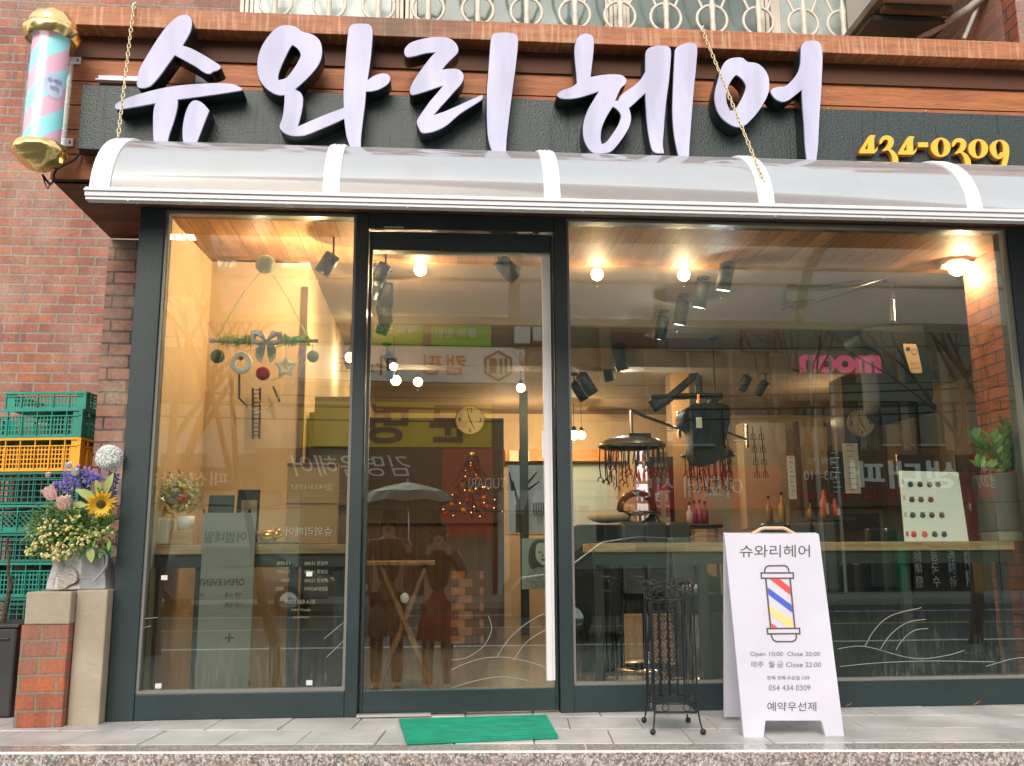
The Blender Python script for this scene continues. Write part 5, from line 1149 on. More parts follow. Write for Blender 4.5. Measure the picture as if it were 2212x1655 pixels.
for nm_, colr in (('light_blocks', (.35,.16,.07)), ('dark_blocks', (.12,.05,.025))):
    m = MB(); 
    for j in range(9):
        z = .04+j*.058; k = 0; x = bx0-(.05 if j%2 else 0)
        while x < bx1:
            wv = .105
            if ((j*3+k) % 2 == 0) == (nm_ == 'light_blocks'): m.box(max(x,bx0), min(x+wv-.003,bx1), 2.90, 2.9195, z, z+.055)
            x += wv; k += 1
    m.build(nm_, mat(nm_, colr, .5, noise=.2, nscale=20), rc)
ct = thing('christmas_tree', 'small decorated christmas tree on the reception counter', 'christmas tree', P(1020,1120,3.1)); c0 = P(1020,1122,3.1); c0.z = zt2; ctop = P(1020,985,3.1); HH = ctop.z-zt2
m = MB(); mb_ = MB(); rr = random.Random(12)
for k in range(1500):
    t_ = rr.random()**.8; r = (1-t_)*.26*rr.uniform(.3,1)+.01; a = rr.uniform(0,6.283); p = Vector((c0.x+r*math.cos(a), 3.1+r*.7*math.sin(a), zt2+.05+t_*(HH-.05))); leaf(m, p, Vector((math.cos(a), math.sin(a), -.2+rr.uniform(-.3,.5))), zz, .045, .012, 2, .2)
m.build('needles', mat('tree_needles', (.03,.11,.06), .7), ct); m = MB(); m.tube([c0+zz*.001, ctop], .01, 6, r2=.003); m.build('trunk', M_dw, ct)
cols = [('red_bauble', (.55,.02,.02)), ('gold_bauble', (.75,.42,.08)), ('blue_bauble', (.04,.12,.22))]
for ci, (nm_, cc) in enumerate(cols):
    mt_ = mat(nm_, cc, .2, metal=.6)
    for k in range(7 if ci < 2 else 3):
        t_ = (k+.4*ci+.2)/8; r = (1-t_)*.22; a = R(200+(k*97+ci*50)%140); m = MB(); m.ball(Vector((c0.x+r*math.cos(a), 3.1+r*.75*math.sin(a), zt2+.04+t_*(HH-.1))), .021, 10); m.build('bauble', mt_, ct)
m = MB()
for k in range(24):
    t_ = rr.random(); r = (1-t_)*.26; a = R(rr.uniform(180,360)); m.ball(Vector((c0.x+r*math.cos(a), 3.1+r*.8*math.sin(a), zt2+.02+t_*(HH-.05))), .0045, 6, seg=4)
m.build('fairy_lights', mat('fairy_glow', (1,.6,.3), .4, emis=(1,.6,.25), estr=1.6), ct); m = MB(); m.ball(ctop+zz*.015, .018, 10); m.build('star', M_gold, ct)
# folding table with crossed legs
tb = thing('folding_table', 'folding wooden table with crossed legs just inside the door', 'table', P(860,1300,.7)); Mlw = wood('light_wood', (.26,.12,.045), (.38,.20,.08), 'z', knots=False)
m = MB(); zt3 = P(850,1212,.6).z; a, b = P(788,1212,.6).x, P(940,1212,.6).x; m.box(a, b, .6, .95, zt3-.022, zt3); m.build('table_top', Mlw, tb, bevel=.003)
for k, (xa, xb) in enumerate(((822,935),(920,818))):
    for Yq in (.63,.90):
        m = MB(); q0, q1 = P(xa,1224,Yq+.012*k), P(xb,1412,Yq+.012*k); q0.z = zt3-.023; q1.z = .014; m.tube([q0, q1], .013, 6); m.build('leg', Mlw, tb)
m = MB(); m.ball(P(874,1292,.61), .022, 8, 1, .4, 1.2); m.build('tied_cloth', M_wp, tb)
# portrait poster
pb = thing('portrait_poster', 'grey toned poster of a long haired woman behind the door glass', 'poster', P(1168,1220,.35)); Yp = .35; a, b = P(1127,1163,Yp), P(1208,1272,Yp); m = MB(); m.box(a.x, b.x, Yp, Yp+.008, b.z, a.z); m.build('sheet', mat('poster_grey', (.30,.34,.34), .4, c2=(.22,.25,.25), nscale=9), pb)
def flat(pts, mt_, k, nm_): m = MB(); m.poly3([P(x, y, Yp-.0008*k) for x, y in smoothpoly(pts, 4)]); return m.build(nm_, mt_, pb)
flat([(1152,1170),(1170,1166),(1190,1172),(1203,1190),(1206,1225),(1200,1245),(1185,1235),(1165,1240),(1150,1232),(1142,1215),(1143,1190)], mat('poster_dark', (.05,.05,.05), .5), 1, 'printed_hair')
flat([(1160,1176),(1176,1173),(1187,1182),(1189,1198),(1184,1213),(1174,1221),(1163,1214),(1157,1200)], mat('poster_skin', (.48,.46,.44), .5), 2, 'printed_face')
flat([(1140,1240),(1160,1226),(1180,1226),(1205,1236),(1207,1268),(1135,1270)], mat('poster_cloth', (.13,.13,.13), .5, c2=(.32,.32,.32), nscale=60), 2, 'printed_jacket')
dk = mat('poster_line', (.05,.05,.05), .5)
for pts in ([(1162,1193),(1166,1191),(1170,1193),(1166,1195)],[(1177,1191),(1181,1189),(1185,1191),(1181,1193)],[(1168,1209),(1174,1207),(1180,1209),(1174,1212)],[(1172,1194),(1174,1203),(1171,1203)]): flat(pts, dk, 3, 'printed_features')
# ---------------- right hand window
# chart
YH = .30
hc = thing('hair_colour_chart', 'open white hair colour chart with rows of hair swatches and a dark red spine', 'colour chart', P(2020,1160,YH))
A, B, C_, D2 = P(1943,1017,YH+.04), P(2070,1020,YH+.05), P(2092,1163,YH-.03), P(1955,1162,YH-.04)
for q in (C_, D2): q.z = ZK+.002
nrm = (B-A).cross(D2-A).normalized(); nrm = nrm if nrm.y < 0 else -nrm
m = MB(); m.hexa([D2, C_, C_-nrm*.008, D2-nrm*.008], [A, B, B-nrm*.008, A-nrm*.008]); m.build('white_page', mat('chart_white', (.88,.91,.93), .4), hc)
E_, F_ = P(2110,1022,YH+.12), P(2118,1160,YH+.06); F_.z = ZK+.002; m = MB(); m.hexa([C_, F_, F_-nrm*.01, C_-nrm*.01], [B, E_, E_-nrm*.01, B-nrm*.01]); sp_ = m.build('red_spine', mat('wine_red', (.14,.008,.018), .35), hc)
E2, F2 = P(2152,1020,YH+.10), P(2160,1160,YH+.04); F2.z = ZK+.002; m = MB(); m.hexa([F_, F2, F2-nrm*.01, F_-nrm*.01], [E_, E2, E2-nrm*.01, E_-nrm*.01]); m.build('glossy_cover', mat('black_gloss', (.03,.012,.014), .12), hc)
def onc(u, v, off=.004): return A.lerp(B, u).lerp(D2.lerp(C_, u), v) + nrm*off
rows = [(.20, [(.04,.06,.05),(.06,.035,.03),(.05,.035,.035),(.22,.17,.10)], (.16,.32,.48,.62)), (.42, [(.05,.045,.045),(.12,.05,.03),(.25,.07,.04)], (.16,.31,.47)), (.64, [(.03,.06,.14),(.07,.10,.06),(.10,.06,.06),(.22,.08,.06)], (.15,.31,.46,.62)), (.91, [(.65,.03,.03),(.80,.12,.04),(.04,.12,.03),(.02,.06,.22)], (.14,.31,.47,.62))]
for v, cs, us in rows:
    for c_q, u in zip(cs, us):
        m = MB(); q = onc(u, v); ux = (B-A).normalized(); vx = (A-D2).normalized(); Mx = Matrix((ux, vx, nrm)).transposed().to_4x4()
        m.ball(q, .0145, 12, 1.05, .9, .4, Mx); m.ball(q+vx*.009, .010, 10, 1, .75, .45, Mx)
        for s in (-1, 1): leaf(m, q+vx*.008+ux*s*.004, vx+ux*s*.7, nrm, .013, .007, 3, 0)
        m.build('hair_swatch', mat('swatch', c_q, .35, sheen=.3, bump=.6, bscale=300), hc)
for v in (.13,.36,.60,.87):
    m = MB(); q = onc(.035, v+.03, .003); ux = (B-A).normalized(); vx = (A-D2).normalized(); m.poly3([q-ux*.006-vx*.012, q+ux*.006-vx*.012, q+ux*.006+vx*.012, q-ux*.006+vx*.012]); m.build('row_mark', mat('row_mark', random.Random(int(v*100)).choice([(.25,.2,.5),(.5,.05,.08),(.7,.4,.5),(.1,.1,.1)]), .5), hc)
text('cover_lettering', 'Majirel', M_wp, Matrix.Translation(C_.lerp(B,.45).lerp(F_.lerp(E_,.45),.35)+nrm*.006) @ Matrix.Rotation(R(90),4,'X') @ Matrix.Rotation(R(82),4,'Z'), sp_, W=.055, H=.018, extr=.0003)
# plant
pp_ = thing('planter', 'grey square planter at the right end of the window counter', 'planter', P(2185,1160,.3)); a, b = P(2141,1022,.20), P(2222,1163,.20); m = MB(); m.hexa([(a.x+.018,.21,ZK+.05),(b.x,.21,ZK+.05),(b.x,.38,ZK+.05),(a.x+.018,.38,ZK+.05)], [(a.x,.20,a.z),(b.x+.01,.20,a.z),(b.x+.01,.39,a.z),(a.x,.39,a.z)]); m.build('planter_body', mat('grey_stone', (.15,.16,.15), .7, noise=.1), pp_, bevel=.004); m = MB(); m.box(a.x+.015, b.x, .205, .385, ZK+.001, ZK+.047); m.build('saucer', mat('grey_stone_light', (.40,.38,.34), .7), pp_, bevel=.004)
gp = thing('green_plant', 'glossy green leafy plant growing in the grey planter', 'plant', P(2170,1020,.35)); m = MB(); ms = MB(); rr = random.Random(17)
M_gl = mat('glossy_leaf', (.08,.26,.05), .35, c2=(.20,.42,.10), nscale=20)
for (x, y) in ((2095,935),(2110,960),(2125,990),(2140,945),(2165,912),(2170,935),(2185,960),(2200,930),(2205,985),(2150,1000),(2105,1005),(2190,1010)):
    b_ = P(2175,1022,.28); tp = P(x, y, .24+rr.uniform(-.06,.08)); ms.tube([b_, b_.lerp(tp,.5)+zz*.02, tp], .003, 5)
    for k in range(20):
        t_ = .2+.82*k/20; p = b_.lerp(tp, t_); d = (tp-b_).normalized()*.5+Vector((rr.choice((-1,1))*rr.uniform(.5,1), rr.uniform(-.8,.3), rr.uniform(.2,.8))); leaf(m, p, d, Vector((0,-1,.6)), rr.uniform(.045,.068), rr.uniform(.022,.032), 4, .15)
m.build('leaves', M_gl, gp); ms.build('stems', M_stem, gp)
M_sheen = mat('sheen_vinyl', (.045,.055,.055), .22, spec=.8, noise=.1)  # black vinyl lightened: the sheen of outdoor light is put into the colour
# black furniture seen above and below the counter
def chairback(x0, x1, y0, Y, lab, rz=0, n=3):
    a, b = P(x0, y0, Y), P(x1, y0, Y); t = thing('salon_chair', lab, 'chair', ((a.x+b.x)/2, Y, 0), 'black salon chairs')
    m = MB(); w_ = (b.x-a.x)/n
    for k in range(n): m.box(a.x+w_*k+.004, a.x+w_*(k+1)-.004, Y-.03, Y+.05, .45, a.z)
    m.build('backrest', M_sheen, t, bevel=.018); m = MB(); m.box(a.x, b.x, Y+.055, Y+.62, .34, .48); m.build('seat', M_blk, t, bevel=.02)
    for x in (a.x-.075, b.x+.005): m = MB(); m.box(x, x+.07, Y-.03, Y+.6, .24, .62); m.build('armrest', M_blk, t, bevel=.02)
    m = MB(); m.tube([((a.x+b.x)/2, Y+.3, .33), ((a.x+b.x)/2, Y+.3, .05)], .03, 10); m.lathe([(.001,.0),(.28,.0),(.28,.02),(.04,.05),(.001,.05)], ((a.x+b.x)/2, Y+.3, .013), 24); m.build('pedestal', M_chrome, t); return t
chairback(1340, 1492, 1128, 1.15, 'black salon chair with a three panel back left of the sandwich board'); chairback(1645, 1808, 1128, 1.25, 'black salon chair with a three panel back right of the sandwich board handle'); chairback(1870, 1938, 1140, 1.9, 'black salon chair further back beside the colour chart', n=2)
t = thing('sofa', 'low black leather bench seat below the right window counter', 'bench', P(1900,1300,.9)); a, b = P(1800,1285,.75).x, P(2200,1285,.75).x; zt4 = P(1900,1288,.75).z; m = MB(); m.box(a, b, .75, 1.1, .16, zt4); m.build('cushion', M_blk, t, bevel=.03); m = MB(); m.box(a+.05, b-.05, .78, 1.05, .013, .158); m.build('bench_base', M_bmetal, t)
t = thing('ottoman', 'black leather stool seat between the umbrella stand and the sandwich board', 'stool', P(1500,1300,.7)); a, b = P(1475,1300,.62).x, P(1570,1300,.62).x; zt4 = P(1520,1282,.62).z; m = MB(); m.box(a, b, .62, 1.0, zt4-.11, zt4); m.build('stool_seat', M_blk, t, bevel=.03); m = MB(); m.tube([((a+b)/2,.8,zt4-.11),((a+b)/2,.8,.03)], .025, 10); m.lathe([(.001,0),(.18,0),(.17,.02),(.001,.03)], ((a+b)/2,.8,.013), 20); m.build('stool_stem', M_chrome, t); m = MB(); m.ball(((a+b)/2-.03,.75,zt4+.018), .05, 12, 1.4, 1, .5); m.build('folded_towel', M_wp, t)
t = thing('black_cabinet', 'dark cabinet with two round studs below the right counter', 'cabinet', P(1535,1230,.7)); a, b = P(1500,1210,.66), P(1568,1330,.66); m = MB(); m.box(a.x, b.x+.1, 1.15-.1, 1.14, .013, .55); m.build('cabinet_body', M_bmetal, t, bevel=.005)
for x, y in ((1522,1214),(1533,1245)): m = MB(); c = P(x, y, 1.045); m.lathe([(.001,-.012),(.016,-.01),(.02,0)], c, 14, Matrix.Rotation(R(-90),4,'X').inverted()); m.build('stud', M_chrome, t)
# side table / magazine rack under the glass
# perm machine with clips
def perm(cx, cy, Y, rx, lab, cool=False):
    c = P(cx, cy, Y); t = thing('perm_machine', lab, 'perm machine', c); m = MB()
    prof = [(rx, 0), (rx*.98,.018), (rx*.75,.05), (rx*.3,.075), (.02,.08)]; m.lathe(prof, c, 28); m.lathe([(rx,0),(rx*.96,-.008),(rx*.9,0)], c, 28); m.build('ring_hood', mat('bronze_hood', (.30,.24,.15), .3, metal=.6), t)
    m = MB(); rr = random.Random(int(cx))
    for k in range(30):
        a = 2*math.pi*k/30; r = rx*rr.uniform(.5,.96); p = c+Vector((r*math.cos(a), r*math.sin(a), -.01)); L_ = rr.uniform(.10,.26); m.tube([p, p+Vector((rr.uniform(-.01,.01),0,-L_*.6)), p+Vector((rr.uniform(-.02,.02),0,-L_))], .0045, 5); q = p+Vector((0,0,-L_)); m.tube([q+Vector((.018*math.cos(R(u)),0,-.018+.018*math.sin(R(u)))) for u in range(-60,240,30)], .004, 5)
    m.build('hanging_clips', M_bmetal, t)
    m = MB(); m.tube([c+zz*.08, c+zz*.26], .014, 8); m.tube([c+zz*.26, c+zz*.25+Vector((.12,.1,-.02)), c+Vector((.42,.3,.17))], .012, 8); m.tube([c+Vector((.42,.3,.30)), c+Vector((.42,.3,.10))], .018, 8); m.tube([c+Vector((.42,.3,.17)), Vector((c.x+.42, c.y+.6, c.z+.2))], .014, 8); m.build('swing_arm', M_chrome, t)
    m = MB(); m.box(c.x-.05, c.x+.10, c.y-rx*.7, c.y-rx*.7+.03, c.z+.02, c.z+.075); m.build('control_box', M_bmetal, t); return t
perm(1365, 965, 2.3, .24, 'digital perm machine with dangling clips left in the right window'); perm(1530, 985, 3.1, .22, 'second digital perm machine further back near the middle of the right window')
t = thing('hood_dryer', 'clear dome hood dryer in front of the lit shelf', 'hair dryer', P(1376,1080,2.6)); c = P(1376,1100,2.6); m = MB(); m.ball(c, .15, 20, 1, 1, .95, seg=10); m.v = [v for v in m.v]; m.build('dome', glass('clear_dome', .12, tint=(.9,.85,.85)), t); m = MB(); m.tube([c+Vector((.165*math.cos(2*math.pi*k/20), .165*math.sin(2*math.pi*k/20), -.03)) for k in range(20)], .012, 6, closed=True); m.tube([c+Vector((.15,.1,-.03)), c+Vector((.3,.25,-.2)), (c.x+.3, c.y+.25, .03)], .014, 8); m.build('rim_and_stand', M_chrome, t)
M_head = mat('matt_black', (.006,.008,.008), .5, spec=.12)
t = thing('arm_dryer', 'black hanging hair processor with a beige button panel on a wall arm', 'hair dryer', P(1930,800,1.0)); YA = 1.0
m = MB(); m.tube([P(1692,625,YA), P(1692,668,YA)], .020, 8); m.tube([P(1694,655,YA), P(1720,660,YA), P(1760,650,YA), P(1830,630,YA), P(1905,607,YA)], [.024,.026,.014,.010,.010], 8); m.tube([P(1700,622,YA+.02), P(1780,622,YA+.02), P(1850,612,YA+.02), P(1912,596,YA+.02)], .018, 8); m.ball(P(1914,604,YA), .024, 12); m.tube([P(1928,612,YA), P(1930,645,YA), P(1931,700,YA)], [.016,.018,.018], 10); m.build('swing_arm', M_bmetal, t)
m = MB(); m.tube([P(1928,650,YA), P(1930,694,YA)], [.024,.020], 12); m.tube([P(1926,620,YA-.02),P(1927,648,YA-.02)], .006, 6); m.tube([P(1762,648,YA-.016), P(1904,604,YA-.014)], .0045, 6); m.build('chrome_collar', M_chrome, t)
hp_ = smoothpoly([(1852,728),(1862,715),(1905,712),(1975,708),(1985,715),(1990,760),(1996,800),(2004,850),(2002,872),(2012,880),(2005,890),(1985,887),(1955,902),(1925,905),(1905,895),(1897,870),(1893,820),(1888,780),(1882,760),(1865,750)], 4)
loops = [[(P(x, y, YA).x, P(x, y, YA).z) for x, y in hp_]]
outline('dryer_head', loops, .20, M_head, t, Matrix.Translation((0,YA+.06,0)) @ Matrix.Rotation(R(90),4,'X'), bev=.012)
pnl = smoothpoly([(1950,748),(1958,744),(1972,744),(1979,750),(1990,800),(1986,806),(1972,806),(1965,800)], 3); outline('control_panel', [[(P(x, y, YA-.09).x, P(x, y, YA-.09).z) for x, y in pnl]], .006, mat('beige_panel', (.55,.38,.24), .4), t, Matrix.Translation((0,YA-.095,0)) @ Matrix.Rotation(R(90),4,'X'))
for i, (x, y) in enumerate(((1968,786),(1974,785),(1981,784),(1970,796),(1977,795),(1984,795))): m = MB(); m.ball(P(x, y, YA-.1), .004, 8, 1, .4, 1); m.build('button', mat('button_brown', (.12,.04,.02), .4), t)
m = MB(); m.tube([P(1975,760,YA-.1)+Vector((.016*math.cos(R(a)),0,.016*math.sin(R(a)))) for a in range(0,360,30)], .0015, 4, closed=True); m.box(P(1958,752,YA-.1).x, P(1966,752,YA-.1).x, YA-.1015, YA-.0985, P(1960,758,YA-.1).z, P(1960,750,YA-.1).z); m.build('dial_mark', mat('dial_brown', (.06,.03,.02), .4), t)
t = thing('arm_dryer', 'dark hair processor on a boom arm in the middle of the right window', 'hair dryer', P(1500,860,2.0)); YA = 2.0
m = MB(); m.tube([P(1408,865,YA), P(1415,880,YA), P(1440,865,YA), P(1500,812,YA), P(1508,812,YA)], [.03,.035,.03,.024,.024], 8); m.tube([P(1508,812,YA), P(1510,850,YA)], .028, 8); m.tube([P(1405,860,YA+.03), P(1500,855,YA+.03), P(1560,856,YA+.03)], .022, 8); m.build('boom_arm', M_bmetal, t); m = MB(); m.tube([P(1508,852,YA-.01), P(1510,882,YA-.01)], .014, 8); m.build('copper_stem', mat('copper', (.6,.25,.12), .25, metal=1), t)
hp_ = smoothpoly([(1478,893),(1500,878),(1560,878),(1570,900),(1565,930),(1548,990),(1520,1000),(1500,985),(1495,930),(1478,915)], 4); outline('dryer_head', [[(P(x, y, YA).x, P(x, y, YA).z) for x, y in hp_]], .20, M_head, t, Matrix.Translation((0,YA+.06,0)) @ Matrix.Rotation(R(90),4,'X'), bev=.012); m = MB(); a, b = P(1503,902,YA-.09), P(1516,925,YA-.09); m.box(a.x, b.x, YA-.10, YA-.093, b.z, a.z); m.build('label_plate', M_wp, t)
t = thing('hanging_tools', 'string of small metal hair clips hanging near the centre right', 'hair clips', P(1640,1000,2.4)); m = MB()
for x0_ in (1627,1645,1570,1556):
    for k in range(4):
        c = P(x0_+k*3, 950+k*27, 2.4); m.tube([c+zz*.09, c], .004, 5); m.tube([c+Vector((-.02,0,0)), c+Vector((.02,0,0)), c+Vector((.012,0,.04)), c+Vector((-.012,0,.04))], .0035, 5, closed=True)
m.build('clips', M_bmetal, t)
# rear window daylight surroundings
out = thing('yard_wall', 'bright white corrugated wall with a barred window beyond the rear window', 'wall', (0,9.2,0)); m = MB(); m.box(-2, 6, 9.2, 9.3, -.5, 3.5)
for k in range(60): m.box(-2+k*.13, -1.95+k*.13, 9.185, 9.1995, -.5, 3.5)
m.build('wall_sheet', mat('white_sheet', (.80,.84,.80), .6), out); a, b = P(1150,1086,9.18), P(1192,1110,9.18); m = MB(); m.box(a.x, b.x, 9.16, 9.184, b.z, a.z); m.build('window_pane', mat('far_glass', (.12,.14,.14), .3), out); m = MB()
for k in range(9): x = a.x+(b.x-a.x)*k/8; m.box(x-.006, x+.006, 9.14, 9.155, b.z, a.z)
m.build('window_bars', M_wf, out)
m = MB(); rt_ = thing('yard_tree', 'bare young tree in the yard beyond the rear window', 'tree', P(1120,1150,8.2)); m.tube([P(1122,1200,8.2), P(1120,1090,8.2)], .05, 8, r2=.04)
for a, b in (((1120,1090),(1108,1040)),((1120,1090),(1140,1030)),((1108,1060),(1100,1020)),((1130,1055),(1160,1020)),((1125,1070),(1165,1040))): m.tube([P(*a,8.2), P(*b,8.2)], .025, 6, r2=.008)
m.build('trunk', M_dw, rt_)
for nm_, x0_, x1_, lab in (('a', vx0, vx1, 'clear rear window behind the glass door'), ('b', wx0, wx1, 'rear window with a pale pulled down blind')):
    t = thing('rear_window', lab, 'window', (x0_, YB, 1)); m = MB(); m.box(x0_, x1_, YB-.01, YB+.03, wz0-.02, wz0); m.box(x0_, x1_, YB-.01, YB+.03, wz1, wz1+.02); m.box(x0_-.03, x0_, YB-.01, YB+.03, wz0-.02, wz1+.02); m.box(x1_, x1_+.03, YB-.01, YB+.03, wz0-.02, wz1+.02); m.build('frame', wood('sash_wood', (.40,.24,.10), (.5,.32,.15), 'z', knots=False), t)
    if nm_ == 'b':
        m = MB()
        for k in range(4): h = (wz1-wz0)/4; m.box(x0_, x1_, YB+.0, YB+.006, wz0+h*k+.004, wz0+h*(k+1)-.002)
        mb2 = mat('blind', (.75,.82,.76), .8, trans=0); N, L, b_ = nodes(mb2); o2 = [n for n in N if n.type == 'OUTPUT_MATERIAL'][0]; tl = N.new('ShaderNodeBsdfTranslucent'); tl.inputs[0].default_value = (.9,.95,.9,1); mx = N.new('ShaderNodeMixShader'); mx.inputs[0].default_value = .6; L.new(b_.outputs[0], mx.inputs[1]); L.new(tl.outputs[0], mx.inputs[2]); L.new(mx.outputs[0], o2.inputs[0]); m.build('blind', mb2, t)
# back wall cabinets, mirrors, shelves
t = thing('wall_cabinet', 'orange wood panelled cabinet strip above the rear windows', 'cabinet', P(1300,985,6.2)); a, b = P(1090,972,6.3), P(1420,998,6.3); m = MB(); m.box(a.x, b.x, 6.2, 6.395, b.z, a.z); m.build('cabinet_front', wood('orange_ply', (.42,.17,.05), (.60,.28,.10), 'x', plank=(0,.3), knots=False), t)
for x in (1112,1132,1350): m = MB(); c = P(x, 985, 6.19); m.box(c.x-.06, c.x+.06, 6.18, 6.198, c.z-.06, c.z+.06); m.build('small_picture', mat('picture_cream', (.62,.50,.36), .5), t)
t = thing('lit_shelf', 'white backlit product shelf behind the hood dryer', 'shelf', P(1385,1040,4.6)); a, b = P(1368,960,4.6), P(1405,1130,4.6); m = MB(); m.box(a.x, b.x, 4.68, 4.7, b.z, a.z); m.build('lit_back', mat('shelf_glow', (.9,.85,.9), .5, emis=(.85,.78,.85), estr=.7), t); m = MB()
for k in range(5): z = b.z+(a.z-b.z)*k/4; m.box(a.x, b.x, 4.5, 4.679, z, z+.018)
m.box(a.x-.02, a.x-.001, 4.5, 4.7, b.z, a.z+.018); m.box(b.x+.001, b.x+.02, 4.5, 4.7, b.z, a.z+.018); m.build('shelf_boards', M_warm, t)
rr = random.Random(31)
for k in range(4):
    for q in range(3):
        z = b.z+(a.z-b.z)*k/4+.019; x = a.x+.04+q*.05; bt_ = thing('product_bottle', 'small product bottle on the backlit shelf', 'bottle', (x,4.58,z), 'bottles on the backlit shelf'); m = MB(); m.lathe([(.001,0),(.016,0),(.016,.07),(.006,.09),(.006,.11),(.001,.11)], (x,4.58,z), 10); m.build('bottle_body', mat('bottle_mix', rr.choice([(.6,.1,.1),(.7,.65,.6),(.25,.1,.2)]), .3), bt_)
t = thing('mirror_column', 'tall styling mirror between the two perm machines', 'mirror', P(1435,1080,3.2)); a, b = P(1412,1000,3.2), P(1448,1130,3.2); m = MB(); m.box(a.x-.04, b.x+.04, 3.2, 3.25, .3, a.z+.05); m.build('mirror_frame', M_dw, t); m = MB(); m.box(a.x, b.x, 3.19, 3.198, .34, a.z); m.build('mirror_glass', mat('mirror_glass', (.8,.8,.8), .02, metal=1), t)
t = thing('wall_column', 'warm wood column behind the hanging clips', 'column', P(1510,1050,3.9)); a, b = P(1455,1000,3.9).x, P(1495,1000,3.9).x; m = MB(); m.box(a, b, 3.9, 4.1, .012, ZC); m.build('column_body', mat('column_wood', (.30,.17,.07), .6), t)
t = thing('wall_column', 'wide cream wall section right of the middle of the salon', 'column', P(1690,1050,3.3)); a, b = P(1608,1000,4.2).x, P(1700,1000,4.2).x; m = MB(); m.box(a, b, 4.2, 4.4, .9, ZC-.4); m.build('column_body', M_warm, t)
t = thing('roll_curtain', 'pink and mint patterned curtain behind the perm machines', 'curtain', P(1560,1060,4.6)); a, b = P(1518,990,4.6), P(1580,1140,4.6); m = MB(); m.box(a.x, b.x, 4.6, 4.62, b.z-.2, a.z); m.build('curtain_cloth', mat('curtain_mix', (.45,.62,.55), .8, c2=(.75,.25,.20), nscale=3), t)
t = thing('open_shelf', 'dark wall shelf holding two orange bottles', 'shelf', P(1800,1120,1.7)); a, b = P(1745,1118,1.7), P(1835,1118,1.7); m = MB(); m.box(a.x, b.x, 1.6, 1.85, a.z-.02, a.z); m.build('shelf_board', M_dw, t)
M_ob = mat('orange_bottle', (.72,.12,.04), .3)
for x, y, lab in ((1783,1058,'taller orange bottle on the dark shelf'), (1806,1077,'shorter orange bottle on the dark shelf')):
    c = P(x, 1117, 1.7); h = P(x, y, 1.7).z-a.z; c.z = a.z+.001; t = thing('orange_bottle', lab, 'bottle', c); m = MB(); m.lathe([(.001,0),(.028,0),(.029,h*.55),(.012,h*.75),(.012,h*.97),(.001,h)], c, 16); o = m.build('bottle_body', M_ob, t); m = MB(); m.box(c.x-.003, c.x+.016, c.y-.031, c.y-.0285, c.z+h*.1, c.z+h*.5); m.build('paper_label', M_wp, t)
for x0_, y0_, x1_, y1_, Y, lab, mt_ in ((1700,985,1722,1078,1.5,'narrow white price sheet hanging left of the dark menu','w'),(1786,975,1826,1070,1.6,'dark menu poster with small white lines','d'),(1820,958,1860,1066,1.55,'long white price sheet right of the dark menu','w')):
    a, b = P(x0_, y0_, Y), P(x1_, y1_, Y); t = thing('price_sheet', lab, 'poster', a); m = MB(); m.box(a.x, b.x, Y, Y+.004, b.z, a.z); m.build('sheet', M_paper if mt_ == 'w' else mat('menu_dark', (.02,.025,.025), .4), t); m = MB(); n = 9
    for k in range(n): z = b.z+(a.z-b.z)*(k+.6)/n; m.box(a.x+(b.x-a.x)*.25, a.x+(b.x-a.x)*(.55+.25*((k*5)%3)/2), Y-.002, Y-.0005, z, z+.004)
    m.build('printed_lines', M_grey if mt_ == 'w' else M_wp, t)
t = thing('styling_station', 'long dark wood styling station along the right wall of the salon', 'furniture', P(1900,1100,2.4)); a, b = P(1740,1000,2.6).x, P(2080,1000,2.6).x; m = MB(); m.box(a, b, 2.6, 2.66, .012, 1.25); m.build('station_panel', wood('station_wood', (.07,.04,.018), (.12,.07,.033), 'z', knots=False), t); m = MB(); m.box(a, b, 2.3, 2.599, .70, .74); m.build('station_top', M_dw, t)
for k in range(3):
    x = a+.25+k*.45; m = MB(); m.box(x, x+.3, 2.58, 2.597, .85, 1.40); m.build('station_mirror', mat('mirror2', (.7,.7,.7), .03, metal=1), t)
t = thing('display_counter', 'dark reception desk side below the window counter by the door', 'desk', P(1300,1230,.9)); a, b = P(1250,1200,1.3).x, P(1345,1200,1.3).x; m = MB(); m.box(a, b, 1.3, 1.9, .012, P(1300,1133,1.3).z); m.build('desk_body', M_bmetal, t, bevel=.01)
t = thing('handbag', 'beige handbag with dark trim lying on the desk by the rear window', 'bag', P(1320,1115,1.6)); c = P(1313,1116,1.5); m = MB(); m.ball(c, .075, 16, 1.7, .8, .55); m.build('bag_body', mat('beige_leather', (.55,.44,.32), .5), t); m = MB(); m.tube([c+Vector((.08+.05*math.cos(R(u)),-.03,.03*math.sin(R(u)))) for u in range(-90,200,30)], .005, 6); m.build('strap', M_bmetal, t)
t = thing('box', 'small white carton standing left of the handbag', 'box', P(1265,1110,1.6)); a, b = P(1255,1092,1.5), P(1273,1133,1.5); m = MB(); m.box(a.x, b.x, 1.5, 1.56, b.z, a.z); m.build('carton', M_paper, t)
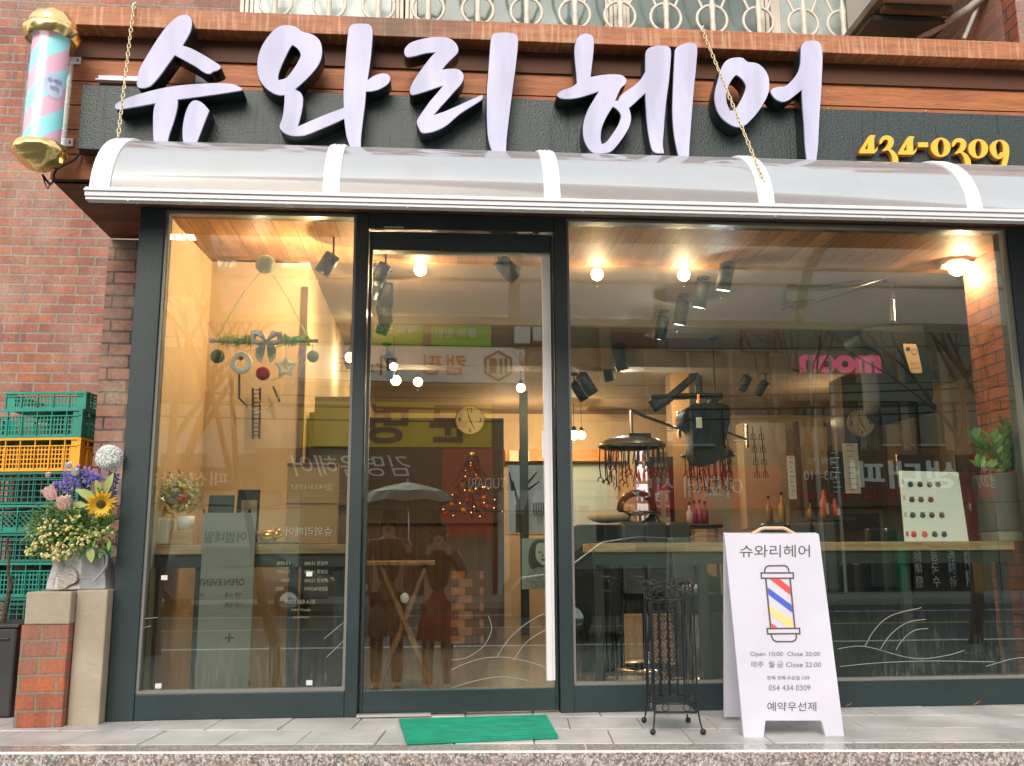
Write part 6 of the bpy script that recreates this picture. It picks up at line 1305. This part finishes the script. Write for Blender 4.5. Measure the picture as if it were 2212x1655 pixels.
# reflection arcs on the lower glass, drawn in as thin pale lines
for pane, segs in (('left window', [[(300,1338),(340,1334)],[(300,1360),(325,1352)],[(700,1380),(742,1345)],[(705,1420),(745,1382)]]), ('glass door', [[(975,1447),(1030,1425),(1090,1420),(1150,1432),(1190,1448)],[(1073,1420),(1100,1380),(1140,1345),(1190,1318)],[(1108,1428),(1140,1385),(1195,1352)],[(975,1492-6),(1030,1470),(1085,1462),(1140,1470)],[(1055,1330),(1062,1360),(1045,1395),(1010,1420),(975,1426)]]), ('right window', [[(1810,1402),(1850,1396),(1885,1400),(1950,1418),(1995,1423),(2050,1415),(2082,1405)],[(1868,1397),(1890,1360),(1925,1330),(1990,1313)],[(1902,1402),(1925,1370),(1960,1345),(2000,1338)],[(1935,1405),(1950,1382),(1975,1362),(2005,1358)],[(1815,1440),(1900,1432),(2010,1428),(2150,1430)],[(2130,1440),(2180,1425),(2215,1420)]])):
    t = thing('reflection_arcs', 'thin curved pale reflection lines drawn low on the '+pane, 'painted reflection', P(segs[0][0][0], segs[0][0][1], .029)); m = MB()
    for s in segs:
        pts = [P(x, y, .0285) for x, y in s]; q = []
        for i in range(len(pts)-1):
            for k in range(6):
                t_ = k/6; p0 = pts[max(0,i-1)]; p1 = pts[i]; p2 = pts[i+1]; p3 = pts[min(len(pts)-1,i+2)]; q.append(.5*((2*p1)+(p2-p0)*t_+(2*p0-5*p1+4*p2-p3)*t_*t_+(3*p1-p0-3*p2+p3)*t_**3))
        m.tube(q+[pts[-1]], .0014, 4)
    m.build('arc_lines', mat('arc_pale', (.34,.34,.30), .7), t)
for x, y in ((355,1248),(342,1482),(668,1240),(668,1475)):
    c = P(x, y, .0285); t = thing('tape_patch', {355:'small white tape patch mid height at the left of the left pane',342:'small white tape patch at the bottom left of the left pane',668:'small white tape patch at the %s right of the left pane' % ('mid' if y < 1300 else 'bottom')}[x], 'tape', c); m = MB(); m.box(c.x-.013, c.x+.013, .0275, .0295, c.z-.010, c.z+.010); m.build('patch', M_wp, t)

# bottles and tools on the styling station
rr = random.Random(44); zs_ = .741
for k, (x, cl) in enumerate(((1752,(.45,.25,.08)),(1662,(.40,.20,.06)),(1690,(.6,.35,.1)),(1500,(.35,.05,.12)),(1512,(.4,.08,.2)),(1490,(.6,.5,.5)),(1523,(.3,.04,.06)))):
    Y = 2.42 if x > 1740 else 1.9
    c = P(x, 1120, Y); c.z = P(x, 1132, Y).z; t = thing('hair_product_bottle', ('amber pump bottle left of the orange bottles','amber glass bottle left of the sandwich board handle','tall amber bottle right of the sandwich board handle','dark red bottle leftmost of the small bottle row behind the chair','plum bottle in the small bottle row behind the chair','pale bottle at the left end of the small bottle row','maroon bottle at the right end of the small bottle row')[k], 'bottle', c); h = rr.uniform(.12,.2)
    m = MB(); m.lathe([(.001,0),(.022,0),(.023,h*.6),(.008,h*.78),(.008,h),(.001,h)], c, 12); m.build('bottle_body', mat('product_glass', cl, .25), t); m = MB(); m.lathe([(.010,h),(.010,h+.02),(.001,h+.021)], c, 10); m.build('cap', M_bmetal, t)
t = thing('trolley', 'low black tool trolley carrying the small bottle row behind the chair', 'trolley', P(1506,1150,1.9)); a, b = P(1470,1134,1.85), P(1545,1134,1.95); m = MB(); m.box(a.x, b.x, 1.78, 2.05, a.z-.02, a.z-.001); m.build('trolley_tray', M_bmetal, t); m = MB()
for x in (a.x+.01, b.x-.01): m.tube([(x,1.9,a.z-.02),(x,1.9,.03)], .01, 6)
m.build('trolley_legs', M_chrome, t)

def greyclear(mt, k):
    N, L, b = nodes(mt); o2 = [n for n in N if n.type == 'OUTPUT_MATERIAL'][0]; tr = N.new('ShaderNodeBsdfTransparent'); mx = N.new('ShaderNodeMixShader'); mx.inputs[0].default_value = k; L.new(b.outputs[0], mx.inputs[1]); L.new(tr.outputs[0], mx.inputs[2]); L.new(mx.outputs[0], o2.inputs[0])
greyclear(M_greyp, .35)
t = thing('cabinet', 'dark cabinet in the shade right of the warm wall of the left window', 'cabinet', P(710,1100,.95)); a, b = P(668,890,.95), P(772,1100,.95); m = MB(); m.box(a.x, b.x, .95, 1.3, .012, a.z); m.build('cabinet_body', mat('cabinet_dark', (.045,.04,.03), .5, noise=.2), t, bevel=.004); m = MB()
for k in range(4): z = .3+k*.32; m.box(a.x+.03, b.x-.03, .938, .949, z, z+.27)
m.build('drawer_fronts', mat('drawer', (.09,.075,.05), .45, noise=.2), t)
t = thing('clock_column', 'dark panelled column carrying the half hidden clock image', 'column', P(1858,1000,4.1)); a, b = P(1822,900,4.03), P(1900,900,4.03); m = MB(); m.box(a.x, b.x, 4.03, 4.3, .012, ZC); m.build('column_body', wood('column_dark', (.07,.045,.022), (.12,.075,.035), 'z', knots=False), t)
for k, (xa, xb, Y, c_q) in enumerate(((1730,1790,5.4,(.25,.18,.10)),(1915,1975,5.2,(.30,.22,.12)),(1990,2060,4.6,(.20,.15,.08)))):
    t = thing('partition_screen', ('far warm screen left of the second clock','far warm screen right of the second clock','far warm screen nearest the inner brick wall')[k], 'screen', P(xa,1000,Y)); a, b = P(xa,1000,Y), P(xb,1000,Y); m = MB(); m.box(a.x, b.x, Y, Y+.05, .012, 2.0); m.build('screen_panel', mat('screen_panel', c_q, .6, noise=.2, nscale=2), t); m = MB(); m.box(a.x-.04, a.x-.001, Y-.02, Y+.07, .012, 2.05); m.box(b.x+.001, b.x+.04, Y-.02, Y+.07, .012, 2.05); m.build('screen_frame', M_dw, t)
# ================================================================== across the street (seen mirrored in the glass)
DB = 22.8
def bwall(name, lab, x0, x1, ytop, mt, cat='building', D=DB, dep=6):
    a, b = PM(x0, 1000, D), PM(x1, 1000, D); zt = PM((x0+x1)/2, ytop, D).z
    t = thing(name, lab, cat, ((a.x+b.x)/2, -D, -.4)); m = MB(); m.box(min(a.x,b.x), max(a.x,b.x), -D-dep, -D, -.4, zt); m.build('wall', mt, t); return t
def panel(par, x0, y0, x1, y1, mt, name='sign', out=.15, th=.12, D=DB):
    a, b = PM(x0, y0, D), PM(x1, y1, D); m = MB(); m.box(a.x, b.x, -D+out-th+.001, -D+out, b.z, a.z); return m.build(name, mt, par)
def stext(par, body, x, y, wpx, hpx, mt, out=.16, D=DB, **kw):
    p = PM(x, y, D); s = 2030/(D+4.2)
    M = Matrix.Translation((p.x, -D+out, p.z)) @ Matrix.Rotation(R(180),4,'Z') @ Matrix.Rotation(R(90),4,'X')
    return text('lettering', body, mt, M, par, W=wpx/s, H=hpx/s, extr=.01, **kw)
M_beige = mat('beige_wall', (.30,.27,.20), .8, noise=.15, nscale=.6); M_gw = mat('grey_wall', (.19,.20,.15), .8, noise=.2, nscale=.5); M_tw = mat('teal_wall', (.09,.16,.13), .7, noise=.2, nscale=.5); M_pale = mat('pale_wall', (.5,.5,.43), .8, noise=.1, nscale=.5)
M_win = mat('street_window', (.05,.065,.06), .08, spec=1); M_wsign = mat('white_sign', (.78,.77,.74), .5); M_banner = mat('green_banner', (.20,.55,.04), .6); M_ysign = mat('yellow_sign', (.85,.55,.01), .6); M_bsign = mat('black_sign', (.02,.02,.022), .4); M_rsign = mat('red_sign', (.55,.04,.03), .5); M_psign = mat('pink_sign', (.80,.10,.22), .4, emis=(.9,.12,.25), estr=.5)
M_gsign = mat('green_pillar', (.01,.28,.12), .5); M_dark = mat('shop_dark', (.03,.03,.03), .4); M_wt = mat('sign_white', (.82,.82,.80), .5)
g = bwall('street_building', 'pale plastered building at the far left across the street', -300, 652, 570, M_pale)
for i in range(4):
    for j in range(3): panel(g, 20+i*165, 520+j*230, 110+i*165, 640+j*230, M_win, 'window')
panel(g, 250, 1010, 560, 1060, M_bsign); stext(g, '패션 타운', 400, 1035, 180, 30, M_wt)
g = bwall('street_building', 'beige shop building with green banners and a yellow sign across the street', 655, 1064, 520, M_beige)
panel(g, 790, 545, 1130, 632, M_wsign); stext(g, '스타일 필링', 960, 590, 220, 46, M_banner)
panel(g, 800, 655, 912, 757, M_banner, 'banner', .2); panel(g, 932, 655, 1060, 757, M_banner, 'banner', .2)
stext(g, '웨딩 관리', 856, 712, 90, 22, M_wt, .22); stext(g, '윤곽관리', 990, 668, 70, 14, M_wt, .22); stext(g, '크림 스팟', 992, 690, 90, 14, M_wt, .22); stext(g, '물광 필링', 985, 722, 90, 20, M_wt, .22)
panel(g, 655, 760, 1128, 838, M_wsign, 'sign', .9, .8); stext(g, '캠핑', 960, 800, 90, 44, mat('orange_ink', (.80,.20,.02), .5), .92); stext(g, '마스코', 790, 802, 140, 40, M_bsign, .92)
m = MB(); c = PM(1072, 803, DB); c.y = -DB+.93
for k in range(6): a, b = R(30+60*k), R(90+60*k); m.poly3([c+Vector((math.cos(a)*.46,0,math.sin(a)*.46)), c+Vector((math.cos(b)*.46,0,math.sin(b)*.46)), c+Vector((math.cos(b)*.38,0,math.sin(b)*.38)), c+Vector((math.cos(a)*.38,0,math.sin(a)*.38))])
m.box(c.x-.25, c.x-.05, c.y-.004, c.y+.001, c.z-.22, c.z+.22); m.box(c.x+.04, c.x+.12, c.y-.004, c.y+.001, c.z-.22, c.z+.22); m.box(c.x+.18, c.x+.26, c.y-.004, c.y+.001, c.z-.22, c.z+.22); m.build('hexagon_logo', M_bsign, g)
panel(g, 655, 872, 1060, 970, M_ysign, 'sign', .5, .45); stext(g, '명', 840, 920, 86, 84, M_bsign, .52, bold=.03); stext(g, '문', 968, 920, 80, 80, M_bsign, .52, bold=.03)
panel(g, 560, 973, 1080, 1062, M_bsign, 'sign', .6, .5); stext(g, '김명옥헤어', 760, 1010, 250, 44, M_wt, .62, shear=.3); stext(g, '☎433-1757', 680, 1055, 90, 14, M_wt, .62)
panel(g, 955, 975, 1062, 1160, M_rsign, 'sign', .75, .1); stext(g, 'TUDARI', 1050, 1048, 80, 22, M_wt, .77)
panel(g, 655, 1075, 950, 1300, M_dark, 'shop_front', .1); panel(g, 700, 1100, 850, 1290, M_win, 'window', .16)
g = bwall('street_building', 'teal grey building with air conditioners across the street', 1066, 1300, 560, M_tw, D=DB+.4)
for i, (x, y) in enumerate(((1110,705),(1150,700),(1240,560),(1120,900),(1180,905))): panel(g, x, y, x+34, y+40, M_wsign if i < 2 else M_win, 'air_conditioner' if i < 2 else 'window', .3 if i < 2 else .15, .3 if i < 2 else .1)
panel(g, 1075, 1060, 1290, 1300, M_pale, 'shop_front'); panel(g, 1100, 1110, 1180, 1290, M_win, 'window', .18)
g = bwall('street_building', 'grey tiled building with the pink lettering across the street', 1302, 2140, 520, M_gw)
for (x0_, y0_, x1_, y1_) in ((1320,590,1372,690),(1378,590,1432,690),(1560,555,1700,690),(1900,600,1950,690),(1955,600,1985,690),(1320,880,1420,960),(1440,880,1540,960),(1980,870,2040,960),(1900,870,1970,960)):
    panel(g, x0_, y0_, x1_, y1_, M_win if x0_ != 1560 else M_tw, 'window', .12); m = MB(); a, b = PM(x0_, y0_, DB), PM(x1_, y1_, DB); m.box(b.x-.04, a.x+.04, -DB+.01, -DB+.16, b.z-.06, b.z-.001) if b.x < a.x else m.box(a.x-.04, b.x+.04, -DB+.01, -DB+.16, b.z-.06, b.z-.001); m.build('sill', M_pale, g)
stext(g, 'moon', 1808, 790, 190, 42, M_psign, .3, bold=.05); panel(g, 1700, 830, 1980, 870, M_gw, 'ledge', .3, .3)
panel(g, 1690, 975, 2060, 1095, mat('brown_board', (.09,.06,.045), .6), 'sign', .5, .4); stext(g, '생대패', 1940, 1028, 250, 62, M_wt, .52, bold=.02); stext(g, '예약문의', 1760, 1000, 70, 18, M_wt, .52); stext(g, '433-110', 1762, 1030, 80, 20, M_wt, .52); stext(g, '삼겹살 지갑 100g 4,000원', 1840, 1072, 260, 22, M_rsign, .52, bold=.01)
panel(g, 2070, 985, 2120, 1080, M_rsign, 'sign', .9, .3); stext(g, '국내산\n생고기', 2095, 1030, 40, 60, M_wt, .92)
panel(g, 1310, 1010, 1680, 1100, M_rsign, 'sign', .4, .3); stext(g, '이모네 식당', 1480, 1055, 240, 46, M_wt, .42)
panel(g, 1310, 1105, 1680, 1300, M_dark, 'shop_front', .1); panel(g, 1700, 1100, 1920, 1300, M_beige, 'shop_front', .1); panel(g, 1925, 1150, 1952, 1300, M_gsign, 'pillar', .4, .3); panel(g, 1960, 1175, 2120, 1280, M_bsign, 'menu_board', .3, .1)
for k, s_ in enumerate(('칼국수\n수제비\n전문점', '콩\n국\n수', '만두\n잔치\n국수', '김치\n찌개')): stext(g, s_, 1975+k*36, 1228, 16, 80, M_wt, .31)
g = bwall('street_building', 'brown brick building at the far right across the street', 2143, 2900, 590, mat('brown_brick', (.26,.17,.12), .8, noise=.2, nscale=1))
for i in range(3):
    for j in range(3): panel(g, 2180+i*160, 560+j*180, 2280+i*160, 660+j*180, M_win, 'window')
# pole, transformers and wires
t = thing('utility_pole', 'concrete utility pole with transformers across the street', 'utility pole', PM(1185,1290,19)); a = PM(1185,1000,18); m = MB(); m.tube([(a.x,-18,-.4),(a.x,-18,9.5)], .16, 12, r2=.11); m.build('pole', M_gw, t)
for k in range(3): m = MB(); m.lathe([(.001,0),(.2,0),(.2,.6),(.14,.66),(.001,.66)], (a.x+.3*(k-1), -17.7, 4.8+.0*k), 12); m.build('transformer', M_tw, t)
m = MB(); m.box(a.x-1, a.x+1, -17.9, -17.8, 6.2, 6.3); m.box(a.x-.8, a.x+.8, -17.9, -17.8, 5.6, 5.7); m.build('crossarm', M_dw, t)
for i, (y0_, y1_, D) in enumerate(((835,858,14),(846,852,15),(780,812,16),(825,818,14),(700,735,17),(880,868,15),(560,600,13),(1065,1070,15))):
    t = thing('overhead_wire', 'black overhead wire crossing the mirrored street, %s from the top' % ('first','second','third','fourth','fifth','sixth','seventh','eighth')[sorted((835,846,780,825,700,880,560,1065)).index(y0_)], 'wire', PM(1100,y0_,D)); a, b = PM(-200, y0_, D), PM(2500, y1_, D); m = MB(); m.tube([a.lerp(b, k/12)-zz*(.35*math.sin(math.pi*k/12)) for k in range(13)], .012+.006*(i%2), 5); m.build('cable', M_bmetal, t)
# bare trees
M_bark = mat('tree_bark', (.10,.075,.055), .9, bump=.8, bscale=20)
def bare_tree(base, H, r, lab, seed, lean=0, fork=.35):
    rq = random.Random(seed); t = thing('bare_tree', lab, 'tree', base); m = MB(); mb = MB(); base = Vector(base)
    def grow(mm, p, d, L_, r, depth):
        n = 4; pts = [p]
        for k in range(n): d = (d+Vector((rq.gauss(0,.10), rq.gauss(0,.10), rq.gauss(.04,.06)))).normalized(); pts.append(pts[-1]+d*L_/n)
        mm.tube(pts, r, 6 if depth > 1 else 8, r2=r*.62)
        if depth >= 6 or r < .004: return
        for k in range(2 if depth < 1 else rq.choice((2,3))):
            a = rq.uniform(0, 6.283); s = rq.uniform(.35,.75); nd = (d+Vector((math.cos(a)*s, math.sin(a)*s*.7, rq.uniform(-.1,.3)))).normalized(); grow(mb, pts[-1] if k < 2 else pts[2], nd, L_*rq.uniform(.6,.85), r*.60, depth+1)
    grow(m, base, Vector((lean,0,1)).normalized(), H*fork, r, 0); m.build('trunk', M_bark, t); mb.build('branches', M_bark, t)
b0 = PM(600,1300,4.9); bare_tree((b0.x,-4.9,-.55), 4.6, .055, 'bare street tree on this side of the road left of the photographer', 5, .03, .38)
b0 = PM(300,1300,8); bare_tree((b0.x,-8.6,-.55), 6, .12, 'bare tree at the far left of the mirrored street', 8)
b0 = PM(1150,1300,17.4); bare_tree((b0.x,-17.4-1.6,-.4), 6, .12, 'bare tree beside the utility pole across the street', 14)
b0 = PM(2160,1300,8); bare_tree((b0.x,-8.6,-.55), 6, .10, 'bare tree at the right end of the mirrored street', 23); b0 = PM(1760,1300,17); bare_tree((b0.x,-19,-.4), 6.5, .11, 'bare tree before the pink lettering across the street', 31)
# car
def car(x, y, rz, lab, paint):
    t = thing('parked_car', lab, 'car', (x, y, -.55)); Mc = Matrix.Translation((x, y, -.55)) @ Matrix.Rotation(R(rz), 4, 'Z')
    prof = [(-2.2,.35),(-2.22,.75),(-2.05,.92),(-1.45,1.0),(-.85,1.42),(-.3,1.50),(.6,1.46),(1.25,1.02),(1.95,.88),(2.2,.68),(2.22,.35)]
    def body(pr, hw, top): 
        m = MB(); n = len(pr); L = []
        for s in (-1, 1): L += [Mc @ Vector((px, s*hw*(1-.14*max(0, (pz-.95))/.5), pz)) for px, pz in pr]
        m.add(L, [tuple(range(n)), tuple(range(2*n-1, n-1, -1))]+[(i, i+n, (i+1)%n+n, (i+1)%n) for i in range(n)]); return m
    body(prof, .87, 0).build('body', paint, t, bevel=.05); wn = [(-1.3,1.02),(-.82,1.36),(-.3,1.43),(.55,1.40),(1.1,1.04)]; body(wn, .895, 0).build('side_windows', M_win, t)
    for px in (-1.35, 1.4):
        for s in (-1, 1): m = MB(); m.lathe([(.001,-.1),(.20,-.11),(.31,-.10),(.32,0),(.31,.10),(.20,.11),(.001,.1)], Mc @ Vector((px, s*.80, .31)), 20, Matrix.Rotation(R(90),4,'X')); w_ = m.build('wheel', M_bmetal, t); m = MB(); m.lathe([(.001,.0),(.17,.0),(.19,-.02)], Mc @ Vector((px, s*.93, .31)), 16, Matrix.Rotation(R(90 if s < 0 else -90),4,'X')); m.build('hub_cap', M_chrome, w_)
    for s in (-1, 1): m = MB(); m.ball(Mc @ Vector((2.12, s*.65, .70)), .12, 10, .6, 1.2, .6); m.build('headlight', M_wpl, t)
car(3.3, -10.5, 0, 'dark grey car passing in the mirrored street', mat('car_grey', (.02,.022,.024), .2, coat=.5)); car(-4.5, -17.3, 0, 'grey car parked across the street', mat('car_silver', (.16,.16,.16), .25, coat=.5))

# people reflected in the door: the photographer and a companion under an umbrella
def skinmesh(name, joints, edges, mt, par, root=0, sub=1):
    me = bpy.data.meshes.new(name); me.from_pydata([j[0] for j in joints], edges, []); o = bpy.data.objects.new(name, me); col.objects.link(o)
    md = o.modifiers.new('skin', 'SKIN'); md.use_smooth_shade = True
    sv = me.skin_vertices[0].data if me.skin_vertices else None
    if sv is None:
        bpy.context.view_layer.update(); sv = me.skin_vertices[0].data
    for i, j in enumerate(joints): sv[i].radius = j[1] if isinstance(j[1], tuple) else (j[1], j[1]); sv[i].use_root = (i == root)
    o.modifiers.new('sub', 'SUBSURF').levels = sub; o.modifiers['sub'].render_levels = sub
    bpy.context.view_layer.update(); m2 = bpy.data.meshes.new_from_object(o.evaluated_get(bpy.context.evaluated_depsgraph_get())); bpy.data.objects.remove(o)
    m2.name = name; m2.materials.clear(); m2.materials.append(mt); o = bpy.data.objects.new(name, m2); col.objects.link(o); ALL.append(o); setparent(o, par); return o
M_skin = mat('skin', (.55,.34,.25), .5); M_hairm = mat('black_hair', (.015,.012,.010), .45)
def person(x, y, h, lab, top, bottom, skirt, arms, hair, hold, face_dir=1):
    """standing figure of height h facing +Y (towards the shop)"""
    G0 = -.55 if y < -3.9 else 0; t = thing('person', lab, 'person', (x, y, G0)); k = h/1.7
    V = lambda a, b, c: Vector((x+a*k, y+b*k, G0+c*k))
    J = [(V(0,0,.95), .12), (V(0,0,1.15), .115), (V(0,0,1.36), .13), (V(0,0,1.46), .055), (V(0,.015,1.52), .05), (V(0,.02,1.58), .078), (V(0,.02,1.66), .07)]
    E = [(0,1),(1,2),(2,3),(3,4),(4,5),(5,6)]
    for s in (-1, 1):
        i = len(J); J += [(V(s*.09,0,.88), .085), (V(s*.095,.01,.50), .055), (V(s*.10,-.01,.10), .038), (V(s*.105,.06,.03), .036), (V(s*.11,.16,.02), .028)]; E += [(0,i),(i,i+1),(i+1,i+2),(i+2,i+3),(i+3,i+4)]
    hands = []
    for s, (el, wr) in zip((-1, 1), arms):
        i = len(J); J += [(V(s*.17,0,1.40), .05), (V(*el), .038), (V(*wr), .026)]; E += [(2,i),(i,i+1),(i+1,i+2)]
        d = (V(*wr)-V(*el)).normalized(); pc = V(*wr)+d*.045*k; J.append((pc, (.034,.020))); E.append((i+2, i+3)); pi = i+3
        sd = d.cross(Vector((0,1,0))); sd = sd.normalized() if sd.length > .1 else Vector((1,0,0)); cu = Vector((0,1,0))
        for f, L_ in zip((-1.5,-.5,.5,1.5), (.060,.072,.068,.052)):
            j = len(J); b_ = pc+sd*f*.017*k+d*.03*k; J += [(b_, .009), (b_+d*L_*.5*k+cu*.012, .008), (b_+d*L_*.75*k+cu*.035, .007)]; E += [(pi,j),(j,j+1),(j+1,j+2)]
        j = len(J); b_ = pc-sd*.035*k*s; J += [(b_, .010), (b_+d*.03*k+cu*.02, .008)]; E += [(pi,j),(j,j+1)]
    J = [(p, tuple(q*k for q in r) if isinstance(r, tuple) else r*k) for p, r in J]
    skinmesh('body', J, E, M_skin, t)
    def bodyof(idx, ed, grow, mt, nm): skinmesh(nm, [(J[a][0], (J[a][1] if not isinstance(J[a][1], tuple) else J[a][1][0])*grow) for a in idx], ed, mt, t)
    bodyof([0,1,2, 17,18,19, 17+3+13+1, 0], [], 1, M_skin, 'x') if False else None
    a1 = 17; a2 = 17+4+12+2
    sh_ = [(J[0][0]-zz*.02, .135*k), (J[1][0], .128*k), (J[2][0], .145*k), (J[3][0]-zz*.015, .07*k), (J[a1][0], .062*k), (J[a1+1][0], .050*k), (J[a1+2][0], .036*k), (J[a2][0], .062*k), (J[a2+1][0], .050*k), (J[a2+2][0], .036*k)]
    skinmesh('jacket', sh_, [(0,1),(1,2),(2,3),(2,4),(4,5),(5,6),(2,7),(7,8),(8,9)], top, t)
    if skirt:
        m = MB(); m.lathe([(.13*k,.28*k*1),(.14*k,.2*k),(.17*k,0),(.22*k,-.28*k),(.215*k,-.28*k),(.16*k,0)], V(0,0,.82), 24, None, 1, .75); m.build('apron_skirt', skirt, t)
    sk = [(V(0,0,.95), .132*k)]; ee = []
    for s in (-1, 1): i = len(sk); sk += [(V(s*.09,0,.86), .098*k), (V(s*.095,.01,.50), .070*k), (V(s*.10,-.01,.09), .058*k)]; ee += [(0,i),(i,i+1),(i+1,i+2)]
    skinmesh('trousers', sk, ee, bottom, t)
    for s in (-1, 1): m = MB(); m.ball(V(s*.105,.06,.045), .052*k, 12, .9, 2.2, .75); m.build('shoe', M_bmetal, t)
    m = MB(); hc_ = V(0,.02,1.61); m.ball(hc_+Vector((0,-.022,.02)), .096*k, 16, 1, 1.05, 1.1)
    if hair == 'long': m.lathe([(.085*k,.02),(.095*k,-.08*k),(.10*k,-.18*k),(.06*k,-.24*k)], hc_+Vector((0,-.045,0)), 16, None, 1, .55)
    m.build('hair', M_hairm, t)
    m = MB(); m.ball(hc_+Vector((0,.085*k,-.03*k)), .014*k, 8, .8, 1.2, 1.4); m.build('nose', M_skin, t); m = MB()
    for s in (-1, 1): m.ball(hc_+Vector((s*.03*k,.072*k,-.005*k)), .011*k, 8, 1.3, .6, .7)
    m.ball(hc_+Vector((0,.072*k,-.07*k)), .016*k, 8, 1.3, .5, .4); m.build('eyes_and_mouth', M_hairm, t)
    for s in (-1, 1): m = MB(); m.ball(hc_+Vector((s*.083*k,.01,-.02*k)), .02*k, 8, .4, .8, 1.3); m.build('ear', M_skin, t)
    return t
wx = .02; M_red = mat('dark_red_cloth', (.30,.02,.03), .8); M_navy = mat('dark_jacket', (.03,.035,.045), .8); M_br = mat('brown_apron', (.16,.10,.06), .8)
person(wx, -4.50, 1.50, 'woman in a dark jacket and red apron skirt holding up a phone', M_navy, mat('dark_trousers', (.03,.03,.035), .8), M_red, (((-.27,.16,1.20),(-.10,.28,1.42)),((.27,.14,1.18),(.10,.28,1.42))), 'long', 1)
mx_ = PM(838,1200,4.6).x; person(mx_, -4.62, 1.62, 'man in a dark jacket and brown apron standing under the umbrella', M_navy, M_bmetal, M_br, (((-.26,.02,1.12),(-.22,.20,1.02)),((.27,.10,1.16),(.20,.24,1.34))), 'short', 1)
t = thing('phone', 'dark phone held up in both hands', 'phone', (wx,-4.245,.60)); m = MB(); m.box(wx-.075, wx+.075, -4.262, -4.252, .625, .700); m.build('phone_body', M_bmetal, t, bevel=.004)
ux_, uz_ = PM(880,1045,4.5).x, PM(880,1045,4.5).z
t = thing('umbrella', 'translucent grey umbrella held over the two people', 'umbrella', (ux_,-4.5,uz_)); m = MB(); n = 8; vs = [Vector((ux_,-4.5,uz_+.02))]
for i, (r, z) in enumerate(((.20,-.02),(.36,-.08),(.46,-.18))):
    for k in range(n*2):
        a = 2*math.pi*k/(n*2); q = r*(1 if k%2==0 else .96); vs.append(Vector((ux_+q*math.cos(a), -4.5+q*math.sin(a), uz_+z+(0 if k%2==0 else .012*i))))
N2 = n*2; fs = [(0, 1+k, 1+(k+1)%N2) for k in range(N2)]+[(1+i*N2+k, 1+(i+1)*N2+k, 1+(i+1)*N2+(k+1)%N2, 1+i*N2+(k+1)%N2) for i in range(2) for k in range(N2)]
m.add(vs, fs); m.build('umbrella_canopy', mat('umbrella_grey', (.09,.095,.095), .5), t); m = MB(); m.tube([(ux_,-4.5,uz_+.05), (mx_+.20,-4.42,.63)], .006, 6); m.build('shaft', M_chrome, t)
m = MB()
for k in range(n): a = 2*math.pi*k/n; m.tube([(ux_,-4.5,uz_+.01), (ux_+.2*math.cos(a),-4.5+.2*math.sin(a),uz_-.026), (ux_+.455*math.cos(a),-4.5+.455*math.sin(a),uz_-.185)], .003, 4)
m.build('ribs', M_bmetal, t)

# more of the far facade: shop windows, awnings and signs the glass picks up
g2 = [o for o in bpy.data.objects if o.name.startswith('street_building')]
def near(lab): return [o for o in g2 if o.get('label','').startswith(lab)][0]
gb = near('grey tiled')
for (x0_, y0_, x1_, y1_, mt_) in ((1320,705,1420,750,M_dark),(1440,705,1560,760,M_win),(1600,700,1680,760,M_win),(1560,880,1680,960,M_win),(1720,880,1880,965,M_win),(2060,600,2120,690,M_win),(2060,870,2125,960,M_win),(1700,1110,1790,1290,M_win),(1800,1110,1910,1290,M_dark),(1330,1120,1400,1290,M_win),(1560,1120,1670,1290,M_win)):
    panel(gb, x0_, y0_, x1_, y1_, mt_, 'window', .14)
for k in range(9): panel(gb, 1302+k*92, 762, 1306+k*92, 1000, M_beige, 'pilaster_strip', .2, .2)
m = MB(); a = PM(1752, 1000, DB); m.tube([(a.x,-DB+.5,-.4),(a.x,-DB+.5,6.5)], .07, 8); m.tube([(a.x+.6,-DB+.5,-.4),(a.x+.6,-DB+.5,6.5)], .05, 8); m.build('downpipe', M_pale, gb)
gt_ = near('teal grey')
for k in range(5): panel(gt_, 1080+k*42, 620, 1104+k*42, 680, M_win, 'window', .1)
